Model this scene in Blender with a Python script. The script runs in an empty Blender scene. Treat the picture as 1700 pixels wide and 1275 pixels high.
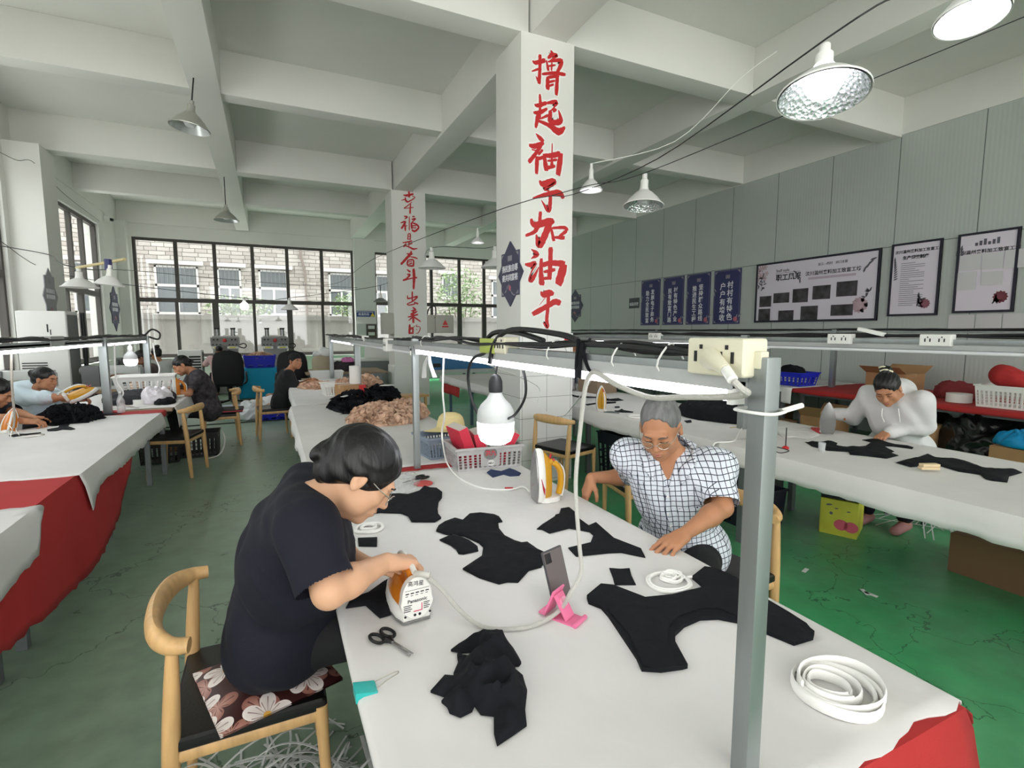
import bpy, bmesh, math, random
import numpy as np
from mathutils import Vector, Matrix, noise as mnoise
from mathutils.geometry import delaunay_2d_cdt
PI = math.pi
random.seed(7)
sc = bpy.context.scene
COL = sc.collection
V3 = Vector

# ---------------------------------------------------------------- camera
CAM_F, CAM_H = 848.0, 1.58                     # focal length in pixels of the 1700 px wide frame, eye height
YAW, PITCH = math.radians(25.3), math.radians(5.93)
cam_data = bpy.data.cameras.new('camera')
cam = bpy.data.objects.new('camera', cam_data)
COL.objects.link(cam)
cam_data.sensor_fit = 'HORIZONTAL'
cam_data.sensor_width = 36.0
cam_data.lens = 36.0 * CAM_F / 1700.0
cam_data.clip_start, cam_data.clip_end = 0.02, 200
cam.location = (0, 0, CAM_H)
cam.rotation_euler = (PI / 2 - PITCH, 0, -YAW)
sc.camera = cam

# ---------------------------------------------------------------- world, daylight, exposure
world = bpy.data.worlds.new('overcast_sky')
sc.world = world
world.use_nodes = True
_bg = world.node_tree.nodes['Background']
_bg.inputs['Color'].default_value = (0.99, 0.98, 0.98, 1)
_bg.inputs['Strength'].default_value = 2.4
sun_data = bpy.data.lights.new('sun', 'SUN')
sun_data.energy = 8.0
sun_data.angle = math.radians(3.0)
sun_data.color = (1.0, 0.97, 0.95)
sun = bpy.data.objects.new('sun', sun_data)
sun.rotation_euler = V3((0.22, -0.28, -0.93)).to_track_quat('-Z', 'Y').to_euler()
sun.location = (-6, 8, 20)
COL.objects.link(sun)
sc.view_settings.view_transform = 'Standard'
sc.view_settings.look = 'None'
sc.view_settings.gamma = 1.0
sc.view_settings.use_curve_mapping = False
sc.view_settings.exposure = 0.72
sc.cycles.use_denoising = True
sc.cycles.max_bounces = 8
sc.cycles.diffuse_bounces = 5
sc.cycles.glossy_bounces = 3
sc.cycles.transmission_bounces = 4
sc.cycles.transparent_max_bounces = 8
sc.cycles.caustics_reflective = False
sc.cycles.caustics_refractive = False
sc.cycles.sample_clamp_indirect = 6.0

# ---------------------------------------------------------------- measuring from the photograph (camera rays onto real planes)
_cy, _sy, _cp, _sp = math.cos(YAW), math.sin(YAW), math.cos(PITCH), math.sin(PITCH)
_R, _F, _U = V3((_cy, -_sy, 0)), V3((_sy * _cp, _cy * _cp, -_sp)), V3((_sy * _sp, _cy * _sp, _cp))
def ray(u, v): return _R * ((u - 850) / CAM_F) + _U * ((637.5 - v) / CAM_F) + _F
def at_z(u, v, z=0.75):
    d = ray(u, v); t = (z - CAM_H) / d.z; return V3((d.x * t, d.y * t, z))
def at_x(u, v, x):
    d = ray(u, v); t = x / d.x; return V3((x, d.y * t, CAM_H + d.z * t))
def at_y(u, v, y):
    d = ray(u, v); t = y / d.y; return V3((d.x * t, y, CAM_H + d.z * t))

# ---------------------------------------------------------------- materials
def s2l(c):
    return c / 12.92 if c <= 0.04045 else ((c + 0.055) / 1.055) ** 2.4
def rgb(r, g, b): return (s2l(r / 255), s2l(g / 255), s2l(b / 255), 1)
MATS = {}
def mat(name, col, rough=0.6, metal=0.0, var=0.0, vscale=6.0, bump=0.0, bscale=60.0, emit=0.0, alpha=1.0, trans=0.0, sheen=0.0, coords='Object', spec=0.5, stretch=None, ior=1.45):
    if name in MATS: return MATS[name]
    m = bpy.data.materials.new(name); MATS[name] = m
    m.use_nodes = True
    nt = m.node_tree; N, L = nt.nodes, nt.links
    b = N['Principled BSDF']
    c = rgb(*col)
    b.inputs['Base Color'].default_value = c
    b.inputs['Roughness'].default_value = rough
    b.inputs['Metallic'].default_value = metal
    b.inputs['Specular IOR Level'].default_value = spec
    b.inputs['IOR'].default_value = ior
    if emit:
        b.inputs['Emission Color'].default_value = c
        b.inputs['Emission Strength'].default_value = emit
    if alpha < 1: b.inputs['Alpha'].default_value = alpha
    if trans: b.inputs['Transmission Weight'].default_value = trans
    if sheen:
        b.inputs['Sheen Weight'].default_value = sheen; b.inputs['Sheen Roughness'].default_value = 0.5
    if var or bump:
        tc = N.new('ShaderNodeTexCoord'); src = tc.outputs[coords]
        if stretch:
            mp = N.new('ShaderNodeMapping'); mp.inputs['Scale'].default_value = stretch
            L.new(src, mp.inputs['Vector']); src = mp.outputs['Vector']
    if var:
        nz = N.new('ShaderNodeTexNoise'); nz.inputs['Scale'].default_value = vscale; nz.inputs['Detail'].default_value = 5
        L.new(src, nz.inputs['Vector'])
        rp = N.new('ShaderNodeValToRGB')
        rp.color_ramp.elements[0].position = 0.3; rp.color_ramp.elements[1].position = 0.7
        rp.color_ramp.elements[0].color = tuple(x * (1 - var) for x in c[:3]) + (1,)
        rp.color_ramp.elements[1].color = tuple(min(1, x * (1 + var)) for x in c[:3]) + (1,)
        L.new(nz.outputs['Fac'], rp.inputs['Fac']); L.new(rp.outputs['Color'], b.inputs['Base Color'])
    if bump:
        nb = N.new('ShaderNodeTexNoise'); nb.inputs['Scale'].default_value = bscale; nb.inputs['Detail'].default_value = 3
        L.new(src, nb.inputs['Vector'])
        bp = N.new('ShaderNodeBump'); bp.inputs['Strength'].default_value = bump; bp.inputs['Distance'].default_value = 0.01
        L.new(nb.outputs['Fac'], bp.inputs['Height']); L.new(bp.outputs['Normal'], b.inputs['Normal'])
    return m
def nodes_of(m): return m.node_tree.nodes, m.node_tree.links, m.node_tree.nodes['Principled BSDF']

# ---------------------------------------------------------------- mesh builder
def catmull(pts, n=6, closed=False):
    P = [V3(p) for p in pts]; out = []; k = len(P)
    if k < 3: return P
    rng = range(k) if closed else range(k - 1)
    for i in rng:
        if closed: a, b, c, d = P[i - 1], P[i], P[(i + 1) % k], P[(i + 2) % k]
        else: a, b, c, d = P[max(i - 1, 0)], P[i], P[i + 1], P[min(i + 2, k - 1)]
        for j in range(n):
            t = j / n
            out.append(0.5 * ((2 * b) + (c - a) * t + (2 * a - 5 * b + 4 * c - d) * t * t + (3 * b - a - 3 * c + d) * t ** 3))
    if not closed: out.append(P[-1])
    return out

class MB:
    def __init__(self): self.bm = bmesh.new()
    def _t(self, verts, M):
        if M is not None: bmesh.ops.transform(self.bm, matrix=M, verts=verts)
    def bx(self, x0, x1, y0, y1, z0, z1, M=None):
        vs = [self.bm.verts.new(p) for p in ((x0, y0, z0), (x1, y0, z0), (x1, y1, z0), (x0, y1, z0), (x0, y0, z1), (x1, y0, z1), (x1, y1, z1), (x0, y1, z1))]
        for f in ((0, 3, 2, 1), (4, 5, 6, 7), (0, 1, 5, 4), (1, 2, 6, 5), (2, 3, 7, 6), (3, 0, 4, 7)):
            self.bm.faces.new([vs[i] for i in f])
        self._t(vs, M); return self
    def ring(self, c, ax, up, r, n, ry=None):
        s = ax.cross(up).normalized(); u = s.cross(ax).normalized(); ry = r if ry is None else ry
        return [self.bm.verts.new(c + s * (math.cos(2 * PI * i / n) * r) + u * (math.sin(2 * PI * i / n) * ry)) for i in range(n)]
    def bridge(self, a, b):
        n = len(a)
        for i in range(n): self.bm.faces.new((a[i], a[(i + 1) % n], b[(i + 1) % n], b[i]))
    def tube(self, pts, r, n=8, closed=False, sub=0, caps=True, ry=None, up=(0, 0, 1), M=None):
        P = catmull(pts, sub, closed) if sub else [V3(p) for p in pts]
        k = len(P); rs = r if callable(r) else (lambda t: r)
        up = V3(up); rings = []
        prev = None
        for i, p in enumerate(P):
            if closed: d = P[(i + 1) % k] - P[i - 1]
            else: d = P[min(i + 1, k - 1)] - P[max(i - 1, 0)]
            if d.length < 1e-9: d = V3((0, 0, 1))
            d.normalize()
            u = up if prev is None else prev
            if abs(d.dot(u)) > 0.97: u = V3((1, 0, 0)) if abs(d.x) < 0.9 else V3((0, 1, 0))
            s = d.cross(u).normalized(); uu = s.cross(d).normalized()
            if ry is None: prev = uu
            rr = rs(i / max(1, k - 1)); r2 = rr if ry is None else (ry(i / max(1, k - 1)) if callable(ry) else ry)
            rings.append([self.bm.verts.new(p + s * (math.cos(2 * PI * j / n + PI / n) * rr) + uu * (math.sin(2 * PI * j / n + PI / n) * r2)) for j in range(n)])
        for i in range(k - 1): self.bridge(rings[i], rings[i + 1])
        if closed: self.bridge(rings[-1], rings[0])
        elif caps:
            self.bm.faces.new(rings[0][::-1]); self.bm.faces.new(rings[-1])
        self._t([v for q in rings for v in q], M); return self
    def cyl(self, p, q, r0, r1=None, n=14, M=None):
        p, q = V3(p), V3(q); r1 = r0 if r1 is None else r1
        return self.tube([p, q], lambda t: r0 + (r1 - r0) * t, n=n, M=M)
    def lathe(self, prof, n=24, M=None, close_ends=False):
        rings = []; allv = []
        for r, z in prof:
            if r < 1e-6:
                v = self.bm.verts.new((0, 0, z)); rings.append([v]); allv.append(v)
            else:
                q = [self.bm.verts.new((r * math.cos(2 * PI * i / n), r * math.sin(2 * PI * i / n), z)) for i in range(n)]
                rings.append(q); allv += q
        for a, b in zip(rings, rings[1:]):
            if len(a) == 1 and len(b) == 1: continue
            for i in range(n):
                j = (i + 1) % n
                if len(a) == 1: self.bm.faces.new((a[0], b[j], b[i]))
                elif len(b) == 1: self.bm.faces.new((a[i], a[j], b[0]))
                else: self.bm.faces.new((a[i], a[j], b[j], b[i]))
        self._t(allv, M); return self
    def prism(self, out, z0, z1, M=None):
        a = [self.bm.verts.new((x, y, z0)) for x, y in out]; b = [self.bm.verts.new((x, y, z1)) for x, y in out]
        self.bm.faces.new(a[::-1]); self.bm.faces.new(b); n = len(a)
        for i in range(n): self.bm.faces.new((a[i], a[(i + 1) % n], b[(i + 1) % n], b[i]))
        self._t(a + b, M); return self
    def ell(self, c, r, n=12, M=None, rot=None):
        g = bmesh.ops.create_uvsphere(self.bm, u_segments=n, v_segments=max(6, n // 2), radius=1.0)
        T = Matrix.Translation(V3(c)) @ (rot.to_4x4() if rot is not None else Matrix.Identity(4)) @ Matrix.Diagonal((r[0], r[1], r[2], 1))
        if M is not None: T = M @ T
        bmesh.ops.transform(self.bm, matrix=T, verts=g['verts']); return self
    def grid(self, fn, nu, nv, M=None):
        vs = [[self.bm.verts.new(fn(i / nu, j / nv)) for j in range(nv + 1)] for i in range(nu + 1)]
        for i in range(nu):
            for j in range(nv): self.bm.faces.new((vs[i][j], vs[i + 1][j], vs[i + 1][j + 1], vs[i][j + 1]))
        self._t([v for q in vs for v in q], M); return self
    def mesh(self, me, M=None):
        n0 = len(self.bm.verts); self.bm.from_mesh(me)
        self.bm.verts.ensure_lookup_table()
        self._t(self.bm.verts[n0:], M); return self
    def build(self, name, m, parent=None, world=False, bevel=0.0, angle=38, smooth=True, solid=0.0, seg=2):
        bm = self.bm
        bmesh.ops.recalc_face_normals(bm, faces=bm.faces)
        if world and parent is not None:
            bmesh.ops.transform(bm, matrix=Matrix.LocRotScale(parent.location, parent.rotation_euler, None).inverted(), verts=bm.verts)
        if bevel:
            es = [e for e in bm.edges if len(e.link_faces) == 2 and e.calc_face_angle(0) > math.radians(30)]
            bmesh.ops.bevel(bm, geom=es, offset=bevel, segments=seg, profile=0.7, affect='EDGES', clamp_overlap=True)
        if smooth:
            th = math.radians(angle)
            for f in bm.faces: f.smooth = True
            for e in bm.edges:
                if len(e.link_faces) == 2 and e.calc_face_angle(0) > th: e.smooth = False
        me = bpy.data.meshes.new(name); bm.to_mesh(me); bm.free()
        for mm in (m if isinstance(m, (list, tuple)) else [m]): me.materials.append(mm)
        o = bpy.data.objects.new(name, me); COL.objects.link(o)
        if parent is not None: o.parent = parent
        if solid:
            md = o.modifiers.new('thick', 'SOLIDIFY'); md.thickness = solid; md.offset = -1
        return o

def thing(name, label, cat, loc=(0, 0, 0), rz=0.0, group=None, rot=None):
    o = bpy.data.objects.new(name, None); COL.objects.link(o)
    o.empty_display_size = 0.1
    o.location = loc; o.rotation_euler = rot if rot is not None else (0, 0, rz)
    return tag(o, label, cat, group)
def tag(o, label, cat, group=None, kind=None):
    if label: o['label'] = label
    if cat: o['category'] = cat
    if group: o['group'] = group
    if kind: o['kind'] = kind
    return o
def struct(o): o['kind'] = 'structure'; return o
def copy_thing(o, label, loc=None, rz=None, group=None):
    c = o.copy(); COL.objects.link(c); c['label'] = label
    if group: c['group'] = group
    if loc is not None: c.location = loc
    if rz is not None: c.rotation_euler = (0, 0, rz)
    def kids(src, dst):
        for ch in list(src.children):
            d = ch.copy(); COL.objects.link(d); d.parent = dst
            kids(ch, d)
    kids(o, c)
    return c

# text: built from Blender's own font, turned into mesh
def text_me(body, size=1.0, ext=0.0, offset=0.0, align='CENTER', spacing=1.0, line=1.0, shear=0.0):
    cu = bpy.data.curves.new('txt', 'FONT'); cu.body = body; cu.size = size; cu.extrude = ext; cu.offset = offset
    cu.align_x = align; cu.align_y = 'CENTER'; cu.space_line = line; cu.space_character = spacing; cu.shear = shear
    cu.resolution_u = 3
    ob = bpy.data.objects.new('txt', cu); COL.objects.link(ob)
    dg = bpy.context.evaluated_depsgraph_get()
    me = bpy.data.meshes.new_from_object(ob.evaluated_get(dg))
    bpy.data.objects.remove(ob); bpy.data.curves.remove(cu)
    return me
def basis(o, x, y, z=None):
    x, y = V3(x).normalized(), V3(y).normalized(); z = x.cross(y) if z is None else V3(z)
    return Matrix(((x.x, y.x, z.x, o[0]), (x.y, y.y, z.y, o[1]), (x.z, y.z, z.z, o[2]), (0, 0, 0, 1)))
def T(x, y, z): return Matrix.Translation((x, y, z))
def RX(a): return Matrix.Rotation(a, 4, 'X')
def RY(a): return Matrix.Rotation(a, 4, 'Y')
def RZ(a): return Matrix.Rotation(a, 4, 'Z')
def fbm(x, y, z, o=3): return mnoise.fractal(V3((x, y, z)), 1.0, 2.0, o)
# ================================================================ materials of the place
WHITE = mat('painted_plaster', (226, 226, 221), 0.75, var=0.05, vscale=0.7, coords='Object')
CEIL = mat('ceiling_paint', (222, 222, 217), 0.8, var=0.06, vscale=0.5)
FRAME_M = mat('window_alloy', (72, 68, 64), 0.45, metal=0.2)
GALV = mat('galvanised_steel', (150, 156, 156), 0.38, metal=0.75, var=0.18, vscale=9, stretch=(1, 1, 0.25))
STEEL_GREY = mat('grey_steel', (120, 124, 127), 0.45, metal=0.5, var=0.1, vscale=6)
DARKGREY = mat('dark_plastic', (32, 33, 36), 0.5)
BLACK = mat('black_plastic', (16, 16, 18), 0.42)
CABLE = mat('black_cable', (20, 21, 24), 0.5)
WHITEPL = mat('white_plastic', (232, 232, 228), 0.4)
CREAM = mat('cream_plastic', (214, 210, 188), 0.45)
RED = mat('red_paint', (196, 38, 40), 0.5)
REDCLOTH = mat('red_cloth', (168, 40, 40), 0.85, var=0.08, vscale=3, bump=0.15, bscale=300)
WHITECLOTH = mat('white_cloth', (214, 212, 210), .9, var=.06, vscale=2.2, bump=.5, bscale=7)
BLACKFAB = mat('black_fabric', (21, 22, 27), .9, var=.15, vscale=30, bump=.4, bscale=25, spec=.25)
BEIGEFAB = mat('beige_fabric', (208, 174, 150), 0.88, var=0.16, vscale=14, bump=0.35, bscale=40)
CARD = mat('cardboard', (168, 128, 90), 0.85, var=0.06, vscale=4)
WOOD = mat('pale_ash_wood', (204, 164, 112), 0.42, var=0.14, vscale=7, stretch=(6, 6, 1))
LEATHER = mat('black_leather', (20, 19, 20), 0.33, bump=0.08, bscale=120)
NAVY = mat('navy_print', (54, 56, 104), 0.5)
PAPER = mat('white_paper', (232, 230, 232), 0.7)
INK = mat('dark_ink', (30, 28, 36), 0.6)
GOLD = mat('amber_plastic', (214, 146, 40), 0.3)
BLUEPL = mat('blue_plastic', (30, 44, 190), 0.4)

def floor_material():
    m = mat('green_floor_paint', (40, 110, 70), 0.34)
    N, L, b = nodes_of(m)
    tc = N.new('ShaderNodeTexCoord')
    n1 = N.new('ShaderNodeTexNoise'); n1.inputs['Scale'].default_value = 0.55; n1.inputs['Detail'].default_value = 6; n1.inputs['Roughness'].default_value = 0.62
    n2 = N.new('ShaderNodeTexNoise'); n2.inputs['Scale'].default_value = 7; n2.inputs['Detail'].default_value = 6
    L.new(tc.outputs['Object'], n1.inputs['Vector']); L.new(tc.outputs['Object'], n2.inputs['Vector'])
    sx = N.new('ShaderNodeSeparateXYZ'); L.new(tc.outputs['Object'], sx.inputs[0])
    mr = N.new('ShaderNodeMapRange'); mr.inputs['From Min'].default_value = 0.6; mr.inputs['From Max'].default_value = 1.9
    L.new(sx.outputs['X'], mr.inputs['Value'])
    a = N.new('ShaderNodeMix'); a.data_type = 'RGBA'      # greyer green on the aisle side | stronger green to the right
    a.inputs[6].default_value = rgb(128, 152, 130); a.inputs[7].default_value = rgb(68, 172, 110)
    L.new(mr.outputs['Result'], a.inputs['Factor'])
    r1 = N.new('ShaderNodeValToRGB'); r1.color_ramp.elements[0].position = 0.38; r1.color_ramp.elements[1].position = 0.68
    r1.color_ramp.elements[0].color = (0, 0, 0, 1); r1.color_ramp.elements[1].color = (1, 1, 1, 1)
    L.new(n1.outputs['Fac'], r1.inputs['Fac'])
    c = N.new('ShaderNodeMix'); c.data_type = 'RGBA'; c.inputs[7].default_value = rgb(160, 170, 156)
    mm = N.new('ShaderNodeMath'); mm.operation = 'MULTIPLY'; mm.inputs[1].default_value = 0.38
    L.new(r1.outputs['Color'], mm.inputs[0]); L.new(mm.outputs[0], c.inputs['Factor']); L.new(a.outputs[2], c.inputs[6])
    r2 = N.new('ShaderNodeValToRGB'); r2.color_ramp.elements[0].position = 0.35; r2.color_ramp.elements[1].position = 0.75
    r2.color_ramp.elements[0].color = (0.82, 0.82, 0.82, 1); r2.color_ramp.elements[1].color = (1.12, 1.12, 1.12, 1)
    L.new(n2.outputs['Fac'], r2.inputs['Fac'])
    d = N.new('ShaderNodeMix'); d.data_type = 'RGBA'; d.blend_type = 'MULTIPLY'; d.inputs['Factor'].default_value = 1
    L.new(c.outputs[2], d.inputs[6]); L.new(r2.outputs['Color'], d.inputs[7])
    # hairline cracks and specks
    vo = N.new('ShaderNodeTexVoronoi'); vo.feature = 'DISTANCE_TO_EDGE'; vo.inputs['Scale'].default_value = 0.8
    nd = N.new('ShaderNodeTexNoise'); nd.inputs['Scale'].default_value = 3; nd.inputs['Detail'].default_value = 6
    va = N.new('ShaderNodeVectorMath'); va.operation = 'ADD'
    L.new(tc.outputs['Object'], nd.inputs['Vector']); L.new(tc.outputs['Object'], va.inputs[0]); L.new(nd.outputs['Color'], va.inputs[1]); L.new(va.outputs[0], vo.inputs['Vector'])
    lt = N.new('ShaderNodeMath'); lt.operation = 'LESS_THAN'; lt.inputs[1].default_value = 0.004; L.new(vo.outputs['Distance'], lt.inputs[0])
    lm = N.new('ShaderNodeMath'); lm.operation = 'MULTIPLY'; lm.inputs[1].default_value = 0.6
    L.new(lt.outputs[0], lm.inputs[0])
    e = N.new('ShaderNodeMix'); e.data_type = 'RGBA'; e.inputs[7].default_value = rgb(26, 40, 32)
    L.new(lm.outputs[0], e.inputs['Factor']); L.new(d.outputs[2], e.inputs[6])
    L.new(e.outputs[2], b.inputs['Base Color'])
    rr = N.new('ShaderNodeMapRange'); rr.inputs['To Min'].default_value = 0.2; rr.inputs['To Max'].default_value = 0.46
    L.new(n2.outputs['Fac'], rr.inputs['Value']); L.new(rr.outputs['Result'], b.inputs['Roughness'])
    return m

def line_pattern(m, base, dark, axis, period, width, offset=0.0, axis2=None, period2=None, offset2=0.0, bump=0.0):
    """grout / panel seams from object coordinates"""
    N, L, b = nodes_of(m)
    tc = N.new('ShaderNodeTexCoord'); sx = N.new('ShaderNodeSeparateXYZ'); L.new(tc.outputs['Object'], sx.inputs[0])
    def seam(ax, per, off):
        ad = N.new('ShaderNodeMath'); ad.operation = 'ADD'; ad.inputs[1].default_value = 100 * per - off; L.new(sx.outputs[ax], ad.inputs[0])
        mo = N.new('ShaderNodeMath'); mo.operation = 'MODULO'; mo.inputs[1].default_value = per; L.new(ad.outputs[0], mo.inputs[0])
        lt = N.new('ShaderNodeMath'); lt.operation = 'LESS_THAN'; lt.inputs[1].default_value = width; L.new(mo.outputs[0], lt.inputs[0])
        return lt.outputs[0]
    f = seam(axis, period, offset)
    if axis2:
        g = seam(axis2, period2, offset2)
        mx = N.new('ShaderNodeMath'); mx.operation = 'MAXIMUM'; L.new(f, mx.inputs[0]); L.new(g, mx.inputs[1]); f = mx.outputs[0]
    nz = N.new('ShaderNodeTexNoise'); nz.inputs['Scale'].default_value = 1.3; nz.inputs['Detail'].default_value = 4; L.new(tc.outputs['Object'], nz.inputs['Vector'])
    rp = N.new('ShaderNodeValToRGB'); c0 = rgb(*base)
    rp.color_ramp.elements[0].color = tuple(x * 0.94 for x in c0[:3]) + (1,); rp.color_ramp.elements[1].color = tuple(min(1, x * 1.05) for x in c0[:3]) + (1,)
    L.new(nz.outputs['Fac'], rp.inputs['Fac'])
    mi = N.new('ShaderNodeMix'); mi.data_type = 'RGBA'; mi.inputs[7].default_value = rgb(*dark)
    L.new(f, mi.inputs['Factor']); L.new(rp.outputs['Color'], mi.inputs[6]); L.new(mi.outputs[2], b.inputs['Base Color'])
    return sx, tc
PANEL = mat('grey_green_panel', (172, 180, 175), 0.3, spec=0.6)
_sx, _tc = line_pattern(PANEL, (182, 189, 184), (104, 112, 108), 'Y', 1.0, 0.012, 0.62, 'Z', 4.0, 2.83 - 4 * 0)
def _panel_bump():
    N, L, b = nodes_of(PANEL)
    w = N.new('ShaderNodeMath'); w.operation = 'MULTIPLY'; w.inputs[1].default_value = 2 * PI / 0.05; L.new(_sx.outputs['Y'], w.inputs[0])
    s = N.new('ShaderNodeMath'); s.operation = 'SINE'; L.new(w.outputs[0], s.inputs[0])
    bp = N.new('ShaderNodeBump'); bp.inputs['Strength'].default_value = 0.12; bp.inputs['Distance'].default_value = 0.004
    L.new(s.outputs[0], bp.inputs['Height']); L.new(bp.outputs['Normal'], b.inputs['Normal'])
_panel_bump()
TILE = mat('white_wall_tile', (222, 222, 220), 0.25)
line_pattern(TILE, (222, 222, 220), (120, 122, 122), 'Z', 0.218, 0.004, 0.03, 'X', 0.285, 0.0)

def glass_material():
    m = bpy.data.materials.new('window_glass'); m.use_nodes = True
    N, L = m.node_tree.nodes, m.node_tree.links
    N.clear()
    o = N.new('ShaderNodeOutputMaterial'); t = N.new('ShaderNodeBsdfTransparent'); g = N.new('ShaderNodeBsdfGlossy'); x = N.new('ShaderNodeMixShader')
    t.inputs['Color'].default_value = (0.93, 0.96, 0.95, 1); g.inputs['Roughness'].default_value = 0.03
    x.inputs[0].default_value = 0.07
    L.new(t.outputs[0], x.inputs[1]); L.new(g.outputs[0], x.inputs[2]); L.new(x.outputs[0], o.inputs['Surface'])
    return m
GLASS = glass_material()

# ================================================================ the shell
X0, X1, Y0, Y1 = -3.46, 8.5, -3.6, 16.7
ZB, ZS = 4.40, 4.95                                # beam soffit, slab
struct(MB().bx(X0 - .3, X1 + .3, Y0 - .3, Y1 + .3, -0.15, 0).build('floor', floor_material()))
struct(MB().bx(X0 - .3, X1 + .3, Y0 - .3, Y1 + .3, ZS, ZS + 0.15).build('ceiling', CEIL))
struct(MB().bx(X1, X1 + .12, Y0, Y1, 0, ZB + 0.04).build('wall_right', PANEL))

def wall_with_openings(name, axis, pos, thick, a0, a1, openings, z1=ZS, m=WHITE):
    mb = MB()
    def add(p0, p1, q0, q1):
        if p1 - p0 < 1e-4 or q1 - q0 < 1e-4: return
        if axis == 'x': mb.bx(pos, pos + thick, p0, p1, q0, q1) if thick > 0 else mb.bx(pos + thick, pos, p0, p1, q0, q1)
        else: mb.bx(p0, p1, pos, pos + thick, q0, q1) if thick > 0 else mb.bx(p0, p1, pos + thick, pos, q0, q1)
    cur = a0
    for (o0, o1, w0, w1) in sorted(openings):
        add(cur, o0, 0, z1); add(o0, o1, 0, w0); add(o0, o1, w1, z1); cur = o1
    add(cur, a1, 0, z1)
    return struct(mb.build(name, m))
def window(name, axis, pos, a0, a1, z0, z1, zt, ups, lows, thick_lows=(), fr=0.07, dep=0.09):
    """aluminium window: outer frame, transom at zt, upper and lower mullions"""
    root = struct(bpy.data.objects.new(name, None)); COL.objects.link(root)
    def add(mb, p0, p1, q0, q1, d):
        if axis == 'y': mb.bx(p0, p1, pos - d / 2, pos + d / 2, q0, q1)
        else: mb.bx(pos - d / 2, pos + d / 2, p0, p1, q0, q1)
    f = MB()
    add(f, a0, a0 + fr, z0, z1, dep); add(f, a1 - fr, a1, z0, z1, dep)
    add(f, a0 + fr, a1 - fr, z0, z0 + fr * 1.5, dep); add(f, a0 + fr, a1 - fr, z1 - fr, z1, dep)
    add(f, a0 + fr, a1 - fr, zt - fr * 0.8, zt + fr * 0.8, dep)
    for u in ups: add(f, u - fr * .65, u + fr * .65, zt + fr * .8, z1 - fr, dep * .9)
    for u in lows:
        w = fr * (1.1 if u in thick_lows else .55)
        add(f, u - w, u + w, z0 + fr * 1.5, zt - fr * .8, dep * .9)
    struct(f.build('window_frame', FRAME_M, root))
    g = MB()
    for seg, q0, q1 in ((ups, zt + .02, z1 - .03), (lows, z0 + .03, zt - .02)):
        c = [a0 + .03] + list(seg) + [a1 - .03]
        for p0, p1 in zip(c, c[1:]): add(g, p0 + .01, p1 - .01, q0, q1, 0.008)
    struct(g.build('window_pane', GLASS, root, smooth=False))
    return root
# back wall and its two window bays, the pilaster between them
wall_with_openings('wall_back', 'y', Y1, 0.28, X0 - .3, X1 + .12, [(-3.18, 2.46, 0.84, 4.06), (3.08, 8.2, 0.84, 4.06)])
window('window_1', 'y', Y1 + .12, -3.18, 2.46, 0.84, 4.06, 2.42, (-2.22, -1.30, -0.35, 0.565, 1.53), (-2.27, -1.35, -0.37, 0.578, 1.51), (-1.35, 0.578))
window('window_2', 'y', Y1 + .12, 3.08, 8.2, 0.84, 4.06, 2.46, (4.02, 4.965, 5.95, 6.86, 7.5), (4.02, 4.965, 5.95, 6.86, 7.5), (4.02, 5.95, 6.86))
struct(MB().bx(2.44, 3.07, Y1 - .22, Y1, 0, ZB).build('column', WHITE))
# left wall: bays between half columns
L_OPEN = [(-3.2, -1.2, .9, 4.0), (-0.9, 4.2, .9, 4.0), (5.3, 10.2, .9, 4.0), (11.35, 15.0, .9, 4.03)]
wall_with_openings('wall_left', 'x', X0, -0.28, Y0, Y1, L_OPEN)
window('window_3', 'x', X0 - .1, -0.9, 4.2, .9, 4.0, 2.42, (0.3, 1.6, 2.9), (0.3, 1.6, 2.9), (1.6,))
window('window_4', 'x', X0 - .1, 5.3, 10.2, .9, 4.0, 2.42, (6.5, 7.75, 9.0), (6.5, 7.75, 9.0), (7.75,))
window('window_5', 'x', X0 - .1, 11.35, 15.0, .9, 4.03, 2.42, (12.35, 13.35, 14.1), (12.9, 13.75), (13.75,))
struct(MB().bx(X0 - .28, X0 + .10, 11.35, 15.0, .82, .9).bx(X0 - .28, X0 + .10, 5.3, 10.2, .82, .9).build('trim_1', WHITE))
struct(MB().bx(X0, X1, Y1 - .07, Y1 + .02, .80, .845).build('trim_2', WHITE))
for y in (-1.4, 4.6, 10.35):
    struct(MB().bx(X0 - .05, -3.03, y, y + .6, 0, ZB).build('column', WHITE))
struct(MB().bx(X0, X0 + .22, Y1 - .25, Y1, 0, ZB).build('column', WHITE))
# unseen rear wall, opened nearly floor to beam to let in extra daylight
wall_with_openings('wall_rear', 'y', Y0, -0.28, X0 - .3, X1 + .12, [(-3.3, 2.3, .02, 4.38), (2.9, 8.3, .02, 4.38)])
# free standing columns with tiled foot
for y, (xa, xb) in ((-1.4, (2.28, 2.88)), (4.6, (2.27, 2.86)), (10.6, (2.33, 3.03))):
    c = struct(MB().bx(xa, xb, y, y + .6, 0, ZB).build('column', WHITE, bevel=.008))
    if y == 4.6:
        struct(MB().bx(xa - .012, xb + .015, y - .012, y + .612, 0.0, 1.56).build('tile_cladding', TILE, c))
    elif y > 5:
        struct(MB().bx(xa - .02, xb + .02, y - .02, y + .62, 0, .86).build('plaster_base', WHITE, c, bevel=.01))
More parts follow.
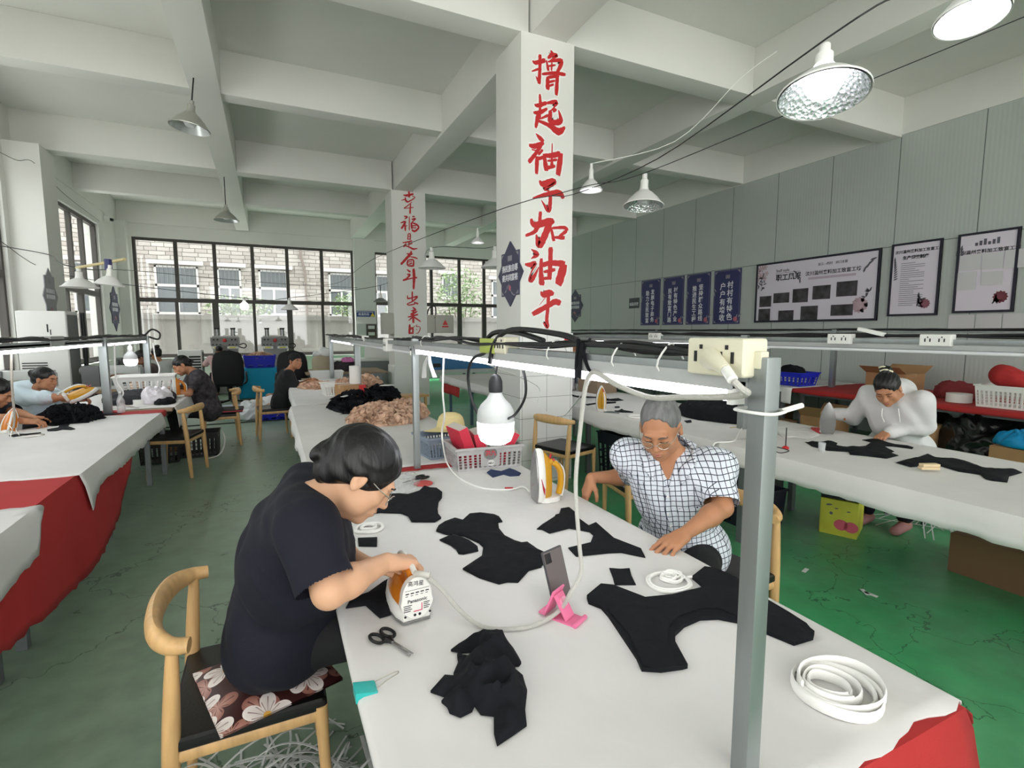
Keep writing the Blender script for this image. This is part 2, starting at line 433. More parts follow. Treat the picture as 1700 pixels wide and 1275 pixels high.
# beams
for y in (-1.4, 4.6, 10.6):
    for xa, xb in ((X0, -.72), (-.40, 2.36), (2.78, 5.4), (5.72, X1)):
        struct(MB().bx(xa, xb, y + .02, y + .32, ZB, ZS).build('beam', CEIL, bevel=.01))
for y in (1.6, 7.4, 13.4):
    for xa, xb in ((X0, -.72), (-.40, 2.4), (2.76, 5.4), (5.72, X1)):
        struct(MB().bx(xa, xb, y, y + .25, ZB + .04, ZS).build('beam', CEIL, bevel=.01))
for xa, xb, z in ((-.72, -.40, ZB), (2.38, 2.76, ZB), (5.4, 5.72, ZB), (X1 - .02, X1 + .25, ZB + .03), (X0 - .25, X0 + .02, ZB)):
    struct(MB().bx(xa, xb, Y0, Y1, z, ZS).build('beam', CEIL, bevel=.01))
struct(MB().bx(X0, X1, Y1 - .05, Y1 + .2, ZB, ZS).build('beam', CEIL))
# raised painted strip across the aisle far down the hall
struct(MB().bx(-1.6, 0.3, 9.86, 9.92, 0, .012).build('trim_3', mat('floor_seam', (40, 46, 42), .7)))

# ================================================================ outside the windows
def brick_material():
    m = mat('pale_stone_brick', (214, 208, 200), .9)
    N, L, b = nodes_of(m)
    tc = N.new('ShaderNodeTexCoord'); mp = N.new('ShaderNodeMapping'); mp.inputs['Rotation'].default_value = (PI / 2, 0, 0)
    br = N.new('ShaderNodeTexBrick'); br.inputs['Scale'].default_value = 1.0
    br.inputs['Color1'].default_value = rgb(184, 178, 172); br.inputs['Color2'].default_value = rgb(158, 150, 144); br.inputs['Mortar'].default_value = rgb(98, 93, 88)
    br.inputs['Brick Width'].default_value = 0.42; br.inputs['Row Height'].default_value = 0.16; br.inputs['Mortar Size'].default_value = 0.012
    br.offset = 0.42; br.squash = 1.3; br.squash_frequency = 3
    nz = N.new('ShaderNodeTexNoise'); nz.inputs['Scale'].default_value = 2.2
    ad = N.new('ShaderNodeMix'); ad.data_type = 'RGBA'; ad.blend_type = 'LINEAR_LIGHT'; ad.inputs['Factor'].default_value = 0.03
    L.new(tc.outputs['Object'], mp.inputs['Vector']); L.new(tc.outputs['Object'], nz.inputs['Vector'])
    L.new(mp.outputs['Vector'], ad.inputs[6]); L.new(nz.outputs['Color'], ad.inputs[7]); L.new(ad.outputs[2], br.inputs['Vector'])
    L.new(br.outputs['Color'], b.inputs['Base Color'])
    return m
BRICK = brick_material()
CONC = mat('stained_concrete', (130, 127, 123), .9, var=0.22, vscale=1.1, stretch=(1, 1, .45))
STONE = mat('light_stone_trim', (196, 194, 192), .8)
SHGLASS = mat('far_glass', (96, 100, 104), .15, spec=.6)
struct(MB().bx(-30, 40, Y1 + .3, 45, -.3, -.15).bx(-30, X0 - .3, -20, Y1 + .3, -.3, -.15).bx(X0 - .3, 40, -30, Y0 - .3, -.3, -.15).build('ground', mat('yard_concrete', (204, 203, 201), .9)))  # unseen rear yard slab is added to bounce light up to the ceiling
gw = thing('garden_wall', 'stained grey concrete wall with a coping, outside the back windows', 'wall', (0, 19.6, -.15))
MB().bx(-14, 18, 0, .2, 0, 2.1).build('wall_body', CONC, gw)
MB().bx(-14, 18, -.08, .28, 2.1, 2.26).build('coping', CONC, gw, bevel=.01)
bl = thing('stone_building', 'pale stone building with white windows beyond the garden wall', 'building', (0, 24, -.15))
MB().bx(-16, 24, 0, 6, 0, 7.2).build('stone_facade', BRICK, bl)
FW = [(-3.9, -2.45), (-1.8, -.95), (-.3, .8), (2.45, 3.5), (4.45, 5.5), (7.6, 8.5), (-6.4, -5.2), (10.2, 11.3)]
for k, (a, b) in enumerate(FW):
    z0, z1 = (2.4, 4.25) if k != 5 else (3.35, 4.4)
    fr = MB()
    fr.bx(a, a + .07, -.07, .02, z0, z1).bx(b - .07, b, -.07, .02, z0, z1).bx(a, b, -.07, .02, z1 - .07, z1).bx(a, b, -.07, .02, z0, z0 + .07)
    fr.bx(a, b, -.07, .02, z0 + 1.05, z0 + 1.15) if k != 5 else None
    fr.bx((a + b) / 2 - .04, (a + b) / 2 + .04, -.06, .02, z0, z0 + 1.05 if k != 5 else z1)
    f = fr.build('window_frame', STONE, bl)
    MB().bx(a + .03, b - .03, -.03, .01, z0 + .03, z1 - .03).build('window_pane', SHGLASS, f)
    br = MB()
    n = max(4, int((b - a) / .14))
    for i in range(1, n): br.bx(a + (b - a) * i / n - .008, a + (b - a) * i / n + .008, -.1, -.085, z0 + (1.15 if k != 5 else .05), z1)
    br.build('window_bars', STEEL_GREY, f)
    MB().bx(a - .2, b + .2, -.2, .0, z1 + .05, z1 + .2).build('window_lintel', STONE, bl)
    MB().bx(a - .1, b + .1, -.14, .0, z0 - .1, z0).build('window_sill', STONE, bl)
MB().tube([(1.35, -.12, 7), (1.35, -.12, 4.9), (1.5, -.12, 4.2), (1.5, -.12, 0)], .055).build('drain_pipe', mat('old_pipe', (128, 116, 110), .7), bl)
MB().tube([(-5.2, -.12, 7), (-4.6, -.12, 2)], .07).build('drain_pipe', mat('pale_pipe', (190, 186, 180), .7), bl)
nb = thing('side_building', 'pale rendered building seen through the left hand windows', 'building', (-8.5, 6, -.15))
MB().bx(-5, 0, -5, 13, 0, 3.6).build('wall_body', BRICK, nb)
for y in (-2, 2.5, 6.5, 9.2): 
    f = MB().bx(-.02, .08, y, y + .08, 1.6, 3.0).bx(-.02, .08, y + 1.3, y + 1.38, 1.6, 3.0).bx(-.02, .08, y, y + 1.38, 3.0, 3.08).bx(-.02, .08, y, y + 1.38, 1.55, 1.63).build('window_frame', STONE, nb)
    MB().bx(-.02, .04, y + .05, y + 1.33, 1.6, 3.03).build('window_pane', SHGLASS, f)
LEAF = mat('leaf_green', (128, 148, 108), .7, var=.4, vscale=5)
def bush(label, c, r, n, seed, hang=False):
    rnd = random.Random(seed); mb = MB()
    for i in range(n):
        d = V3((rnd.gauss(0, 1), rnd.gauss(0, 1), rnd.gauss(0, 1))).normalized() * (rnd.random() ** .4)
        p = V3((c[0] + d.x * r[0], c[1] + d.y * r[1], c[2] + d.z * r[2]))
        s = rnd.uniform(.05, .11); Rm = Matrix.Rotation(rnd.uniform(0, 6.3), 4, V3((rnd.gauss(0, 1), rnd.gauss(0, 1), rnd.gauss(0, 1)))) 
        M = Matrix.Translation(p) @ Rm
        vs = [mb.bm.verts.new(M @ V3(q)) for q in ((-s, 0, 0), (0, -s * .5, 0), (s, 0, s * .2), (0, s * .5, 0))]
        mb.bm.faces.new(vs)
    rt = thing('leafy_bush', label, 'bush', (c[0], c[1], -.15))
    mb.build('foliage', LEAF, rt, world=True, smooth=False)
    st = MB()
    for k in range(5): st.tube([(c[0] + .1 * k - .2, c[1], -.15), (c[0] + .15 * (k - 2), c[1], c[2] * .5), (c[0] + r[0] * .5 * (k - 2) / 2, c[1], c[2])], .02, n=5)
    st.build('stems', mat('twig', (96, 78, 60), .9), rt, world=True)
bush('low leafy bush behind the wall, seen through the left back window', (-.9, 20.6, 2.4), (1.2, .4, .45), 500, 3)
bush('bush spilling over the wall beside the pilaster', (2.9, 20.6, 2.5), (.7, .5, .65), 420, 4)
bush('tall bush seen right of the second column', (7.4, 20.8, 3.0), (1.2, .6, 1.3), 900, 5)
bush('narrow bush between the pilaster and the second column', (4.55, 20.55, 2.5), (.42, .4, .6), 260, 6)
# ================================================================ work tables and their cloths
TABLE_TOP = mat('table_board', (150, 128, 104), .7)
def work_table(label, x0, x1, y0, y1, z=.743, leg_in=.12, m=STEEL_GREY, group='long work tables', nleg=None):
    t = thing('work_table', label, 'table', ((x0 + x1) / 2, (y0 + y1) / 2, 0), 0, group)
    w, l = (x1 - x0) / 2, (y1 - y0) / 2
    MB().bx(-w, w, -l, l, z - .03, z).build('table_top', TABLE_TOP, t, bevel=.003)
    MB().bx(-w + .06, w - .06, -l + .06, -l + .09, z - .09, z - .03).bx(-w + .06, w - .06, l - .09, l - .06, z - .09, z - .03).bx(-w + .06, -w + .09, -l + .09, l - .09, z - .09, z - .03).bx(w - .09, w - .06, -l + .09, l - .09, z - .09, z - .03).build('apron', m, t)
    n = nleg or max(2, int(round(l * 2 / 1.6)) + 1)
    for i in range(n):
        y = -l + leg_in + (2 * l - 2 * leg_in) * i / (n - 1)
        for x in (-w + leg_in, w - leg_in):
            MB().bx(x - .022, x + .022, y - .022, y + .022, 0, z - .03).build('leg', m, t)
    return t
def cloth(name, label, x0, x1, y0, y1, z, over, m, seed, rag=(.02, .02, .02, .02), wob=.005, group=None, thick=.004, step=.05, edge_in=.02, hook=None, flare=.25):
    """table cloth: top sheet plus hanging skirts; over / rag = (left, right, near, far)"""
    rnd = random.Random(seed)
    mb = MB(); bm = mb.bm
    nx, ny = max(2, int((x1 - x0) / step)), max(2, int((y1 - y0) / step))
    off = rnd.uniform(0, 50)
    jag = [[(rnd.random() - .5) for _ in range(400)] for _ in range(4)]
    def top(i, j):
        x = x0 + (x1 - x0) * i / nx; y = y0 + (y1 - y0) * j / ny
        zz = z + .0028 * max(-.3, fbm(x * 2.2 + off, y * 2.2, 0.3)) + .0008
        for side, (hit, free) in enumerate(((i == 0, over[0] == 0), (i == nx, over[1] == 0), (j == 0, over[2] == 0), (j == ny, over[3] == 0))):
            if hit and free:
                d = rag[side] * (jag[side][(i + j) % 400] + .8 * fbm(x * 3 + off, y * 3, side))
                if side == 0: x -= d
                elif side == 1: x += d
                elif side == 2: y -= d
                else: y += d
        return V3((x, y, zz))
    vs = [[bm.verts.new(top(i, j)) for j in range(ny + 1)] for i in range(nx + 1)]
    for i in range(nx):
        for j in range(ny): bm.faces.new((vs[i][j], vs[i + 1][j], vs[i + 1][j + 1], vs[i][j + 1]))
    def skirt(edge, nrm, length, ragamt, side):
        k = max(2, int(length / .035)); prev = edge
        ln = [length + ragamt * (jag[side][q % 400] * .5 + .8 * fbm(e.co.x * 1.1 + off, e.co.y * 1.1, side * 3.1)) for q, e in enumerate(edge)]
        if hook: ln = [l + hook(side, e.co) for l, e in zip(ln, edge)]
        for r in range(1, k + 1):
            t = r / k; row = []
            for q, e in enumerate(edge):
                a = e.co; drop = max(.012, ln[q]) * t
                s = wob * (.35 + 1.4 * t) * math.sin((a.x + a.y) * 7.5 + off + 2 * fbm(a.x, a.y, 1.0)) + wob * .8 * t * fbm(a.x * 6 + off, a.y * 6, 2.2)
                rad = .012
                o_ = rad * math.sin(min(1, drop / rad) * PI / 2) + max(0, drop - rad) * flare * .3 + (s + wob) * min(1, t * 2)
                row.append(bm.verts.new((a.x + nrm[0] * o_, a.y + nrm[1] * o_, z - (drop if drop > rad else rad * (1 - math.cos(drop / rad * PI / 2))))))
            for q in range(len(edge) - 1): bm.faces.new((prev[q], prev[q + 1], row[q + 1], row[q]))
            prev = row
    if over[0]: skirt([vs[0][j] for j in range(ny + 1)], (-1, 0), over[0], rag[0], 0)
    if over[1]: skirt([vs[nx][j] for j in range(ny + 1)], (1, 0), over[1], rag[1], 1)
    if over[2]: skirt([vs[i][0] for i in range(nx + 1)], (0, -1), over[2], rag[2], 2)
    if over[3]: skirt([vs[i][ny] for i in range(nx + 1)], (0, 1), over[3], rag[3], 3)
    o = mb.build(name, m, None, angle=60)
    md = o.modifiers.new('thick', 'SOLIDIFY'); md.thickness = thick; md.offset = -1
    tag(o, label, 'cloth', group)
    return o
TZ = .75
# middle row
work_table('long work table in the foreground under the big bright bulb', .175, 1.355, .53, 2.98)
work_table('second work table of the middle row, with the heaps of beige and black cloth', .19, 1.36, 3.06, 6.1)
work_table('far work table of the middle row, where the girl in black sits', .24, 1.37, 6.14, 9.3)
cloth('red_table_cloth', 'red cloth showing at the near corner of the foreground table', .168, 1.362, .523, 3.05, TZ - .003, (0, .05, .55, 0), REDCLOTH, 1, rag=(.002, .01, .03, .002), wob=.01, flare=.5)
cloth('white_table_cloth', 'white cloth with a frayed near edge on the foreground table', .158, 1.372, .533, 2.93, TZ + .001, (.014, .014, 0, 0), WHITECLOTH, 2, rag=(.003, .003, .022, .03), wob=.001, step=.04)
cloth('white_table_cloth', 'wrinkled white cloth under the beige and black heaps on the second middle table', .18, 1.37, 3.045, 6.1, TZ + .001, (.12, .1, 0, 0), WHITECLOTH, 3, rag=(.03, .03, .02, .01), wob=.005)
cloth('white_table_cloth', 'white cloth on the far middle table, in front of the girl in black', .235, 1.375, 6.13, 9.3, TZ + .001, (.12, .1, 0, .1), WHITECLOTH, 4, rag=(.03, .03, .01, .02), wob=.005)
# left row
work_table('nearest work table of the left row, mostly out of frame', -2.12, -1.06, .6, 3.05)
work_table('long work table of the left row, with the red cloth hanging to the aisle', -2.12, -1.06, 3.1, 6.35)
work_table('far work table of the left row, with the white basket on it', -2.05, -.99, 6.52, 8.35)
cloth('red_table_cloth', 'long red cloth hanging low beside the left aisle', -2.13, -1.05, .62, 6.45, TZ - .002, (.05, .38, 0, 0), REDCLOTH, 5, rag=(.02, .05, .01, .01), wob=.005, flare=.45,
      hook=lambda s, p: (.16 * max(0, 1 - abs(p.y - 3.5) / 1.1) - .33 * max(0, min(1, (p.y - 4.2) / 1.0))) if s == 1 else 0)
cloth('white_table_cloth', 'white cloth with a ragged hem on the long left table', -2.1, -1.03, 3.68, 6.16, TZ + .002, (0, .13, 0, 0), WHITECLOTH, 6, rag=(.02, .03, .02, .02), wob=.005, flare=.5,
      hook=lambda s, p: .1 * max(0, 1 - (p.y - 3.68) / .3) if s == 1 else 0)
cloth('white_table_cloth', 'white cloth corner drooping over the red one at the left edge', -2.1, -1.035, .7, 3.1, TZ + .002, (0, .2, 0, 0), WHITECLOTH, 7, rag=(.02, .03, .02, .02), wob=.005, flare=.5,
      hook=lambda s, p: -.17 * max(0, 1 - (3.1 - p.y) / .16) if s == 1 else 0)
cloth('white_table_cloth', 'white cloth under the basket on the far left table', -2.06, -.975, 6.6, 8.35, TZ + .001, (.05, .22, 0, .1), WHITECLOTH, 8, rag=(.02, .02, .02, .02), wob=.005)
# right row
work_table('long work table of the right row, where the woman in the pale hoodie irons', 3.02, 4.24, -1.2, 2.74, nleg=2)
work_table('far work table of the right row, with the lone iron near the column', 3.04, 4.24, 2.8, 6.6)
cloth('white_table_cloth', 'white cloth hanging over the front of the table with the hoodie woman', 3.0, 4.26, -1.2, 2.76, TZ + .002, (.14, .03, .1, 0), WHITECLOTH, 9, rag=(.025, .01, .02, .015), wob=.005)
cloth('white_table_cloth', 'white cloth with a frayed end on the table behind the man', 3.01, 4.26, 2.70, 6.6, TZ + .001, (.14, .03, 0, .1), WHITECLOTH, 10, rag=(.025, .01, .015, .02), wob=.005)
# bench along the right wall
work_table('red covered bench along the panelled wall', 6.88, 8.42, .4, 5.0, group='benches along the right wall')
work_table('white covered bench further along the panelled wall', 6.88, 8.42, 5.06, 12.6, group='benches along the right wall')
cloth('red_table_cloth', 'red cloth on the bench by the panelled wall', 6.85, 8.44, .4, 4.98, TZ, (.06, 0, .05, 0), REDCLOTH, 11, rag=(.01, .005, .01, .01), wob=.006, step=.08)
cloth('white_table_cloth', 'white cloth with a ragged end on the bench beyond the red cloth', 6.82, 8.44, 4.92, 12.6, TZ + .004, (.22, 0, 0, .1), WHITECLOTH, 12, rag=(.02, .005, .02, .01), wob=.005, step=.09)
# far table behind the near column
work_table('far table with a white top and red skirt behind the near column', 2.9, 4.3, 6.75, 9.2, m=mat('blue_grey_steel', (96, 118, 136), .5, metal=.3))
cloth('red_table_cloth', 'red cloth under the far white table behind the near column', 2.92, 4.3, 8.2, 9.22, TZ - .002, (.3, .0, 0, .2), REDCLOTH, 13, rag=(.01, .0, .01, .01), wob=.005, step=.08)
cloth('white_table_cloth', 'white cloth on the far table behind the near column', 2.88, 4.32, 6.73, 9.24, TZ + .002, (.12, .1, .12, .1), WHITECLOTH, 14, rag=(.02, .02, .02, .02), wob=.005, step=.08)

# ================================================================ bentwood armchairs
def make_chair(label, loc, rz):
    c = thing('armchair', label, 'chair', loc, rz, 'curved arm wooden chairs')
    bow = catmull([(-.15, -.237, .728), (-.20, -.222, .731), (-.245, -.145, .738), (-.262, 0, .742), (-.245, .145, .738), (-.20, .222, .731), (-.15, .237, .728)], 7)
    MB().tube(bow, lambda t: .021 + .001 * math.sin(PI * t), n=14, ry=lambda t: .021 + .021 * math.sin(PI * t) ** 2).build('arm_bow', WOOD, c)
    for s in (-1, 1):
        MB().tube([(-.235, .215 * s, 0), (-.212, .218 * s, .42), (-.192, .225 * s, .722)], lambda t: .0155 + .008 * math.sin(PI * min(1, t * 1.05)), n=12, sub=5).build('leg', WOOD, c)
        MB().tube([(.195, .21 * s, 0), (.182, .216 * s, .3), (.178, .216 * s, .432)], lambda t: .0145 + .007 * t, n=12).build('leg', WOOD, c)
    f = MB()
    f.tube([(-.208, -.217, .402), (.178, -.216, .402)], .013, n=8, ry=.024).tube([(-.208, .217, .402), (.178, .216, .402)], .013, n=8, ry=.024)
    f.tube([(.178, -.216, .402), (.178, .216, .402)], .013, n=8, ry=.024).tube([(-.208, -.217, .402), (-.208, .217, .402)], .013, n=8, ry=.024)
    f.build('seat_rail', WOOD, c)
    s = MB().bx(-.225, .197, -.232, .232, .414, .456)
    o = s.build('seat', LEATHER, c, bevel=.018, seg=3)
    return c
chair0 = make_chair('wooden armchair in the foreground with a black seat and floral cushion', (-.085, 1.80, 0), 0)
copy_thing(chair0, 'wooden armchair with its curved back visible behind the checked shirt man', (1.86, 1.74, 0), PI + .1)
copy_thing(chair0, 'empty wooden armchair between the near column and the checked shirt man', (2.52, 3.02, 0), PI * .44)
copy_thing(chair0, 'empty wooden armchair tucked at the far corner of the long left table', (-1.0, 6.62, 0), PI - .25)
copy_thing(chair0, 'wooden armchair of the woman in the dark patterned top', (-.68, 8.1, 0), PI + .12)
copy_thing(chair0, 'wooden armchair of the girl in black at the far middle table', (.02, 8.35, 0), .12)
copy_thing(chair0, 'wooden armchair of the woman in the pale blue hoodie', (-2.46, 6.86, 0), -.25)
copy_thing(chair0, 'wooden armchair of the worker cut off by the left edge', (-2.44, 6.02, 0), -.2)
copy_thing(chair0, 'wooden armchair at the far side of the table behind the man', (4.55, 4.1, 0), PI + .2)
copy_thing(chair0, 'wooden armchair whose pale leg shows beside the near column', (2.62, 4.3, 0), .3)

# ================================================================ lighting racks: posts on the tables, rails, tubes, cables
def light_mat(name, col, e):
    m = bpy.data.materials.new(name); m.use_nodes = True
    N, L = m.node_tree.nodes, m.node_tree.links
    N.clear(); o = N.new('ShaderNodeOutputMaterial'); em = N.new('ShaderNodeEmission')
    em.inputs['Color'].default_value = (*col, 1); em.inputs['Strength'].default_value = e
    L.new(em.outputs[0], o.inputs['Surface']); return m
TUBE_L = light_mat('tube_glow', (0.93, 0.93, 1.0), 9)
TUBE_OFF = mat('tube_unlit', (226, 228, 230), .4)
BULB_L = light_mat('bulb_glow', (0.95, 0.96, 1.0), 6)
def rack(label, x, posts, zt=1.535, half=.033, base=.751, rail_h=.03):
    r = thing('lighting_rack', label, 'rack', (x, posts[0], base), 0, 'steel lighting racks on the tables')
    for y in posts:
        p = MB()
        p.bx(x - half, x + half, y - half, y + half, base, zt)
        p.build('post', GALV, r, world=True, bevel=.004)
    for a, b in zip(posts, posts[1:]):
        MB().bx(x - .022, x + .022, a + half, b - half, zt - .045, zt - .045 + rail_h).build('rail', GALV, r, world=True, bevel=.003)
    return r
def tube_light(label, x, y0, y1, z, lit=True, group='tube lights on the racks'):
    t = thing('tube_light', label, 'lamp', (x, y0, z), 0, group)
    MB().bx(x - .022, x + .022, y0, y1, z + .012, z + .042).build('housing', mat('lamp_housing', (170, 172, 172), .5), t, world=True, bevel=.002)
    MB().tube([(x, y0 + .01, z), (x, y1 - .01, z)], .0125, n=10).build('tube', TUBE_L if lit else TUBE_OFF, t, world=True)
    for y in (y0, y1 - .012): MB().bx(x - .016, x + .016, y, y + .012, z - .016, z + .03).build('end_cap', WHITEPL, t, world=True)
    return t
rack('galvanised lighting rack on the middle tables, nearest post in the foreground', .775, (.612, 2.985), half=.018)
tube_light('long bright tube light above the man on the foreground rack', .77, .66, 2.9, 1.462)
rk = rack('lighting rack over the heaps on the far middle tables', .97, (6.52, 9.5), zt=1.50)
MB().tube([(.80, 3.01, 1.505), (.965, 6.49, 1.47)], .02, n=4).build('rail', GALV, rk, world=True)
tube_light('unlit white tube light over the beige heap', .89, 3.5, 6.4, 1.43, lit=False)
tube_light('short lit tube light over the girl in black', .97, 6.7, 9.3, 1.41)
rack('lighting rack on the left tables beyond the pale blue hoodie', -1.5, (2.2, 6.33, 8.3), zt=1.515)
tube_light('bright tube light over the long left table', -1.5, 2.4, 6.25, 1.447)
tube_light('bright tube light over the far left table', -1.5, 6.42, 8.22, 1.44)
rack('lighting rack on the right tables, over the hoodie woman', 3.62, (-.2, 3.05, 6.2), zt=1.545)
tube_light('unlit white tube light over the hoodie woman table', 3.62, -.1, 2.85, 1.455, lit=False)
tube_light('lit tube light glimpsed above the man on the right row', 3.62, 3.1, 5.9, 1.45)
rack('lighting rack standing on the bench at the panelled wall', 7.5, (.6, 4.78, 8.6, 12.2), zt=1.60, rail_h=.02)

# cables lying on the rails: one object per bundle
def cable_bundle(label, x, y0, y1, z, n, seed, amp=.02, r=.006, m=CABLE, name='cable_bundle'):
    rnd = random.Random(seed); mb = MB()
    for k in range(n):
        ph = rnd.uniform(0, 9); k2 = rnd.uniform(.5, 1.3)
        steps = max(6, int((y1 - y0) / .22))
        pts = [(x + amp * (rnd.random() - .5) * 1.2 + amp * math.sin(ph + k2 * t * 3), y0 + (y1 - y0) * t, z + r + abs(amp * 1.1 * math.sin(ph * 2 + 7 * k2 * t)) * (.4 + .6 * rnd.random())) for t in [i / steps for i in range(steps + 1)]]
        mb.tube(pts, r * rnd.uniform(.75, 1.25), n=6, sub=3)
    return tag(mb.build(name, m), label, 'cable', 'cables along the racks')
cable_bundle('bundle of black cables along the foreground rail', .77, .72, 2.85, 1.522, 4, 1, .026, .0052)
cable_bundle('black cables along the left rack', -1.5, 2.3, 8.25, 1.502, 5, 2, .025, .008)
cable_bundle('black cables along the rack over the heaps', .93, 3.3, 9.4, 1.487, 4, 3, .03, .008)
cable_bundle('black cables along the rack over the hoodie woman', 3.62, -.1, 6.1, 1.532, 4, 4, .02, .008)
cable_bundle('black cables along the rail at the panelled wall', 7.5, .7, 12.0, 1.576, 3, 5, .02, .011)

def socket_box(label, x, y, z, sx=.03, sy=.06, sz=.04, m=WHITEPL, holes=2):
    s = thing('power_socket', label, 'socket', (x, y, z), 0, 'power sockets on the racks')
    MB().bx(x - sx, x + sx, y - sy, y + sy, z - sz, z + sz).build('box', m, s, world=True, bevel=.008, seg=3)
    h = MB()
    for i in range(holes):
        yy = y + (i - (holes - 1) / 2) * sy * .9
        h.bx(x - sx - .002, x - sx + .002, yy - .016, yy - .01, z - .01, z + .01).bx(x - sx - .002, x - sx + .002, yy + .01, yy + .016, z - .01, z + .01)
        h.bx(x - sx - .002, x - sx + .002, yy - .003, yy + .003, z + .014, z + .022)
    h.build('socket_slots', DARKGREY, s, world=True)
    return s
ps = socket_box('cream power socket with a plug on the foreground rack', .76, .685, 1.533, .03, .066, .034, CREAM, 2)
plug = MB().tube([(.725, .685, 1.53), (.712, .665, 1.527), (.70, .63, 1.515)], lambda t: .021 - .011 * t, n=12, sub=3).build('plug', CREAM, ps, world=True)
MB().tube([(.70, .628, 1.514), (.69, .605, 1.50)], .009, n=10).build('strain_relief', WHITEPL, ps, world=True)
MB().bx(.755, .775, .605, .622, 1.515, 1.545).build('mounting_lug', CREAM, ps, world=True, bevel=.003)
ys = socket_box('cream socket with a lime green cover beside the big bulb', .77, 1.68, 1.528, .028, .05, .03, CREAM, 2)
MB().bx(.738, .75, 1.72, 1.86, 1.496, 1.552).build('green_cover', mat('lime_plastic', (164, 178, 84), .5), ys, world=True, bevel=.006)
socket_box('white socket box on the left rack above the pale hoodie', -1.5, 5.05, 1.5, .03, .14, .04, mat('grey_plastic', (176, 178, 178), .5))
socket_box('white socket on the rack over the heaps, nearest the near post', .85, 4.1, 1.47, .03, .06, .05)
socket_box('white socket on the rack over the heaps, left of the open fuse box', .92, 5.6, 1.48, .03, .05, .05)
socket_box('white socket on the rack over the heaps, under the open fuse box', .97, 6.35, 1.48, .03, .05, .05)
socket_box('white socket on the right rack behind the cream socket', 3.6, 2.25, 1.525, .03, .08, .035)
socket_box('white socket on the right rack, right of the hoodie woman', 3.6, 1.68, 1.525, .03, .08, .035)
tw = thing('adapter', 'white adapter block lying tilted on the right rack', 'adapter', (3.61, 2.06, 1.575), 0, None, rot=(.25, 0, .1))
MB().bx(-.02, .02, -.08, .08, -.012, .012).build('block', WHITEPL, tw, bevel=.004)
socket_box('white socket on the far end of the right rack', 3.6, 4.15, 1.525, .03, .08, .035)

# big battery style bulb
def big_bulb(label, c, r, h, group, cap=DARKGREY, cord_to=None, lit=True):
    """c = bottom centre"""
    b = thing('hanging_bulb', label, 'lamp', c, 0, group)
    MB().lathe([(0, 0), (r * .55, .0), (r * .82, .012 * r / .07), (r * .95, .035 * r / .07), (r * .985, h * .2), (r, h * .4)], 32).build('bulb_diffuser', BULB_L if lit else WHITEPL, b)
    MB().lathe([(r, h * .4), (r * 1.005, h * .5), (r * .96, h * .6), (r * .8, h * .7), (r * .5, h * .8), (r * .36, h * .88), (r * .34, h * .93)], 32).build('bulb_body', mat('bulb_plastic', (196, 198, 198), .5), b)
    MB().lathe([(r * .36, h * .92), (r * .38, h * 1.0), (r * .36, h * 1.12), (r * .26, h * 1.2), (r * .1, h * 1.24), (0, h * 1.25)], 20).build('lamp_holder', cap, b)
    return b
bb = big_bulb('big bright bulb hanging over the foreground table', (.77, 1.775, 1.15), .0715, .215, 'hanging bulbs')
MB().tube([(0, 0, .26), (.01, .0, .33), (0, .01, .385)], .004, n=6, sub=4).build('cord', CABLE, bb)
bulb_cord = MB()
bulb_cord.tube([(.76, 1.77, 1.50), (.74, 1.93, 1.47), (.75, 2.02, 1.38), (.76, 1.98, 1.27), (.77, 1.86, 1.20), (.79, 1.80, 1.21)], .006, n=8, sub=6)
bulb_cord.tube([(.78, 1.76, 1.52), (.8, 1.62, 1.46), (.81, 1.6, 1.36), (.8, 1.66, 1.28), (.79, 1.72, 1.25)], .005, n=8, sub=6)
bulb_cord.tube([(.75, 1.86, 1.51), (.76, 1.78, 1.57), (.77, 1.6, 1.575), (.77, 1.4, 1.55)], .009, n=8, sub=6)
bulb_cord.tube([(.74, 1.76, 1.46), (.745, 1.72, 1.54), (.76, 1.6, 1.585), (.77, 1.3, 1.57), (.77, 1.2, 1.55)], .009, n=8, sub=6)
tag(bulb_cord.build('looped_cable', CABLE), 'black cable looped around the big bright bulb', 'cable')
b2 = big_bulb('bright bulb hanging over the far left table', (-1.53, 7.55, 1.16), .07, .2, 'hanging bulbs', WHITEPL)
MB().cyl((0, 0, .24), (0, 0, .29), .006, n=6).build('cord', WHITEPL, b2)
# ================================================================ pendant lamps
SHADE = mat('shade_alloy', (186, 186, 178), .35, metal=.6)
SHADE_W = mat('shade_white', (228, 228, 226), .4)
SHADE_IN = mat('shade_inside', (210, 214, 216), .25, metal=.55, bump=.0)
LAMP_L = light_mat('pendant_glow', (0.98, 0.98, 1.0), 8)
LAMP_M = light_mat('pendant_glow_soft', (0.98, 0.97, 1.0), 6)
def facet_shade():
    m = mat('faceted_reflector', (215, 220, 222), .16, metal=.8)
    N, L, b = nodes_of(m)
    tc = N.new('ShaderNodeTexCoord'); vo = N.new('ShaderNodeTexVoronoi'); vo.inputs['Scale'].default_value = 55
    L.new(tc.outputs['Object'], vo.inputs['Vector'])
    bp = N.new('ShaderNodeBump'); bp.inputs['Strength'].default_value = .8; bp.inputs['Distance'].default_value = .01
    L.new(vo.outputs['Distance'], bp.inputs['Height']); L.new(bp.outputs['Normal'], b.inputs['Normal'])
    return m
FACET = facet_shade()
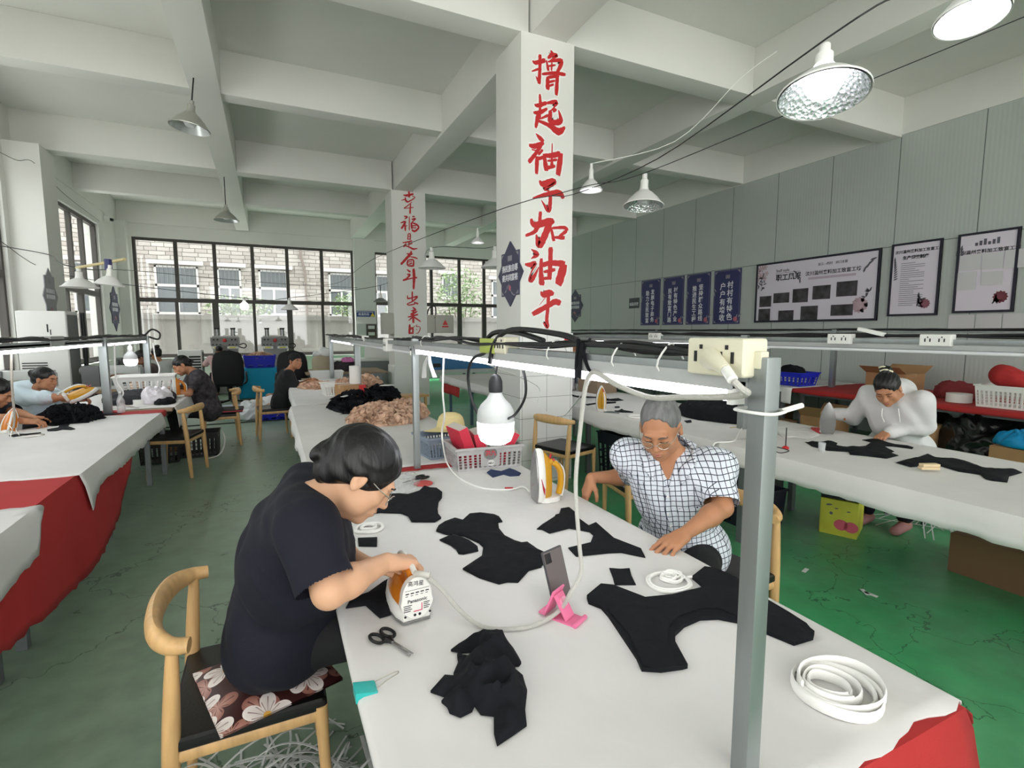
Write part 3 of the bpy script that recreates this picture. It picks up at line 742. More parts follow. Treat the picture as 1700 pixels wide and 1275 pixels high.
def pendant(label, p, R, h, shade, inner, stem, lit=None, tilt=(0, 0), bulb_r=None, rod=None):
    """p = centre of the rim; R rim radius; h shade height; stem = length of the neck above"""
    o = thing('pendant_lamp', label, 'lamp', p, 0, 'pendant lamps', rot=(tilt[0], tilt[1], 0))
    prof = [(R, 0), (R * .93, h * .12), (R * .72, h * .48), (R * .45, h * .82), (R * .3, h * .96), (R * .24, h)]
    MB().lathe(prof, 40).lathe([(R, 0), (R * 1.02, -.004), (R * 1.03, .004), (R, .008)], 40).build('shade', shade, o)
    MB().lathe([(r * .975, z - .004) for r, z in prof] + [(0, h - .006)], 40).build('shade_lining', inner, o)
    nk = MB().lathe([(R * .26, h - .01), (R * .2, h + stem * .25), (R * .2, h + stem * .62), (R * .13, h + stem * .7), (R * .13, h + stem), (0, h + stem)], 20)
    nk.build('lamp_neck', WHITEPL if shade is not SHADE else SHADE, o)
    br = bulb_r or R * .32
    zb = h * .2
    MB().lathe([(0, zb - br * .25), (br * .7, zb - br * .18), (br, zb + br * .3), (br * .9, zb + br * .8), (br * .5, zb + br * 1.5), (br * .45, h - .01)], 24).build('bulb', lit or TUBE_OFF, o)
    if rod: MB().cyl((0, 0, h + stem - .005), (0, 0, h + stem + rod), .008, n=8).build('rod', DARKGREY, o)
    return o
def lamp_at(u, v, z): return at_z(u, v, z)
# two bare alloy lamps over the left side, on rods from the beams / slab
p = lamp_at(315, 213, 3.85); pendant('alloy pendant lamp on a rod below the nearer ceiling beam, unlit', p, .20, .17, SHADE, SHADE_IN, .13, None, tilt=(0, .12), rod=ZS - p.z - .27)
p = lamp_at(376, 366, 3.62); pendant('smaller alloy pendant lamp further back on the left, unlit', p, .21, .16, SHADE, SHADE_IN, .12, None, rod=ZB - p.z - .2 + .5)
# the lit lamps on wires
p1 = lamp_at(1366, 158, 2.62); pendant('large lit pendant lamp with a faceted reflector, upper right', p1, .18, .115, SHADE_W, FACET, .12, LAMP_L, tilt=(-.13, .16), bulb_r=.078)
p2 = lamp_at(1612, 30, 2.62); pendant('lit pendant lamp cut by the top right corner of the photo', p2, .1, .09, SHADE_W, SHADE_W, .12, LAMP_L, tilt=(-.1, .12), bulb_r=.055)
p3 = lamp_at(1068, 342, 2.80); pendant('white pendant lamp with a faceted reflector, right of the near column', p3, .19, .15, SHADE_W, FACET, .16, None, tilt=(-.06, .08))
p4 = lamp_at(981, 316, 3.05); pendant('small lit white pendant lamp right of the near column', p4, .12, .11, SHADE_W, SHADE_W, .16, LAMP_M)
p5 = lamp_at(793, 403, 2.75); pendant('small lit white pendant lamp between the two columns', p5, .085, .07, SHADE_W, SHADE_W, .12, LAMP_M)
p6 = lamp_at(717, 445, 2.52); pendant('white pendant lamp just right of the second column', p6, .2, .13, SHADE_W, SHADE_W, .17, None)
p7 = lamp_at(822, 444, 2.5); pendant('white pendant lamp half hidden by the near column', p7, .2, .13, SHADE_W, SHADE_W, .17, None)
p8 = lamp_at(481, 514, 1.98); pendant('white pendant lamp against the back window, left of the pilaster', p8, .15, .1, SHADE_W, SHADE_W, .12, None)
p9 = lamp_at(632, 501, 2.2); pendant('dark grey pendant lamp between the pilaster and the second column', p9, .15, .08, mat('shade_grey', (120, 122, 120), .5), SHADE_IN, .12, None, rod=.15)
pA = lamp_at(133, 477, 2.02); pendant('left of the two pendant lamps hung from the bamboo pole', pA, .155, .09, SHADE_W, SHADE_W, .1, None)
pB = lamp_at(181, 473, 2.0); pendant('right of the two pendant lamps hung from the bamboo pole', pB, .115, .08, SHADE_W, SHADE_W, .1, None, tilt=(0, .1))
pB_top = pB
bp_ = thing('bamboo_pole', 'bamboo pole holding two pendant lamps on the left', 'pole', tuple(at_z(140, 465, 2.14)), 0)
_dist = pA.y
MB().tube([pA + V3((-.02, .02, .195)), pB + V3((.12, .06, .245))], .014, n=8).build('pole_body', mat('bamboo', (206, 190, 140), .5), bp_, world=True)
q0 = pB + V3((0, .03, .235))
MB().tube([q0, q0 + V3((0, 0, -.1))], .03, n=8).build('lamp_clamp', NAVY, bp_, world=True)
# small unlit bulb hanging in front of the back window
b3 = big_bulb('small white bulb hanging before the back window', tuple(at_y(406, 514, 9.0)), .06, .14, 'hanging bulbs', WHITEPL)
b3.children[0].data.materials[0] = light_mat('dim_bulb', (.98, .98, 1.0), 1.1)
# lamp wires
def wire(label, pts, r=.004, m=DARKGREY, sub=5):
    return tag(MB().tube(pts, r, n=6, sub=sub).build('lamp_wire', m), label, 'wire', 'lamp wires')
top = lambda p, d: p + V3((0, 0, d))
wire('black lamp wire from the upper right lamp to the near column', [at_y(1485, -5, 1.45), top(p1, .235), V3((2.87, 3.35, 2.95)), at_y(951, 323, 4.5), at_y(844, 343, 4.55), at_y(620, 430, 9.3), at_y(560, 470, 13), V3((1.0, 16.6, 2.95))])
wire('lamp wire crossing from the top right corner behind the big lamp', [at_y(1720, 20, 2.0), at_y(1366, 165, 2.9), top(p3, .31), V3((2.95, 4.4, 3.02)), V3((2.6, 4.58, 2.92))])
wire('pale lamp wire looping above the near column lamps', [top(p4, .27), at_y(1120, 235, 4.2), at_y(1230, 130, 3.6), at_y(1290, 85, 3.4)], m=WHITEPL)
wire('lamp wire holding the two white lamps beside the columns', [V3((3.02, 10.59, 3.0)), top(p6, .30), top(p7, .30), V3((2.3, 5.2, 2.95))])
wire('lamp wire along the left wall above the windows', [at_x(-5, 250, -3.0), at_x(28, 266, -3.02), at_x(52, 267, -3.02), at_x(75, 290, -3.42), at_x(110, 325, -3.42), at_x(165, 367, -3.42)])
wire('thin wire from the left pilaster to the back windows', [at_x(0, 408, -3.0), at_x(82, 423, -3.02), top(pA, .19), at_y(230, 450, 14), V3((.2, 16.5, 2.95)), V3((2.5, 16.4, 2.9))], r=.006)
wire('second thin wire from the left pilaster past the small bulb to the second column', [at_x(0, 400, -3.0), V3((-3.02, 10.9, 2.5)), b3.location + V3((0, 0, .178)), top(p8, .218), top(p9, .345), V3((2.34, 10.7, 2.75))], r=.005)

# ================================================================ camera, fuse boxes, small signs
cc = thing('security_camera', 'small white security camera on the left wall corner', 'camera', tuple(at_x(175, 364, -3.44)), 0)
MB().bx(-.02, .1, -.1, .06, -.06, .06).build('camera_body', WHITEPL, cc, bevel=.02)
MB().cyl((.1, -.02, 0), (.15, -.04, -.01), .035, n=12).build('camera_lens', BLACK, cc)
eb = thing('fuse_box', 'open grey fuse box on the pilaster between the back windows', 'fuse box', tuple(at_y(607, 545, Y1 - .24)), 0)
MB().bx(-.02, .32, -.16, .02, -.38, .14).build('box', mat('box_grey', (150, 150, 148), .5), eb, bevel=.006)
MB().bx(.0, .30, -.165, -.155, -.35, .12).build('inner_panel', mat('box_dark', (84, 74, 68), .6), eb)
br = MB()
for zz in (-.22, -.02):
    for i in range(4): br.bx(.05 + i * .05, .09 + i * .05, -.2, -.16, zz, zz + .1)
br.build('breakers', WHITEPL, eb, bevel=.004)
MB().bx(-.3, -.02, -.17, -.15, -.38, .14).build('box_door', mat('box_white', (206, 206, 204), .5), eb, bevel=.005)
for nm, lab, a, b in (('fuse_box', 'plain grey steel box on the left face of the second column', (2.1, 2.33), (10.72, 10.98)), ('fuse_box', 'grey steel box with a red mark on the right face of the second column', (3.03, 3.26), (10.3, 10.6))):
    pz = at_y(690, 524, 10.6).z, at_y(690, 553, 10.6).z
    e2 = thing(nm, lab, 'fuse box', (a[0], b[0], pz[1]), 0)
    if a[0] < 2.5: MB().bx(2.11, 2.33, 10.62, 10.9, pz[1] - .02, pz[0] + .05).build('box', mat('box_beige', (176, 174, 164), .5), e2, world=True, bevel=.008)
    else:
        MB().bx(3.03, 3.22, 10.6, 11.0, pz[1], pz[0] + .02).build('box', mat('box_beige', (176, 174, 164), .5), e2, world=True, bevel=.008)
        MB().bx(3.2, 3.6, 10.56, 10.6, pz[1], pz[0] + .02).build('box_door', mat('box_beige', (176, 174, 164), .5), e2, world=True, bevel=.006)
        MB().prism([(-.06, -.05), (.06, -.05), (0, .06)], 0, .003, M=basis((3.41, 10.555, (pz[0] + pz[1]) / 2 + .04), (1, 0, 0), (0, 0, 1))).bx(3.34, 3.48, 10.553, 10.556, (pz[0] + pz[1]) / 2 - .06, (pz[0] + pz[1]) / 2 - .03).build('warning_mark', RED, e2, world=True)
        MB().tube([(3.05, 10.7, pz[0]), (3.08, 10.62, pz[0] + .16), (3.2, 10.6, pz[0] + .2), (3.22, 10.6, pz[0] + .05), (3.2, 10.6, pz[0] - .05)], .014, n=8, sub=5).build('box_cable', CABLE, e2, world=True)

# ---------------------------------------------------------------- wall boards
FRAME_D = mat('board_frame', (28, 26, 44), .4)
BOARD = mat('board_print', (222, 214, 226), .45)
LIGHTTXT = mat('white_print', (240, 240, 246), .5)
GREYPR = mat('grey_print', (150, 146, 154), .6)
DARKPR = mat('photo_dark', (62, 58, 62), .5, var=.7, vscale=9)
MAUVE = mat('mauve_print', (150, 96, 110), .6)
SAGE = mat('sage_print', (158, 164, 150), .6)
XW = X1 - .004
def wall_M(y, z, off=0.0):            # text frame on the right wall, read by someone facing +X: right = -Y
    return basis((XW - off, y, z), (0, -1, 0), (0, 0, 1))
def flower(mb_pet, M, r, n=9):
    for k in range(n):
        a = 2 * PI * k / n
        mb_pet.prism([(r * .5 * math.cos(a + q) * s_, r * .5 * math.sin(a + q) * s_) for q, s_ in ((-.3, .8), (-.33, 1.6), (0, 2.05), (.33, 1.6), (.3, .8))], 0, .0015, M=M)
    mb_pet.prism([(r * .42 * math.cos(2 * PI * k / 14), r * .42 * math.sin(2 * PI * k / 14)) for k in range(14)], 0, .003, M=M)
def leaf(mb, M, x, y, l, a):
    c, s_ = math.cos(a), math.sin(a)
    mb.prism([(x + c * p - s_ * q, y + s_ * p + c * q) for p, q in ((0, 0), (l * .3, l * .16), (l * .7, l * .13), (l, 0), (l * .7, -l * .1), (l * .3, -l * .13))], 0, .0015, M=M)
def framed(name, label, y0, y1, z0, z1, m, fw=.035, cat='board', group=None):
    """y0 = left edge as seen (larger y), y1 = right edge"""
    t = thing(name, label, cat, (XW, (y0 + y1) / 2, z0), 0, group)
    MB().bx(XW - .02, XW, y1, y0, z0, z1).build('board_panel', m, t, world=True)
    f = MB()
    f.bx(XW - .03, XW, y1, y1 + fw, z0, z1).bx(XW - .03, XW, y0 - fw, y0, z0, z1).bx(XW - .03, XW, y1 + fw, y0 - fw, z0, z0 + fw).bx(XW - .03, XW, y1 + fw, y0 - fw, z1 - fw, z1)
    f.build('frame', FRAME_D, t, world=True)
    return t
# four navy slogan posters
POST = [((8.12, 7.44), '村村有特色', '户户有增收'), ((8.9, 8.22), '坚持群众路线', '推进民生工程'), ((9.66, 8.99), '村有特色产业', '民有致富门路'), ((10.45, 9.77), '发展电子商务', '助力全民致富')]
XS = at_x(1187, 452, XW).y - 8.12
for k, ((ya, yb), t1, t2) in enumerate(POST):
    lab = ['navy slogan poster nearest the group photo board', 'navy slogan poster, second from the group photo board', 'navy slogan poster, third from the group photo board', 'navy slogan poster furthest from the group photo board'][k]
    ya += XS; yb += XS
    w, z0, z1 = ya - yb, 1.72, 2.82
    t = thing('slogan_poster', lab, 'poster', (XW, (ya + yb) / 2, z0), 0, 'navy slogan posters')
    MB().bx(XW - .012, XW, yb, ya, z0, z1).build('poster_panel', NAVY, t, world=True, bevel=.002)
    yc = (ya + yb) / 2
    n = len(t1); sz = min(.155, .80 / n)
    tx = MB()
    for j, (a, b) in enumerate(zip(t1, t2)):
        zc = z1 - .24 - (j + .5) * (.80 / n)
        tx.mesh(text_me(a, sz * .98, .001, .002), wall_M(yc - .085, zc, .014)); tx.mesh(text_me(b, sz * .98, .001, .002), wall_M(yc + .1, zc - .02, .014))
    tx.build('lettering', LIGHTTXT, t, world=True, smooth=False)
    d = MB()
    M = wall_M(yc, z1, .013); hw = w / 2
    for sx_ in (-1, 1):
        for zz in (-.03, -(z1 - z0) + .03):
            d.prism([(sx_ * (hw - .03), zz), (sx_ * (hw - .09), zz), (sx_ * (hw - .03), zz + (.05 if zz < -.5 else -.05))], 0, .001, M=M)
    for i in range(5): d.bx(XW - .014, XW - .012, yc + .03 - i * .022 - .008, yc + .03 - i * .022 + .008, z1 - .18, z1 - .1 - .012 * (i % 2))
    for a0, b0 in ((-.027, .001),):
        d.bx(XW - .0135, XW - .012, yb + .02, yb + .024, z0 + .02, z1 - .02).bx(XW - .0135, XW - .012, ya - .024, ya - .02, z0 + .02, z1 - .02).bx(XW - .0135, XW - .012, yb + .02, ya - .02, z0 + .02, z0 + .024).bx(XW - .0135, XW - .012, yb + .02, ya - .02, z1 - .024, z1 - .02)
    for q, (lx, ly, ll, la) in enumerate(((-.33, -.36, .1, -.9), (-.33, -.42, .12, -1.4), (.25, -1.0, .11, 1.2), (.3, -.96, .12, .6))): leaf(d, wall_M(yc, z1, .013), lx, ly, ll, la)
    d.build('white_ornament', GREYPR, t, world=True, smooth=False)
    fl = MB(); flower(fl, wall_M(yc - hw + .1, z0 + .1, .014), .055); fl.build('flower_print', mat('rose_print', (196, 110, 124), .6), t, world=True, smooth=False)
# group photo board
ya, yb = at_x(1256, 480, XW).y, at_x(1461, 470, XW).y
gb = framed('photo_board', 'wide framed photo board between the slogan posters and the notice boards', ya, yb, 1.74, 2.84, BOARD)
M = wall_M((ya + yb) / 2, 2.29, .022); W2 = (ya - yb) / 2
tx = MB()
tx.mesh(text_me('职工风采', .125, .001, .003, 'LEFT'), M @ T(-W2 + .42, .25, 0))
tx.mesh(text_me('汶川温州来料加工致富工坊', .078, .001, .001), M @ T(.36, .27, 0))
tx.mesh(text_me('浙江—四川　对口支援', .05, .001, .0), M @ T(.36, .41, 0))
tx.mesh(text_me('Staff style', .07, .001, .0, 'LEFT'), M @ T(-W2 + .42, .38, 0))
tx.bx(-W2 + .42, -W2 + .9, .335, .34, 0, .001, M=M)
tx.build('lettering', INK, gb, world=True, smooth=False)
MB().bx(-.05, .75, .17, .21, 0, .001, M=M).build('subtitle_bar', mat('mauve_pale', (190, 172, 190), .6), gb, world=True, smooth=False)
PH = [(-.88, -.16, .25, .2), (-.55, -.11, .32, .18), (-.18, -.09, .29, .24), (.2, -.06, .31, .23), (.62, -.03, .33, .24), (-.89, -.41, .25, .23), (-.44, -.44, .3, .2), (0, -.4, .31, .24), (.56, -.37, .36, .18)]
for i, (px_, pz_, w, h) in enumerate(PH):
    f = MB().bx(px_ - w / 2, px_ + w / 2, pz_ - h / 2, pz_ + h / 2, 0, .003, M=M).build('photo_print', DARKPR, gb, world=True, smooth=False)
    rnd = random.Random(40 + i); s1 = MB(); s2 = MB()
    s1.bx(px_ - w * .48, px_ + w * .48, pz_ + h * .18, pz_ + h * .48, .003, .004, M=M)
    for q in range(4):
        a_, b_ = px_ + w * rnd.uniform(-.4, .3), pz_ + h * rnd.uniform(-.42, .1)
        (s1 if q % 2 else s2).bx(a_, a_ + w * rnd.uniform(.08, .24), b_, b_ + h * rnd.uniform(.06, .2), .0035, .0045, M=M)
    s1.build('photo_light_patch', mat('photo_grey', (178, 176, 176), .6), f, smooth=False, world=False); s2.build('photo_colour_patch', mat(['photo_red', 'photo_green', 'photo_buff'][i % 3], [(150, 76, 70), (110, 120, 90), (190, 180, 170)][i % 3], .6), f, smooth=False)
fl = MB()
for k in range(7): flower(fl, M @ T(-W2 + .12 + .1 * math.cos(k * .9), .36 + .12 * math.sin(k * 1.7), 0), .05 + .01 * (k % 3), 6)
flower(fl, M @ T(W2 - .27, -.3, 0), .13, 12)
fl.build('flower_print', mat('pale_rose_print', (196, 168, 178), .6), gb, world=True, smooth=False)
lf = MB()
for k in range(16):
    leaf(lf, M, -W2 + .12 + .05 * math.sin(k * 2.1), .1 + .05 * (k % 5), .08, k * .4)
    leaf(lf, M, W2 - .13 - .12 * ((k * 7) % 5) / 5, -.1 - .08 * (k % 5), .08, 1.2 + (k % 6) * .35)
for k in range(4): leaf(lf, M, -.2 - .02 * k, .12 + .06 * k, .1, 1.6 + .3 * k); leaf(lf, M, .86 + .03 * k, .2 + .06 * k, .11, 1.2 - .3 * k)
lf.build('leaf_print', mat('leaf_ink', (96, 92, 104), .6), gb, world=True, smooth=False)
# rules board
ya, yb = at_x(1478, 470, XW).y, at_x(1561, 470, XW).y
rb = framed('rules_board', 'narrow framed rules board right of the photo board', ya, yb, 1.80, 2.86, BOARD, .03)
M = wall_M((ya + yb) / 2, 2.33, .022); W2 = (ya - yb) / 2
tx = MB()
tx.mesh(text_me('汶川温州来料加工致富工坊', .05, .001, .001), M @ T(.03, .40, 0)); tx.mesh(text_me('生产绩效制度', .055, .001, .002), M @ T(0, .31, 0))
rnd = random.Random(3)
tx.build('lettering', INK, rb, world=True, smooth=False)
tl = MB()
for k in range(22):
    ll = rnd.choice([.35, .55, .7, .9, .9]); tl.bx(-W2 + .14, -W2 + .14 + (2 * W2 - .3) * ll, .23 - k * .029, .238 - k * .029, 0, .001, M=M)
tl.build('small_print', mat('print_line', (128, 124, 134), .6), rb, world=True, smooth=False)
fl = MB(); flower(fl, M @ T(W2 - .16, -.36, 0), .07, 12); fl.build('flower_print', MAUVE, rb, world=True, smooth=False)
lf = MB()
for k in range(10): leaf(lf, M, W2 - .26 + .013 * k, -.40 + .02 * ((k * 3) % 7), .09, 1.2 + k * .25); leaf(lf, M, -W2 + .05, .0 + .03 * k, .07, .4 + k * .12)
lf.build('leaf_print', mat('leaf_ink', (96, 92, 104), .6), rb, world=True, smooth=False)
# notice board with taped sheets
ya, yb = at_x(1586, 470, XW).y, at_x(1690, 450, XW).y
nb_ = framed('notice_board', 'framed notice board at the right edge, half covered by taped sheets', ya, yb, 1.82, 2.87, BOARD, .03)
M = wall_M((ya + yb) / 2, 2.345, .022); W2 = (ya - yb) / 2
MB().mesh(text_me('汶川温州来料加工致富工坊', .056, .001, .001), M @ T(.0, .27, 0)).build('lettering', INK, nb_, world=True, smooth=False)
fl = MB(); flower(fl, M @ T(W2 - .14, -.33, 0), .08, 12); fl.build('flower_print', mat('plum_print', (120, 60, 70), .6), nb_, world=True, smooth=False)
lf = MB()
for k in range(6): lf.bx(-.13 + .045 * k, -.1 + .045 * k, .35, .39 + .02 * (k % 3), 0, .001, M=M)
for k in range(8): leaf(lf, M, W2 - .22 + .015 * k, -.42 + .02 * (k % 4), .07, 1.0 + k * .25); leaf(lf, M, -W2 + .04, .1 + .03 * k, .07, .3 + .15 * k)
lf.build('leaf_print', mat('leaf_ink', (96, 92, 104), .6), nb_, world=True, smooth=False)
for i, (a, b, c, d) in enumerate(((-.28, .04, -.05, .24), (-.04, .03, .18, .24), (.19, .02, .43, .25), (-.29, -.22, -.08, .02), (-.03, -.17, .19, .0))):
    sh = tag(MB().bx(a, b if False else c, b, d, .004, .006, M=M).build('notice_sheet', mat('thin_sheet', (206, 205, 208), .6), None, smooth=False), ['taped sheet at the upper left of the notice board', 'taped sheet at the upper middle of the notice board', 'taped sheet at the upper right of the notice board, overlapping its frame', 'taped sheet at the lower left of the notice board', 'small taped sheet at the lower middle of the notice board'][i], 'paper', 'sheets taped on the notice board')
    tb = MB()
    for q in range(7): tb.bx(a + .05 + (c - a - .1) * (q % 3) / 3, a + .04 + (c - a - .1) * (q % 3 + 1) / 3, b + .03 + (d - b - .06) * (q // 3) / 3, b + .03 + (d - b - .06) * (q // 3 + .8) / 3, .006, .0065, M=M)
    tb.build('printed_table', mat('faint_print', (206, 205, 208), .6), sh, smooth=False)
for i in range(4):
    yy = at_x(1575 + 45 * i, 530, XW).y
    w = (at_x(1575 + 45 * i, 530, XW).y - at_x(1575 + 45 * (i + 1), 530, XW).y) * .96
    sh = tag(MB().bx(XW - .004, XW - .001, yy - w, yy, 1.58, 1.80).build('notice_sheet', mat('thin_sheet', (226, 224, 226), .6), None, smooth=False), ['leftmost sheet in the row taped below the notice board', 'second sheet in the row taped below the notice board', 'third sheet in the row taped below the notice board', 'rightmost sheet in the row taped below the notice board'][i], 'paper', 'sheets taped below the notice board')
    MB().bx(XW - .0045, XW - .004, yy - w * .9, yy - w * .1, 1.61, 1.77).build('printed_table', mat('faint_print', (206, 205, 208), .6), sh, smooth=False)
# little sign near the posters
yy = at_x(1053, 505, XW).y
sg = thing('wall_sign', 'small grey wall sign left of the slogan posters', 'sign', (XW, yy, 2.2), 0)
MB().bx(XW - .01, XW, yy - .2, yy + .2, 2.16, 2.42).build('sign_panel', mat('sign_grey', (74, 80, 84), .5), sg, world=True)
MB().mesh(text_me('成品发放', .09, .001, .001), wall_M(yy, 2.26, .012)).build('lettering', LIGHTTXT, sg, world=True, smooth=False)
# blue danger sign on the pilaster
p_ = at_y(592, 516, Y1 - .225); q_ = at_y(622, 526, Y1 - .225)
sg = thing('wall_sign', 'blue sign with a yellow triangle above the open fuse box', 'sign', (p_.x, p_.y, q_.z), 0)
MB().bx(p_.x, q_.x, p_.y - .012, p_.y + .002, q_.z, p_.z).build('sign_panel', mat('sign_blue', (30, 58, 130), .5), sg, world=True)
Mb = basis(((p_.x + q_.x) / 2 - .06, p_.y - .013, (p_.z + q_.z) / 2 - .02), (1, 0, 0), (0, 0, 1))
MB().mesh(text_me('高温危险', .085, .001, .001), Mb).bx(-.22, .3, .07, .085, 0, .001, M=Mb).build('lettering', LIGHTTXT, sg, world=True, smooth=False)
MB().prism([(.2, -.06), (.34, -.06), (.27, .06)], 0, .003, M=Mb).build('warning_triangle', mat('sign_yellow', (230, 210, 40), .5), sg, world=True, smooth=False)
# hexagram / star shaped slogan plaques
STAR = mat('plaque_ink', (66, 66, 92), .5)
def star_plaque(label, M, w, h, tip, lines, tsize, m=STAR):
    s = thing('star_plaque', label, 'plaque', tuple(M.translation), 0, 'star shaped slogan plaques')
    out = [(0, -h / 2 - tip), (w * .3, -h / 2), (w / 2, -h / 2), (w / 2, -h * .22), (w / 2 + tip * .8, 0), (w / 2, h * .22), (w / 2, h / 2), (w * .3, h / 2), (0, h / 2 + tip), (-w * .3, h / 2), (-w / 2, h / 2), (-w / 2, h * .22), (-w / 2 - tip * .8, 0), (-w / 2, -h * .22), (-w / 2, -h / 2), (-w * .3, -h / 2)]
    MB().prism(out, 0, .012, M=M).build('plaque_panel', m, s, world=True)
    t = MB()
    for i, l in enumerate(lines): t.mesh(text_me(l, tsize, .001, .001), M @ T(0, h * .12 - i * tsize * 1.25, .013))
    t.build('lettering', LIGHTTXT, s, world=True, smooth=False)
    d = MB(); d.bx(-w * .12, w * .12, h * .3, h * .42, .012, .0135, M=M)
    for sx_ in (-1, 1):
        for sz_ in (-1, 1): d.prism([(sx_ * w * .47, sz_ * h * .47), (sx_ * w * .34, sz_ * h * .47), (sx_ * w * .47, sz_ * h * .38)], .012, .0135, M=M)
    for k in range(6): leaf(d, M @ T(0, 0, .012), (-.3 + .12 * k) * w, -h * (.42 - .08 * math.sin(k)), w * .14, .5 + k * .5)
    d.build('white_ornament', GREYPR, s, world=True, smooth=False)
    f = MB(); flower(f, M @ T(0, -h * .32, .0125), w * .07, 10); f.build('flower_print', mat('rose_print', (196, 110, 124), .6), s, world=True, smooth=False)
    return s
# on the left face of the near column: reading direction is -Y -> right
c_ = at_x(847, 455, 2.262)
star_plaque('star plaque on the left face of the near column', basis((2.27, c_.y, c_.z), (0, -1, 0), (0, 0, 1)), .42, .44, .11, ['扬民族自尊', '建共同富裕'], .075)
c_ = at_y(957, 508, 10.9)
star_plaque('star plaque on the panelled wall right of the near column', basis((XW - .002, at_x(955, 508, XW).y, at_x(955, 508, XW).z), (0, -1, 0), (0, 0, 1)), .62, .66, .16, ['扬民族自信', '建共同富裕'], .1)
star_plaque('star plaque on the wall left of the back window', basis((X0 + .004, at_x(190, 512, X0).y, at_x(190, 512, X0).z), (0, 1, 0), (0, 0, 1)), .62, .74, .2, ['扬民族自强', '建共同富裕'], .1)
c_ = at_x(83, 492, -3.03)
star_plaque('grey star plaque on the left pilaster', basis((-3.031, c_.y, c_.z), (0, 1, 0), (0, 0, 1)), .40, .62, .12, ['扬民族自立', '建共同富裕'], .07, mat('plaque_grey', (150, 150, 154), .5))

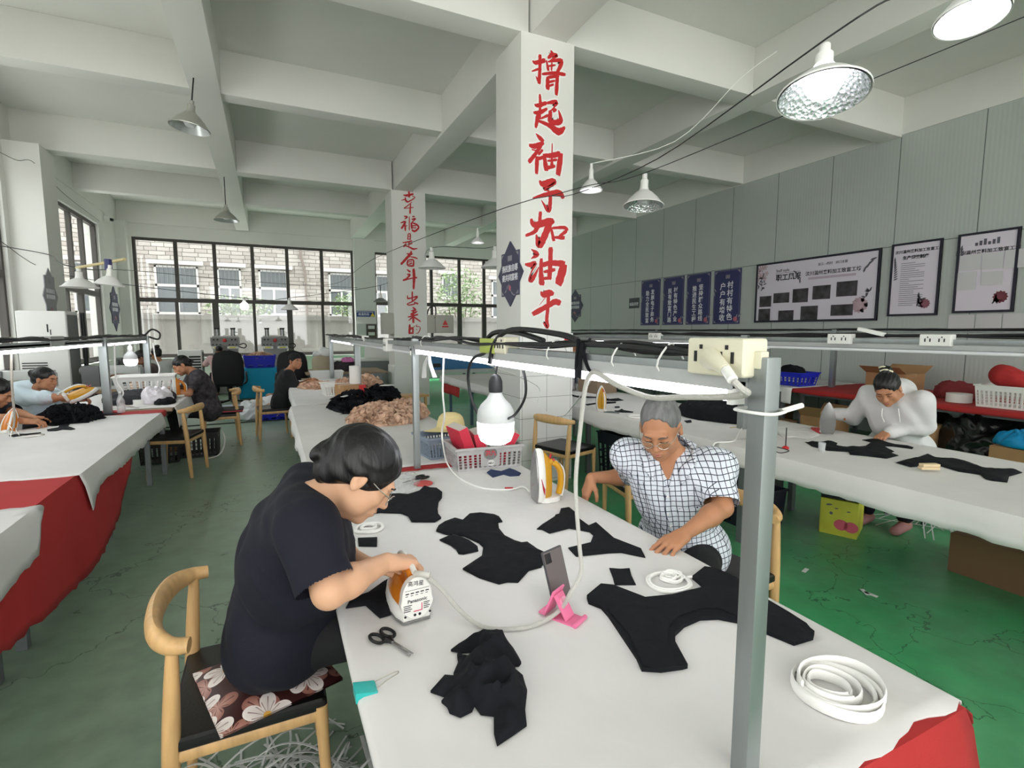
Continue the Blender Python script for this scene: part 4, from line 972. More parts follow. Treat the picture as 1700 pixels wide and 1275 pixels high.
# ---------------------------------------------------------------- red calligraphy on the columns
CALLI = mat('calligraphy_red', (190, 32, 34), .55)
CBACK = mat('calligraphy_backing', (236, 236, 233), .6)
def strokes(txt): return [[tuple(map(float, q.split(','))) for q in st.split()] for st in txt.split(';') if st.strip()]
CH = {'撸': (864, 76, .1576, '205,100,28 203,250,28 195,395,30;128,160,10 160,180,30 255,155,34;120,270,10 190,245,20;162,322,6 185,370,22;318,50,8 330,90,34 290,130,20;335,95,30 383,105,22 310,158,8;272,155,12 292,260,26;290,170,12 430,160,34 385,285,26;300,215,16 365,205,14;330,170,12 325,260,16;228,300,18 350,290,28 468,305,26;285,335,30 285,455,38;290,335,24 400,320,24;388,320,30 375,515,34;300,385,20 360,370,16;300,425,16 345,410,18'),
 '起': (864, 76, .1576, '203,515,18 212,640,30;150,620,12 180,630,30 268,605,30;140,705,20 200,705,34 278,665,20;205,640,24 205,770,16;210,770,12 285,735,24;185,735,40 160,860,24;185,790,20 300,840,34 400,905,58 465,860,20;280,605,20 375,595,34 345,660,10 300,700,20;345,680,40 375,675,20;315,700,34 315,800,40 420,795,44 400,680,8'),
 '袖': (864, 220, .1576, '162,12,6 205,60,34 240,90,24;95,135,24 150,145,40 240,110,30;215,130,34 165,215,30 90,310,34;175,260,36 168,430,30;180,280,24 245,260,30;120,180,10 160,190,10;230,185,22 190,235,16;250,250,30 270,395,44;240,240,24 320,245,40 410,225,44;425,230,44 395,440,50;333,115,8 330,260,14 330,360,34;285,300,16 380,288,22;275,375,30 360,355,26'),
 '子': (864, 220, .1576, '200,510,16 240,545,50 340,515,50 350,540,24 250,600,10 300,612,14;128,690,8 250,660,34 400,635,48 450,690,30;315,650,30 310,760,34 290,820,36 220,715,6'),
 '加': (864, 350, .147, '225,15,30 215,130,30;120,95,24 160,160,50 330,120,60 365,140,40;325,150,60 265,300,60 210,385,60 178,270,14;195,160,50 160,235,34 60,280,24;345,195,22 375,335,34;360,195,20 490,190,30 525,220,34;515,230,34 430,295,20;385,300,20 490,305,40'),
 '油': (864, 350, .147, '122,435,6 185,490,44 120,540,6;55,605,20 110,610,40 165,595,30 105,735,10 115,780,50 160,730,30 205,635,6;235,545,30 230,680,40 240,830,56;245,615,40 340,590,44 490,600,60;490,620,76 430,820,80;340,420,44 335,600,40 325,765,44;265,690,24 385,665,34;265,765,28 345,755,28'),
 '干': (864, 470, .0945, '355,150,16 400,200,80 510,175,90 575,190,50;435,255,10 330,390,5;225,540,70 480,400,70 600,330,80 690,350,80;490,230,50 478,450,50 460,640,50 470,770,50 395,695,10'),
 '幸': (655, 310, .1155, '205,60,20 210,150,24;125,120,8 180,125,26 268,105,20;100,195,8 155,180,14;150,150,10 165,200,24 200,215,16 290,158,10 255,135,8;250,220,8 180,280,12 140,310,8 270,297,10;230,245,14 222,385,20'),
 '福': (655, 310, .1155, '140,425,14 180,435,20 145,465,8;90,520,12 155,505,22 100,600,22;150,545,20 155,630,18;180,555,8 160,570,8;212,430,10 212,625,12;255,430,12 285,428,18;250,470,16 300,460,16 250,510,12;240,520,20 250,600,24;255,520,16 320,545,20 345,590,20 290,640,24 250,620,18;250,560,14 310,560,14;265,590,12 310,590,12'),
 '是': (655, 310, .1155, '195,675,12 190,760,14;195,680,10 225,680,14 225,765,14;195,715,8 222,712,8;193,755,10 225,752,10;115,805,10 180,795,16 250,780,16;210,795,14 205,850,14;210,830,10 255,815,14;165,815,12 130,860,16 160,850,14 215,870,18 270,895,22 330,885,8'),
 '奋': (655, 410, .0841, '325,75,12 320,130,40 230,230,40 130,340,36;240,130,14 300,145,30 355,140,20;290,190,10 400,210,24 455,235,14;265,260,24 250,330,24 275,375,24;275,260,20 350,250,24 375,280,24 370,380,30;270,300,14 340,285,14;280,345,16 340,320,24;285,375,24 360,375,30'),
 '斗': (655, 410, .0841, '245,445,14 305,490,36;245,540,14 300,550,34 240,620,24 170,660,28;170,660,28 330,620,20 440,605,30;375,435,40 385,600,44 375,830,30'),
 '出': (660, 480, .0841, '290,50,24 290,240,24;200,120,10 205,185,26 300,165,18 385,150,30 300,240,20 195,290,18 230,315,20 340,290,20 330,260,12 400,290,34'),
 '来': (660, 480, .0841, '300,360,20 350,410,34 265,430,12;265,500,40 385,440,24;205,548,16 260,540,26 400,500,26;310,440,34 310,660,36;290,560,24 220,620,12;330,555,26 455,640,20'),
 '的': (660, 480, .0841, '240,700,30 232,880,34;240,780,20 300,770,24 300,880,24;240,800,14 290,790,12;240,870,26 310,865,24;345,715,6 290,780,14;380,700,12 375,740,12 430,740,10 445,790,12 410,860,12 365,875,10;370,790,12 385,805,8')}
def calligraphy(ch, label, Y, group, back=True):
    """hand brushed character lying on the column face at depth Y"""
    ox, oy, k, txt = CH[ch]
    def world(x, y): q = at_y(ox + x * k, oy + y * k, Y); return (q.x, q.z)
    pa, pb = world(0, 0), world(100, 0); unit = (pb[0] - pa[0]) / 100
    red, wht = MB(), MB(); allp = []
    for si, st in enumerate(strokes(txt)):
        P = [V3((*world(x, y), w * unit)) for x, y, w in st]
        allp += P
        C = catmull(P, 6) if len(P) > 2 else [P[0].lerp(P[1], i / 5) for i in range(6)]
        for mb, extra, y0 in ((red, 0.0, Y - .004), (wht, .017, Y - .001)):
            if mb is wht and not back: continue
            lft, rgt = [], []
            for i, c in enumerate(C):
                d = (C[min(i + 1, len(C) - 1)] - C[max(i - 1, 0)]).to_2d()
                if d.length < 1e-9: d = V3((1, 0, 0)).to_2d()
                d.normalize(); h = max(c.z * 1.22, unit * 6) / 2 * (1 + .07 * math.sin(i * 2.3 + si)) + extra
                e = (-1 if i == 0 else 1 if i == len(C) - 1 else 0) * (h * .45)
                lft.append((c.x - d.y * h * (.75 if e else 1) + d.x * e, c.y + d.x * h * (.75 if e else 1) + d.y * e)); rgt.append((c.x + d.y * h * (.75 if e else 1) + d.x * e * .6, c.y - d.x * h * (.75 if e else 1) + d.y * e * .6))
            off = -.00012 * si
            L_ = [mb.bm.verts.new((x, y0 + off, z)) for x, z in lft]; R_ = [mb.bm.verts.new((x, y0 + off, z)) for x, z in rgt]
            L2 = [mb.bm.verts.new((x, Y + .001, z)) for x, z in lft]; R2 = [mb.bm.verts.new((x, Y + .001, z)) for x, z in rgt]
            for i in range(len(C) - 1):
                mb.bm.faces.new((L_[i], L_[i + 1], R_[i + 1], R_[i])); mb.bm.faces.new((L_[i], L2[i], L2[i + 1], L_[i + 1])); mb.bm.faces.new((R_[i], R_[i + 1], R2[i + 1], R2[i]))
            mb.bm.faces.new((L_[0], R_[0], R2[0], L2[0])); mb.bm.faces.new((L_[-1], L2[-1], R2[-1], R_[-1]))
    t = thing('calligraphy_character', label, 'wall lettering', (sum(p.x for p in allp) / len(allp), Y, min(p.y for p in allp)), 0, group)
    if back: wht.build('backing_board', CBACK, t, world=True, smooth=False)
    red.build('brush_strokes', CALLI, t, world=True, smooth=False)
ordn = ['topmost', 'second', 'third', 'fourth', 'fifth', 'sixth', 'lowest']
for i, ch in enumerate('撸起袖子加油干'): calligraphy(ch, f'{ordn[i]} red brush character on the near column', 4.599, 'red slogan on the near column')
ordn = ['topmost', 'second', 'third', 'fourth', 'fifth', 'sixth', 'seventh', 'lowest']
for i, ch in enumerate('幸福是奋斗出来的'): calligraphy(ch, f'{ordn[i]} red brush character on the second column', 10.598, 'red slogan on the second column', False)
# remains of one more red cut-out on the near column's tiles
rp = thing('red_sticker', 'torn red sticker at the top of the column tiles', 'sticker', (2.83, 4.585, 1.5), 0)
MB().prism([(-.03, -.03), (.04, -.03), (.03, .02), (.0, .05), (-.02, .02)], 0, .003, M=basis(at_y(941, 560, 4.587), (1, 0, 0), (0, 0, 1))).build('sticker_piece', CALLI, rp, world=True)
MB().prism([(-.02, -.02), (.02, -.02), (.02, .02), (-.01, .02)], 0, .003, M=basis(at_y(919, 588, 4.587), (1, 0, 0), (0, 0, 1))).build('sticker_piece', CALLI, rp, world=True)
# ================================================================ people: smooth blended volumes meshed into one continuous surface
def _n(v): v = V3(v); return v.normalized()
class Sdf:
    def __init__(self): self.pr = []
    def cone(self, a, b, ra, rb, k=.02, op='+'):
        self.pr.append(('c', np.array(a, float), np.array(b, float), ra, rb, k, op)); return self
    def ell(self, c, r, k=.02, op='+', R=None):
        self.pr.append(('e', np.array(c, float), np.array(r, float), None if R is None else np.array(R, float), 0, k, op)); return self
    def plane(self, p, n, k=.004):       # keep the side the normal points away from
        self.pr.append(('p', np.array(p, float), np.array(_n(n), float), None, 0, k, '-')); return self
    def mesh(self, h, disp=None):
        lo = np.full(3, 1e9); hi = -lo
        for t, a, b, c, d, k, op in self.pr:
            if op != '+': continue
            if t == 'c': m = max(c, d); lo = np.minimum(lo, np.minimum(a, b) - m); hi = np.maximum(hi, np.maximum(a, b) + m)
            else: m = b.max(); lo = np.minimum(lo, a - m); hi = np.maximum(hi, a + m)
        lo -= 4 * h + .01; hi += 4 * h + .01
        n = np.ceil((hi - lo) / h).astype(int) + 1
        F = np.full(n, .06, np.float32)
        ax = [lo[i] + h * np.arange(n[i]) for i in range(3)]
        for t, a, b, c, d, k, op in self.pr:
            pad = .045 + k + 2 * h
            if t == 'c': m = max(c, d) + pad; l0 = np.minimum(a, b) - m; h0 = np.maximum(a, b) + m
            elif t == 'e': m = b.max() + pad; l0 = a - m; h0 = a + m
            else: l0, h0 = lo, hi
            i0 = np.clip(np.floor((l0 - lo) / h).astype(int), 0, n); i1 = np.clip(np.ceil((h0 - lo) / h).astype(int) + 1, 0, n)
            if np.any(i1 <= i0): continue
            X = ax[0][i0[0]:i1[0], None, None]; Y = ax[1][None, i0[1]:i1[1], None]; Z = ax[2][None, None, i0[2]:i1[2]]
            if t == 'c':
                ba = b - a; L = max(float(ba @ ba), 1e-12)
                s = np.clip(((X - a[0]) * ba[0] + (Y - a[1]) * ba[1] + (Z - a[2]) * ba[2]) / L, 0, 1)
                D = np.sqrt((X - a[0] - s * ba[0]) ** 2 + (Y - a[1] - s * ba[1]) ** 2 + (Z - a[2] - s * ba[2]) ** 2) - (c + (d - c) * s)
            elif t == 'e':
                x, y, z = X - a[0], Y - a[1], Z - a[2]
                if c is not None: x, y, z = (c[0][0] * x + c[1][0] * y + c[2][0] * z, c[0][1] * x + c[1][1] * y + c[2][1] * z, c[0][2] * x + c[1][2] * y + c[2][2] * z)
                k0 = np.sqrt((x / b[0]) ** 2 + (y / b[1]) ** 2 + (z / b[2]) ** 2); k1 = np.sqrt((x / b[0] ** 2) ** 2 + (y / b[1] ** 2) ** 2 + (z / b[2] ** 2) ** 2)
                D = k0 * (k0 - 1) / np.maximum(k1, 1e-6)
            else:
                D = -((X - a[0]) * b[0] + (Y - a[1]) * b[1] + (Z - a[2]) * b[2])
            S = F[i0[0]:i1[0], i0[1]:i1[1], i0[2]:i1[2]]
            k = max(k, 1e-4)
            if op == '+':
                hh = np.maximum(k - np.abs(S - D), 0) / k; R_ = np.minimum(S, D) - hh * hh * k * .25
            else:
                D = -D if t != 'p' else -D
                hh = np.maximum(k - np.abs(S - D), 0) / k; R_ = np.maximum(S, D) + hh * hh * k * .25
            F[i0[0]:i1[0], i0[1]:i1[1], i0[2]:i1[2]] = R_
        if disp is not None:
            F += disp(ax[0][:, None, None], ax[1][None, :, None], ax[2][None, None, :]).astype(np.float32)
        return surface_nets(F, lo, h)
def surface_nets(F, lo, h):
    I = F < 0
    n = np.array(F.shape) - 1
    cnt = np.zeros(n, np.int8)
    for dx in (0, 1):
        for dy in (0, 1):
            for dz in (0, 1): cnt += I[dx:n[0] + dx, dy:n[1] + dy, dz:n[2] + dz]
    act = np.argwhere((cnt > 0) & (cnt < 8))
    idx = np.full(n, -1, np.int32); idx[tuple(act.T)] = np.arange(len(act))
    P = np.zeros((len(act), 3)); W = np.zeros(len(act))
    cor = [(x, y, z) for x in (0, 1) for y in (0, 1) for z in (0, 1)]
    val = {c: F[act[:, 0] + c[0], act[:, 1] + c[1], act[:, 2] + c[2]] for c in cor}
    for c in cor:
        for axx in range(3):
            if c[axx]: continue
            d = list(c); d[axx] = 1; d = tuple(d)
            a, b = val[c], val[d]; m = (a < 0) != (b < 0)
            t = np.where(m, a / np.where(m, a - b, 1), 0)
            q = np.array(c, float)[None, :].repeat(len(act), 0); q[:, axx] = t
            P[m] += q[m]; W[m] += 1
    V = lo + h * (act + P / W[:, None])
    Q = []
    for axx in range(3):
        o1, o2 = (axx + 1) % 3, (axx + 2) % 3
        sl0 = [slice(None)] * 3; sl1 = [slice(None)] * 3
        sl0[axx] = slice(0, -1); sl1[axx] = slice(1, None)
        A, B = I[tuple(sl0)], I[tuple(sl1)]
        e = np.argwhere(A != B)
        e = e[(e[:, o1] > 0) & (e[:, o2] > 0) & (e[:, o1] < n[o1]) & (e[:, o2] < n[o2])]
        def g(d1, d2):
            q = e.copy(); q[:, o1] -= d1; q[:, o2] -= d2; return idx[q[:, 0], q[:, 1], q[:, 2]]
        q = np.stack([g(1, 1), g(0, 1), g(0, 0), g(1, 0)], 1)
        fl = ~A[tuple(e.T)]
        q[fl] = q[fl][:, ::-1]; Q.append(q)
    Q = np.concatenate(Q); Q = Q[(Q >= 0).all(1)]
    return V, Q
def np_object(name, VQ, m, parent=None, origin=None, smooth_it=0):
    V, Q = VQ
    if parent is not None:
        Mi = np.array(Matrix.LocRotScale(parent.location, parent.rotation_euler, None).inverted())
        V = V @ Mi[:3, :3].T + Mi[:3, 3]
    me = bpy.data.meshes.new(name)
    me.vertices.add(len(V)); me.vertices.foreach_set('co', V.astype(np.float32).ravel())
    me.loops.add(len(Q) * 4); me.loops.foreach_set('vertex_index', Q.ravel().astype(np.int32))
    me.polygons.add(len(Q)); me.polygons.foreach_set('loop_start', np.arange(0, len(Q) * 4, 4, dtype=np.int32))
    try: me.polygons.foreach_set('loop_total', np.full(len(Q), 4, np.int32))
    except Exception: pass
    me.polygons.foreach_set('use_smooth', np.ones(len(Q), bool))
    me.update(calc_edges=True); me.validate()
    me.materials.append(m)
    o = bpy.data.objects.new(name, me); COL.objects.link(o)
    if parent is not None: o.parent = parent
    if smooth_it:
        md = o.modifiers.new('relax', 'SMOOTH'); md.iterations = smooth_it; md.factor = .5
    return o
def folds(amp, f=(17, 17, 12), seed=0.0, amp2=0.0):
    def d(X, Y, Z):
        a = X * f[0] + Y * f[1] * .6 + Z * f[2] * .8 + seed
        b = X * f[0] * .5 - Y * f[1] + Z * f[2] * 1.1 + seed * 2
        w = np.sin(a + 1.7 * np.sin(b * .7)) * np.sin(b * .55 + 1.1 * np.sin(a * .6))
        return amp * np.sign(w) * np.abs(w) ** 1.5 - .75 * max(0, amp - .006) + amp2 * np.sin(b * 2.3 + 2 * np.sin(a * .9))
    return d
SKIN = mat('skin', (206, 160, 128), .5, var=.06, vscale=9, spec=.4)
SKIN_T = mat('tanned_skin', (176, 124, 92), .5, var=.07, vscale=9, spec=.4)
SKIN_D = mat('brown_skin', (150, 104, 80), .5, var=.07, vscale=9, spec=.4)
def hair_mat(name, col, rough=.38):
    return mat(name, col, rough, var=.35, vscale=40, bump=.5, bscale=60, stretch=(1, 1, .15))
HAIR = hair_mat('black_hair', (13, 12, 14), .42); HAIR_G = hair_mat('grey_hair', (104, 104, 104), .55)
LIP = mat('lips', (168, 98, 88), .45); BROW = mat('brow', (46, 38, 36), .8); EYE = mat('eye_dark', (24, 18, 16), .2); EYEW = mat('eye_white', (226, 222, 216), .3)
GLASSW = mat('spectacle_metal', (190, 186, 178), .25, metal=.8)
LENS = glass_material(); LENS.name = 'spectacle_lens'

def ik(S, W, l1, l2, hint):
    S, W = V3(S), V3(W); d = W - S; L = min(d.length, (l1 + l2) * .995); u = d.normalized()
    W = S + u * L
    a = (l1 * l1 - l2 * l2 + L * L) / (2 * L); h = math.sqrt(max(0, l1 * l1 - a * a))
    hv = V3(hint); hv = (hv - u * hv.dot(u)).normalized()
    return S + u * a + hv * h, W
def hand_sdf(s, W, d, nrm, side, curl=.5, spread=.08, sc=1.0, thumb=.5, curls=None):
    """W wrist, d finger direction, nrm back-of-hand normal, side = +1 if the thumb lies at d x nrm"""
    d = _n(d); nrm = V3(nrm); nrm = (nrm - d * nrm.dot(d)).normalized(); t = d.cross(nrm) * side     # t towards the thumb
    W = V3(W)
    tips = []
    kn = []
    for i, (off, ln, ml) in enumerate(((.030, .044, .086), (.010, .049, .090), (-.010, .046, .086), (-.029, .036, .079))):
        K = W + d * ml * sc + t * off * sc - nrm * .002 * (i in (0, 3))
        kn.append(K)
        s.cone(W + t * off * .55 * sc + d * .012, K, .0155 * sc, .0105 * sc, k=.014)
        s.cone(W + t * off * .55 * sc + d * .012 - nrm * .008, K - nrm * .006 * sc, .012 * sc, .0085 * sc, k=.012)
    for i, K in enumerate(kn):
        ln = (.044, .049, .046, .036)[i] * sc; c = (curls[i] if curls else curl * (1 + .12 * i))
        a = c * .75; dd = d + t * spread * (1.2 - .8 * i); dd.normalize()
        p = K; r = (.0092, .0095, .009, .0078)[i] * sc
        for j, (f, ca) in enumerate(((1.0, 1.0), (.62, 1.25), (.5, .8))):
            dirv = (dd * math.cos(a) - nrm * math.sin(a)).normalized()
            q = p + dirv * ln * f
            s.cone(p, q, r, r * .9, k=.0035 if j else .006); r *= .9; p = q; a += c * ca
        tips.append(p)
    b0 = W + d * .022 * sc + t * .020 * sc - nrm * .006
    b1 = b0 + (d * .55 + t * .75 - nrm * (.25 + thumb * .3)).normalized() * .040 * sc
    b2 = b1 + (d * .85 + t * (.45 - thumb * .4) - nrm * (.25 + thumb * .4)).normalized() * .031 * sc
    b3 = b2 + (d * .95 + t * (.2 - thumb * .5) - nrm * (.2 + thumb * .4)).normalized() * .025 * sc
    s.cone(b0, b1, .0145 * sc, .0115 * sc, k=.014); s.cone(b1, b2, .0112 * sc, .0098 * sc, k=.004); s.cone(b2, b3, .0098 * sc, .0078 * sc, k=.003)
    return tips
def frame(f, u):
    f = _n(f); u = V3(u); u = (u - f * u.dot(f)).normalized(); r = f.cross(u)
    return Matrix((r, f, u)).transposed()          # columns: right, forward, up
def head_sdf(s, C, R, sc=1.0, fem=True, full=1.0):
    L = lambda x, y, z: np.array(V3(C) + R @ V3((x * sc, y * sc, z * sc)))
    RR = [[R[i][j] for j in range(3)] for i in range(3)]
    E = lambda c, r, k=.02, op='+': s.ell(L(*c), np.array(r) * sc, k * sc, op, RR)
    E((0, -.018, .03), (.074, .094, .086), .01); E((0, .028, -.025), (.060 * full, .066, .085), .03)
    E((0, .038, -.072), (.046 * full, .048, .036), .03); E((0, .078, -.094), (.018, .016, .016), .025)
    for q in (-1, 1):
        E((q * .04, .062, -.024), (.024, .024, .022), .02); E((q * .045 * full, .03, -.06), (.026, .036, .03), .02)
    s.cone(L(-.034, .082, .027), L(.034, .082, .027), .012 * sc, .012 * sc, .018)
    for q in (-1, 1):
        E((q * .031, .104, .006), (.019, .018, .012), .014, '-')
        E((q * .031, .077, .004), (.0155, .0145, .0125), .005)
    s.cone(L(0, .086, .016), L(0, .106, -.022), .0075 * sc, .0115 * sc, .014)
    E((0, .108, -.027), (.0125, .012, .0095), .008)
    for q in (-1, 1): E((q * .0125, .097, -.029), (.0085, .010, .0075), .006)
    E((0, .085, -.058), (.026, .018, .018), .016)
    E((0, .0985, -.0535), (.019, .0085, .0045), .006); E((0, .0975, -.0645), (.0165, .0085, .0055), .006)
    E((0, .108, -.0588), (.022, .010, .0016), .003, '-')
    for q in (-1, 1):
        E((q * .077, -.006, -.006), (.009, .019, .031), .01); E((q * .086, -.001, .0), (.005, .010, .016), .006, '-'); E((q * .079, -.004, -.03), (.008, .009, .010), .006)
    return L, RR
def hair_sdf(L, RR, sc, style, hs=1.0):
    s = Sdf(); E = lambda c, r, k=.02, op='+': s.ell(L(*c), np.array(r) * sc * (hs if op == '+' else 1.0), k * sc, op, RR)
    if style == 'short':                                            # cropped hair with high forehead
        E((0, -.022, .038), (.0795, .0975, .088), .01)
        E((0, .096, .0), (.082, .075, .105), .012, '-'); E((0, .02, -.075), (.12, .12, .07), .02, '-')
        for q in (-1, 1): E((q * .085, .0, -.012), (.022, .024, .038), .008, '-')
    elif style == 'cap':
        E((0, -.018, .04), (.083, .101, .09), .01); E((0, .09, -.055), (.1, .09, .1), .01, '-'); E((0, -.02, -.085), (.13, .14, .07), .01, '-')
    else:
        E((0, -.022, .036), (.0835, .102, .089), .01); E((0, -.065, -.03), (.06, .052, .055), .03)
        E((0, .104, -.035), (.072, .076, .104), .012, '-'); E((0, .03, -.1), (.12, .1, .075), .02, '-')
        for q in (-1, 1): E((q * .092, .005, -.02), (.022, .022, .036), .008, '-')
        if style == 'bun': E((0, -.115, .03), (.042, .036, .042), .012); E((.02, -.125, .045), (.025, .022, .025), .01); E((-.022, -.118, .012), (.022, .02, .024), .01)
        if style == 'lowbun': E((0, -.116, -.012), (.034, .026, .030), .012); E((.01, -.13, -.03), (.022, .016, .02), .01)
        if style == 'topbun': E((0, -.075, .115), (.042, .04, .034), .012); E((.02, -.095, .118), (.026, .024, .028), .01)
        if style == 'pony': E((0, -.118, -.01), (.024, .03, .024), .012); s.cone(L(0, -.12, -.02), L(0, -.11, -.1), .02 * sc, .012 * sc, .01)
    return s
def strands(amp, RR, f=210):
    u = np.array([RR[0][0], RR[1][0], RR[2][0]]); w = np.array([RR[0][2], RR[1][2], RR[2][2]])
    def d(X, Y, Z):
        a = X * u[0] + Y * u[1] + Z * u[2]; b = X * w[0] + Y * w[1] + Z * w[2]
        return amp * np.sin(f * (a + .35 * b) + 3 * np.sin(18 * b))
    return d

def person(label, pelvis, F, neck, head, hf, arms, h=.004, hh=.003, skin=SKIN, hair='bun', hairm=HAIR, shirt=None, sleeve='short', trousers=None, stand=None,
           girth=1.0, sh_w=.185, glasses=False, feet=True, shoes=None, face=True, head_up=None, collar=False, hood=False, sc=1.0, group=None, belly=0.0, sh_up=0.0, knees=None, shirt_seed=1.0, fold_amp=.006, hips_drop=.03, headsc=1.0, full=1.0, hair_sc=1.0, vneck=False):
    """arms: {'L'|'R': dict(w=wrist, hint=, d=finger dir, n=back normal, curl=, ...)}; F facing; all positions in metres, world"""
    root = thing('person', label, 'person', (pelvis[0], pelvis[1], 0), 0, group)
    P, N_, H = V3(pelvis), V3(neck), V3(head)
    F = _n(F); up = (N_ - P).normalized(); Rt = F.cross(V3((0, 0, 1))).normalized()
    Ff = Rt.cross(up) * -1.0
    if Ff.dot(F) < 0: Ff = -Ff
    HR = frame(hf, head_up if head_up is not None else (0, 0, 1) if abs(V3(hf).normalized().z) < .8 else F)
    b = Sdf()                                   # ---- the body
    T = (N_ - P).length
    pt = lambda t, fwd=0, side=0: P + up * (T * t) + Ff * fwd + Rt * side
    g = girth
    b.cone(pt(.0, 0, -.07), pt(.0, 0, .07), .105 * g, .105 * g, .05); b.cone(pt(.1), pt(.45, .01), .115 * g, .12 * g, .06)
    b.cone(pt(.5, .0, -.05), pt(.5, .0, .05), .11 * g, .11 * g, .06); b.cone(pt(.74, .0, -.075), pt(.74, .0, .075), .095 * g, .095 * g, .06)
    shp = {'L': pt(.88 + sh_up, .0, -sh_w + .02), 'R': pt(.88 + sh_up, .0, sh_w - .02)}
    b.cone(shp['L'], shp['R'], .055, .055, .06)
    b.cone(pt(.86), H + HR @ V3((0, -.03, -.05)) * sc, .062, .05, .045)
    L, RR = head_sdf(b, H, HR, sc * headsc, full=full)
    clo = Sdf()                                 # ---- the top
    e = .014
    clo.cone(pt(-.06, 0, -.08 * g), pt(-.06, 0, .08 * g), .118 * g + e, .118 * g + e, .05); clo.cone(pt(.08, .01 + belly * .5), pt(.42, .012 + belly), .124 * g + e, .124 * g + e + belly * .3, .07)
    clo.cone(pt(.5, .0, -.055), pt(.5, .0, .055), .115 * g + e, .115 * g + e, .06); clo.cone(pt(.72, .0, -.08), pt(.72, .0, .08), .099 * g + e, .099 * g + e, .06)
    clo.cone(shp['L'], shp['R'], .060 + e * .6, .060 + e * .6, .06)
    if collar or hood: clo.cone(pt(.93, .0), pt(1.02, .0), .072, .066, .03)
    if stand is not None: clo.cone(pt(-.2, 0, -.085), pt(-.2, 0, .085), .118 * g + e + .02, .118 * g + e + .02, .05)
    if vneck: clo.cone(N_ + Ff * .07 + up * .03, N_ + Ff * .125 - up * .135, .056, .004, .008, '-')
    sdir = {}
    for sd, A in arms.items():
        S = shp[sd]; W = V3(A['w'])
        l1, l2 = A.get('l1', .275 * sc), A.get('l2', .24 * sc)
        if 'e' in A: El = V3(A['e'])
        else: El, W = ik(S, W, l1, l2, A.get('hint', (0, 0, -1)))
        b.cone(S, El, .047, .040, .03); b.cone(El, El + (W - El) * .35, .041, .041, .02); b.cone(El + (W - El) * .3, W, .041, .0255, .02)
        d = V3(A.get('d', W - El)); nr = V3(A.get('n', (0, 0, 1)))
        if A.get('hand', True): b_t = hand_sdf(b, W, d, nr, A.get('side', 1 if sd == 'R' else -1) * -1, A.get('curl', .5), A.get('spread', .08), A.get('hs', 1.0) * sc, A.get('thumb', .5), A.get('curls'))
        if sleeve == 'short':
            q = S + (El - S) * A.get('sl', .82)
            clo.cone(S, q, .058, .067, .065)
            sdir[sd] = (q, (El - S).normalized())
        elif sleeve == 'long':
            clo.cone(S, El, .066, .058, .04); clo.cone(El, El + (W - El) * .9, .058, .042, .02); clo.cone(El + (W - El) * .86, El + (W - El) * .94, .040, .036, .006)
        elif sleeve == 'elbow':
            q = El + (W - El) * .12
            clo.cone(S, El, .066, .062, .04); clo.cone(El, q, .062, .058, .02)
    if hood: clo.ell(pt(.93, -.085), (.11, .11, .08), .04); clo.cone(pt(.95, -.05, -.08), pt(.88, .06, -.06), .04, .025, .03); clo.cone(pt(.95, -.05, .08), pt(.88, .06, .06), .04, .025, .03)
    leg = Sdf()
    if stand is None:
        kn = knees or {}
        for q, sd in ((-1, 'L'), (1, 'R')):
            hp = P + Rt * (.085 * q) - V3((0, 0, hips_drop)); K = V3(kn[sd]) if sd in kn else hp + F * .41 + Rt * .05 * q + V3((0, 0, .0)); A_ = V3((K.x, K.y, .09)) - F * .06
            b.cone(hp, K, .075 * g, .052, .05); b.cone(K, A_, .05, .034, .03)
            leg.cone(hp, K, .088 * g, .068, .05); leg.cone(K, A_ + V3((0, 0, .03)), .066, .056, .03)
            b.cone(A_ + V3((0, 0, -.04)), A_ + F * .14 + V3((0, 0, -.055)), .036, .028, .03)
            if shoes:
                s2 = Sdf(); s2.cone(A_ + V3((0, 0, -.045)) - F * .03, A_ + F * .16 + V3((0, 0, -.055)), .045, .036, .02); s2.plane((0, 0, .004), (0, 0, -1)); np_object('shoe', s2.mesh(.006), shoes, root)
        leg.cone(P + Rt * -.08 - V3((0, 0, hips_drop)), P + Rt * .08 - V3((0, 0, hips_drop)), .115 * g, .115 * g, .05)
    else:
        for q, sd in ((-1, 'L'), (1, 'R')):
            hp = P + Rt * (.09 * q); A_ = V3(stand[sd]); K = (hp + A_) / 2 + F * .05
            b.cone(hp, K, .078 * g, .053, .05); b.cone(K, A_, .05, .034, .03); b.cone(A_ + V3((0, 0, -.04)), A_ + F * .14 + V3((0, 0, -.055)), .036, .028, .03)
            leg.cone(hp, K, .092 * g, .07, .05); leg.cone(K, A_ + V3((0, 0, .05)), .07, .06, .03)
            if shoes:
                s2 = Sdf(); s2.cone(A_ + V3((0, 0, -.045)) - F * .03, A_ + F * .16 + V3((0, 0, -.055)), .045, .036, .02); s2.plane((0, 0, .004), (0, 0, -1)); np_object('shoe', s2.mesh(.006), shoes, root)
        leg.cone(P + Rt * -.085, P + Rt * .085, .12 * g, .12 * g, .05)
    np_object('body', b.mesh(hh), skin, root)
    if shirt:
        V, Q = clo.mesh(h, folds(fold_amp, seed=shirt_seed, amp2=fold_amp * .25))
        if sleeve == 'short':                 # square sleeve ends, open neck
            keep = np.ones(len(V), bool)
            for q, dr in sdir.values():
                dd = (V - np.array(q)) @ np.array(dr); near = np.linalg.norm(V - np.array(q) - dd[:, None] * np.array(dr), axis=1) < .082
                keep &= ~(near & (dd > .012) & (dd < .085))
            Q = Q[keep[Q].all(1)]
        np_object('shirt', (V, Q), shirt, root)
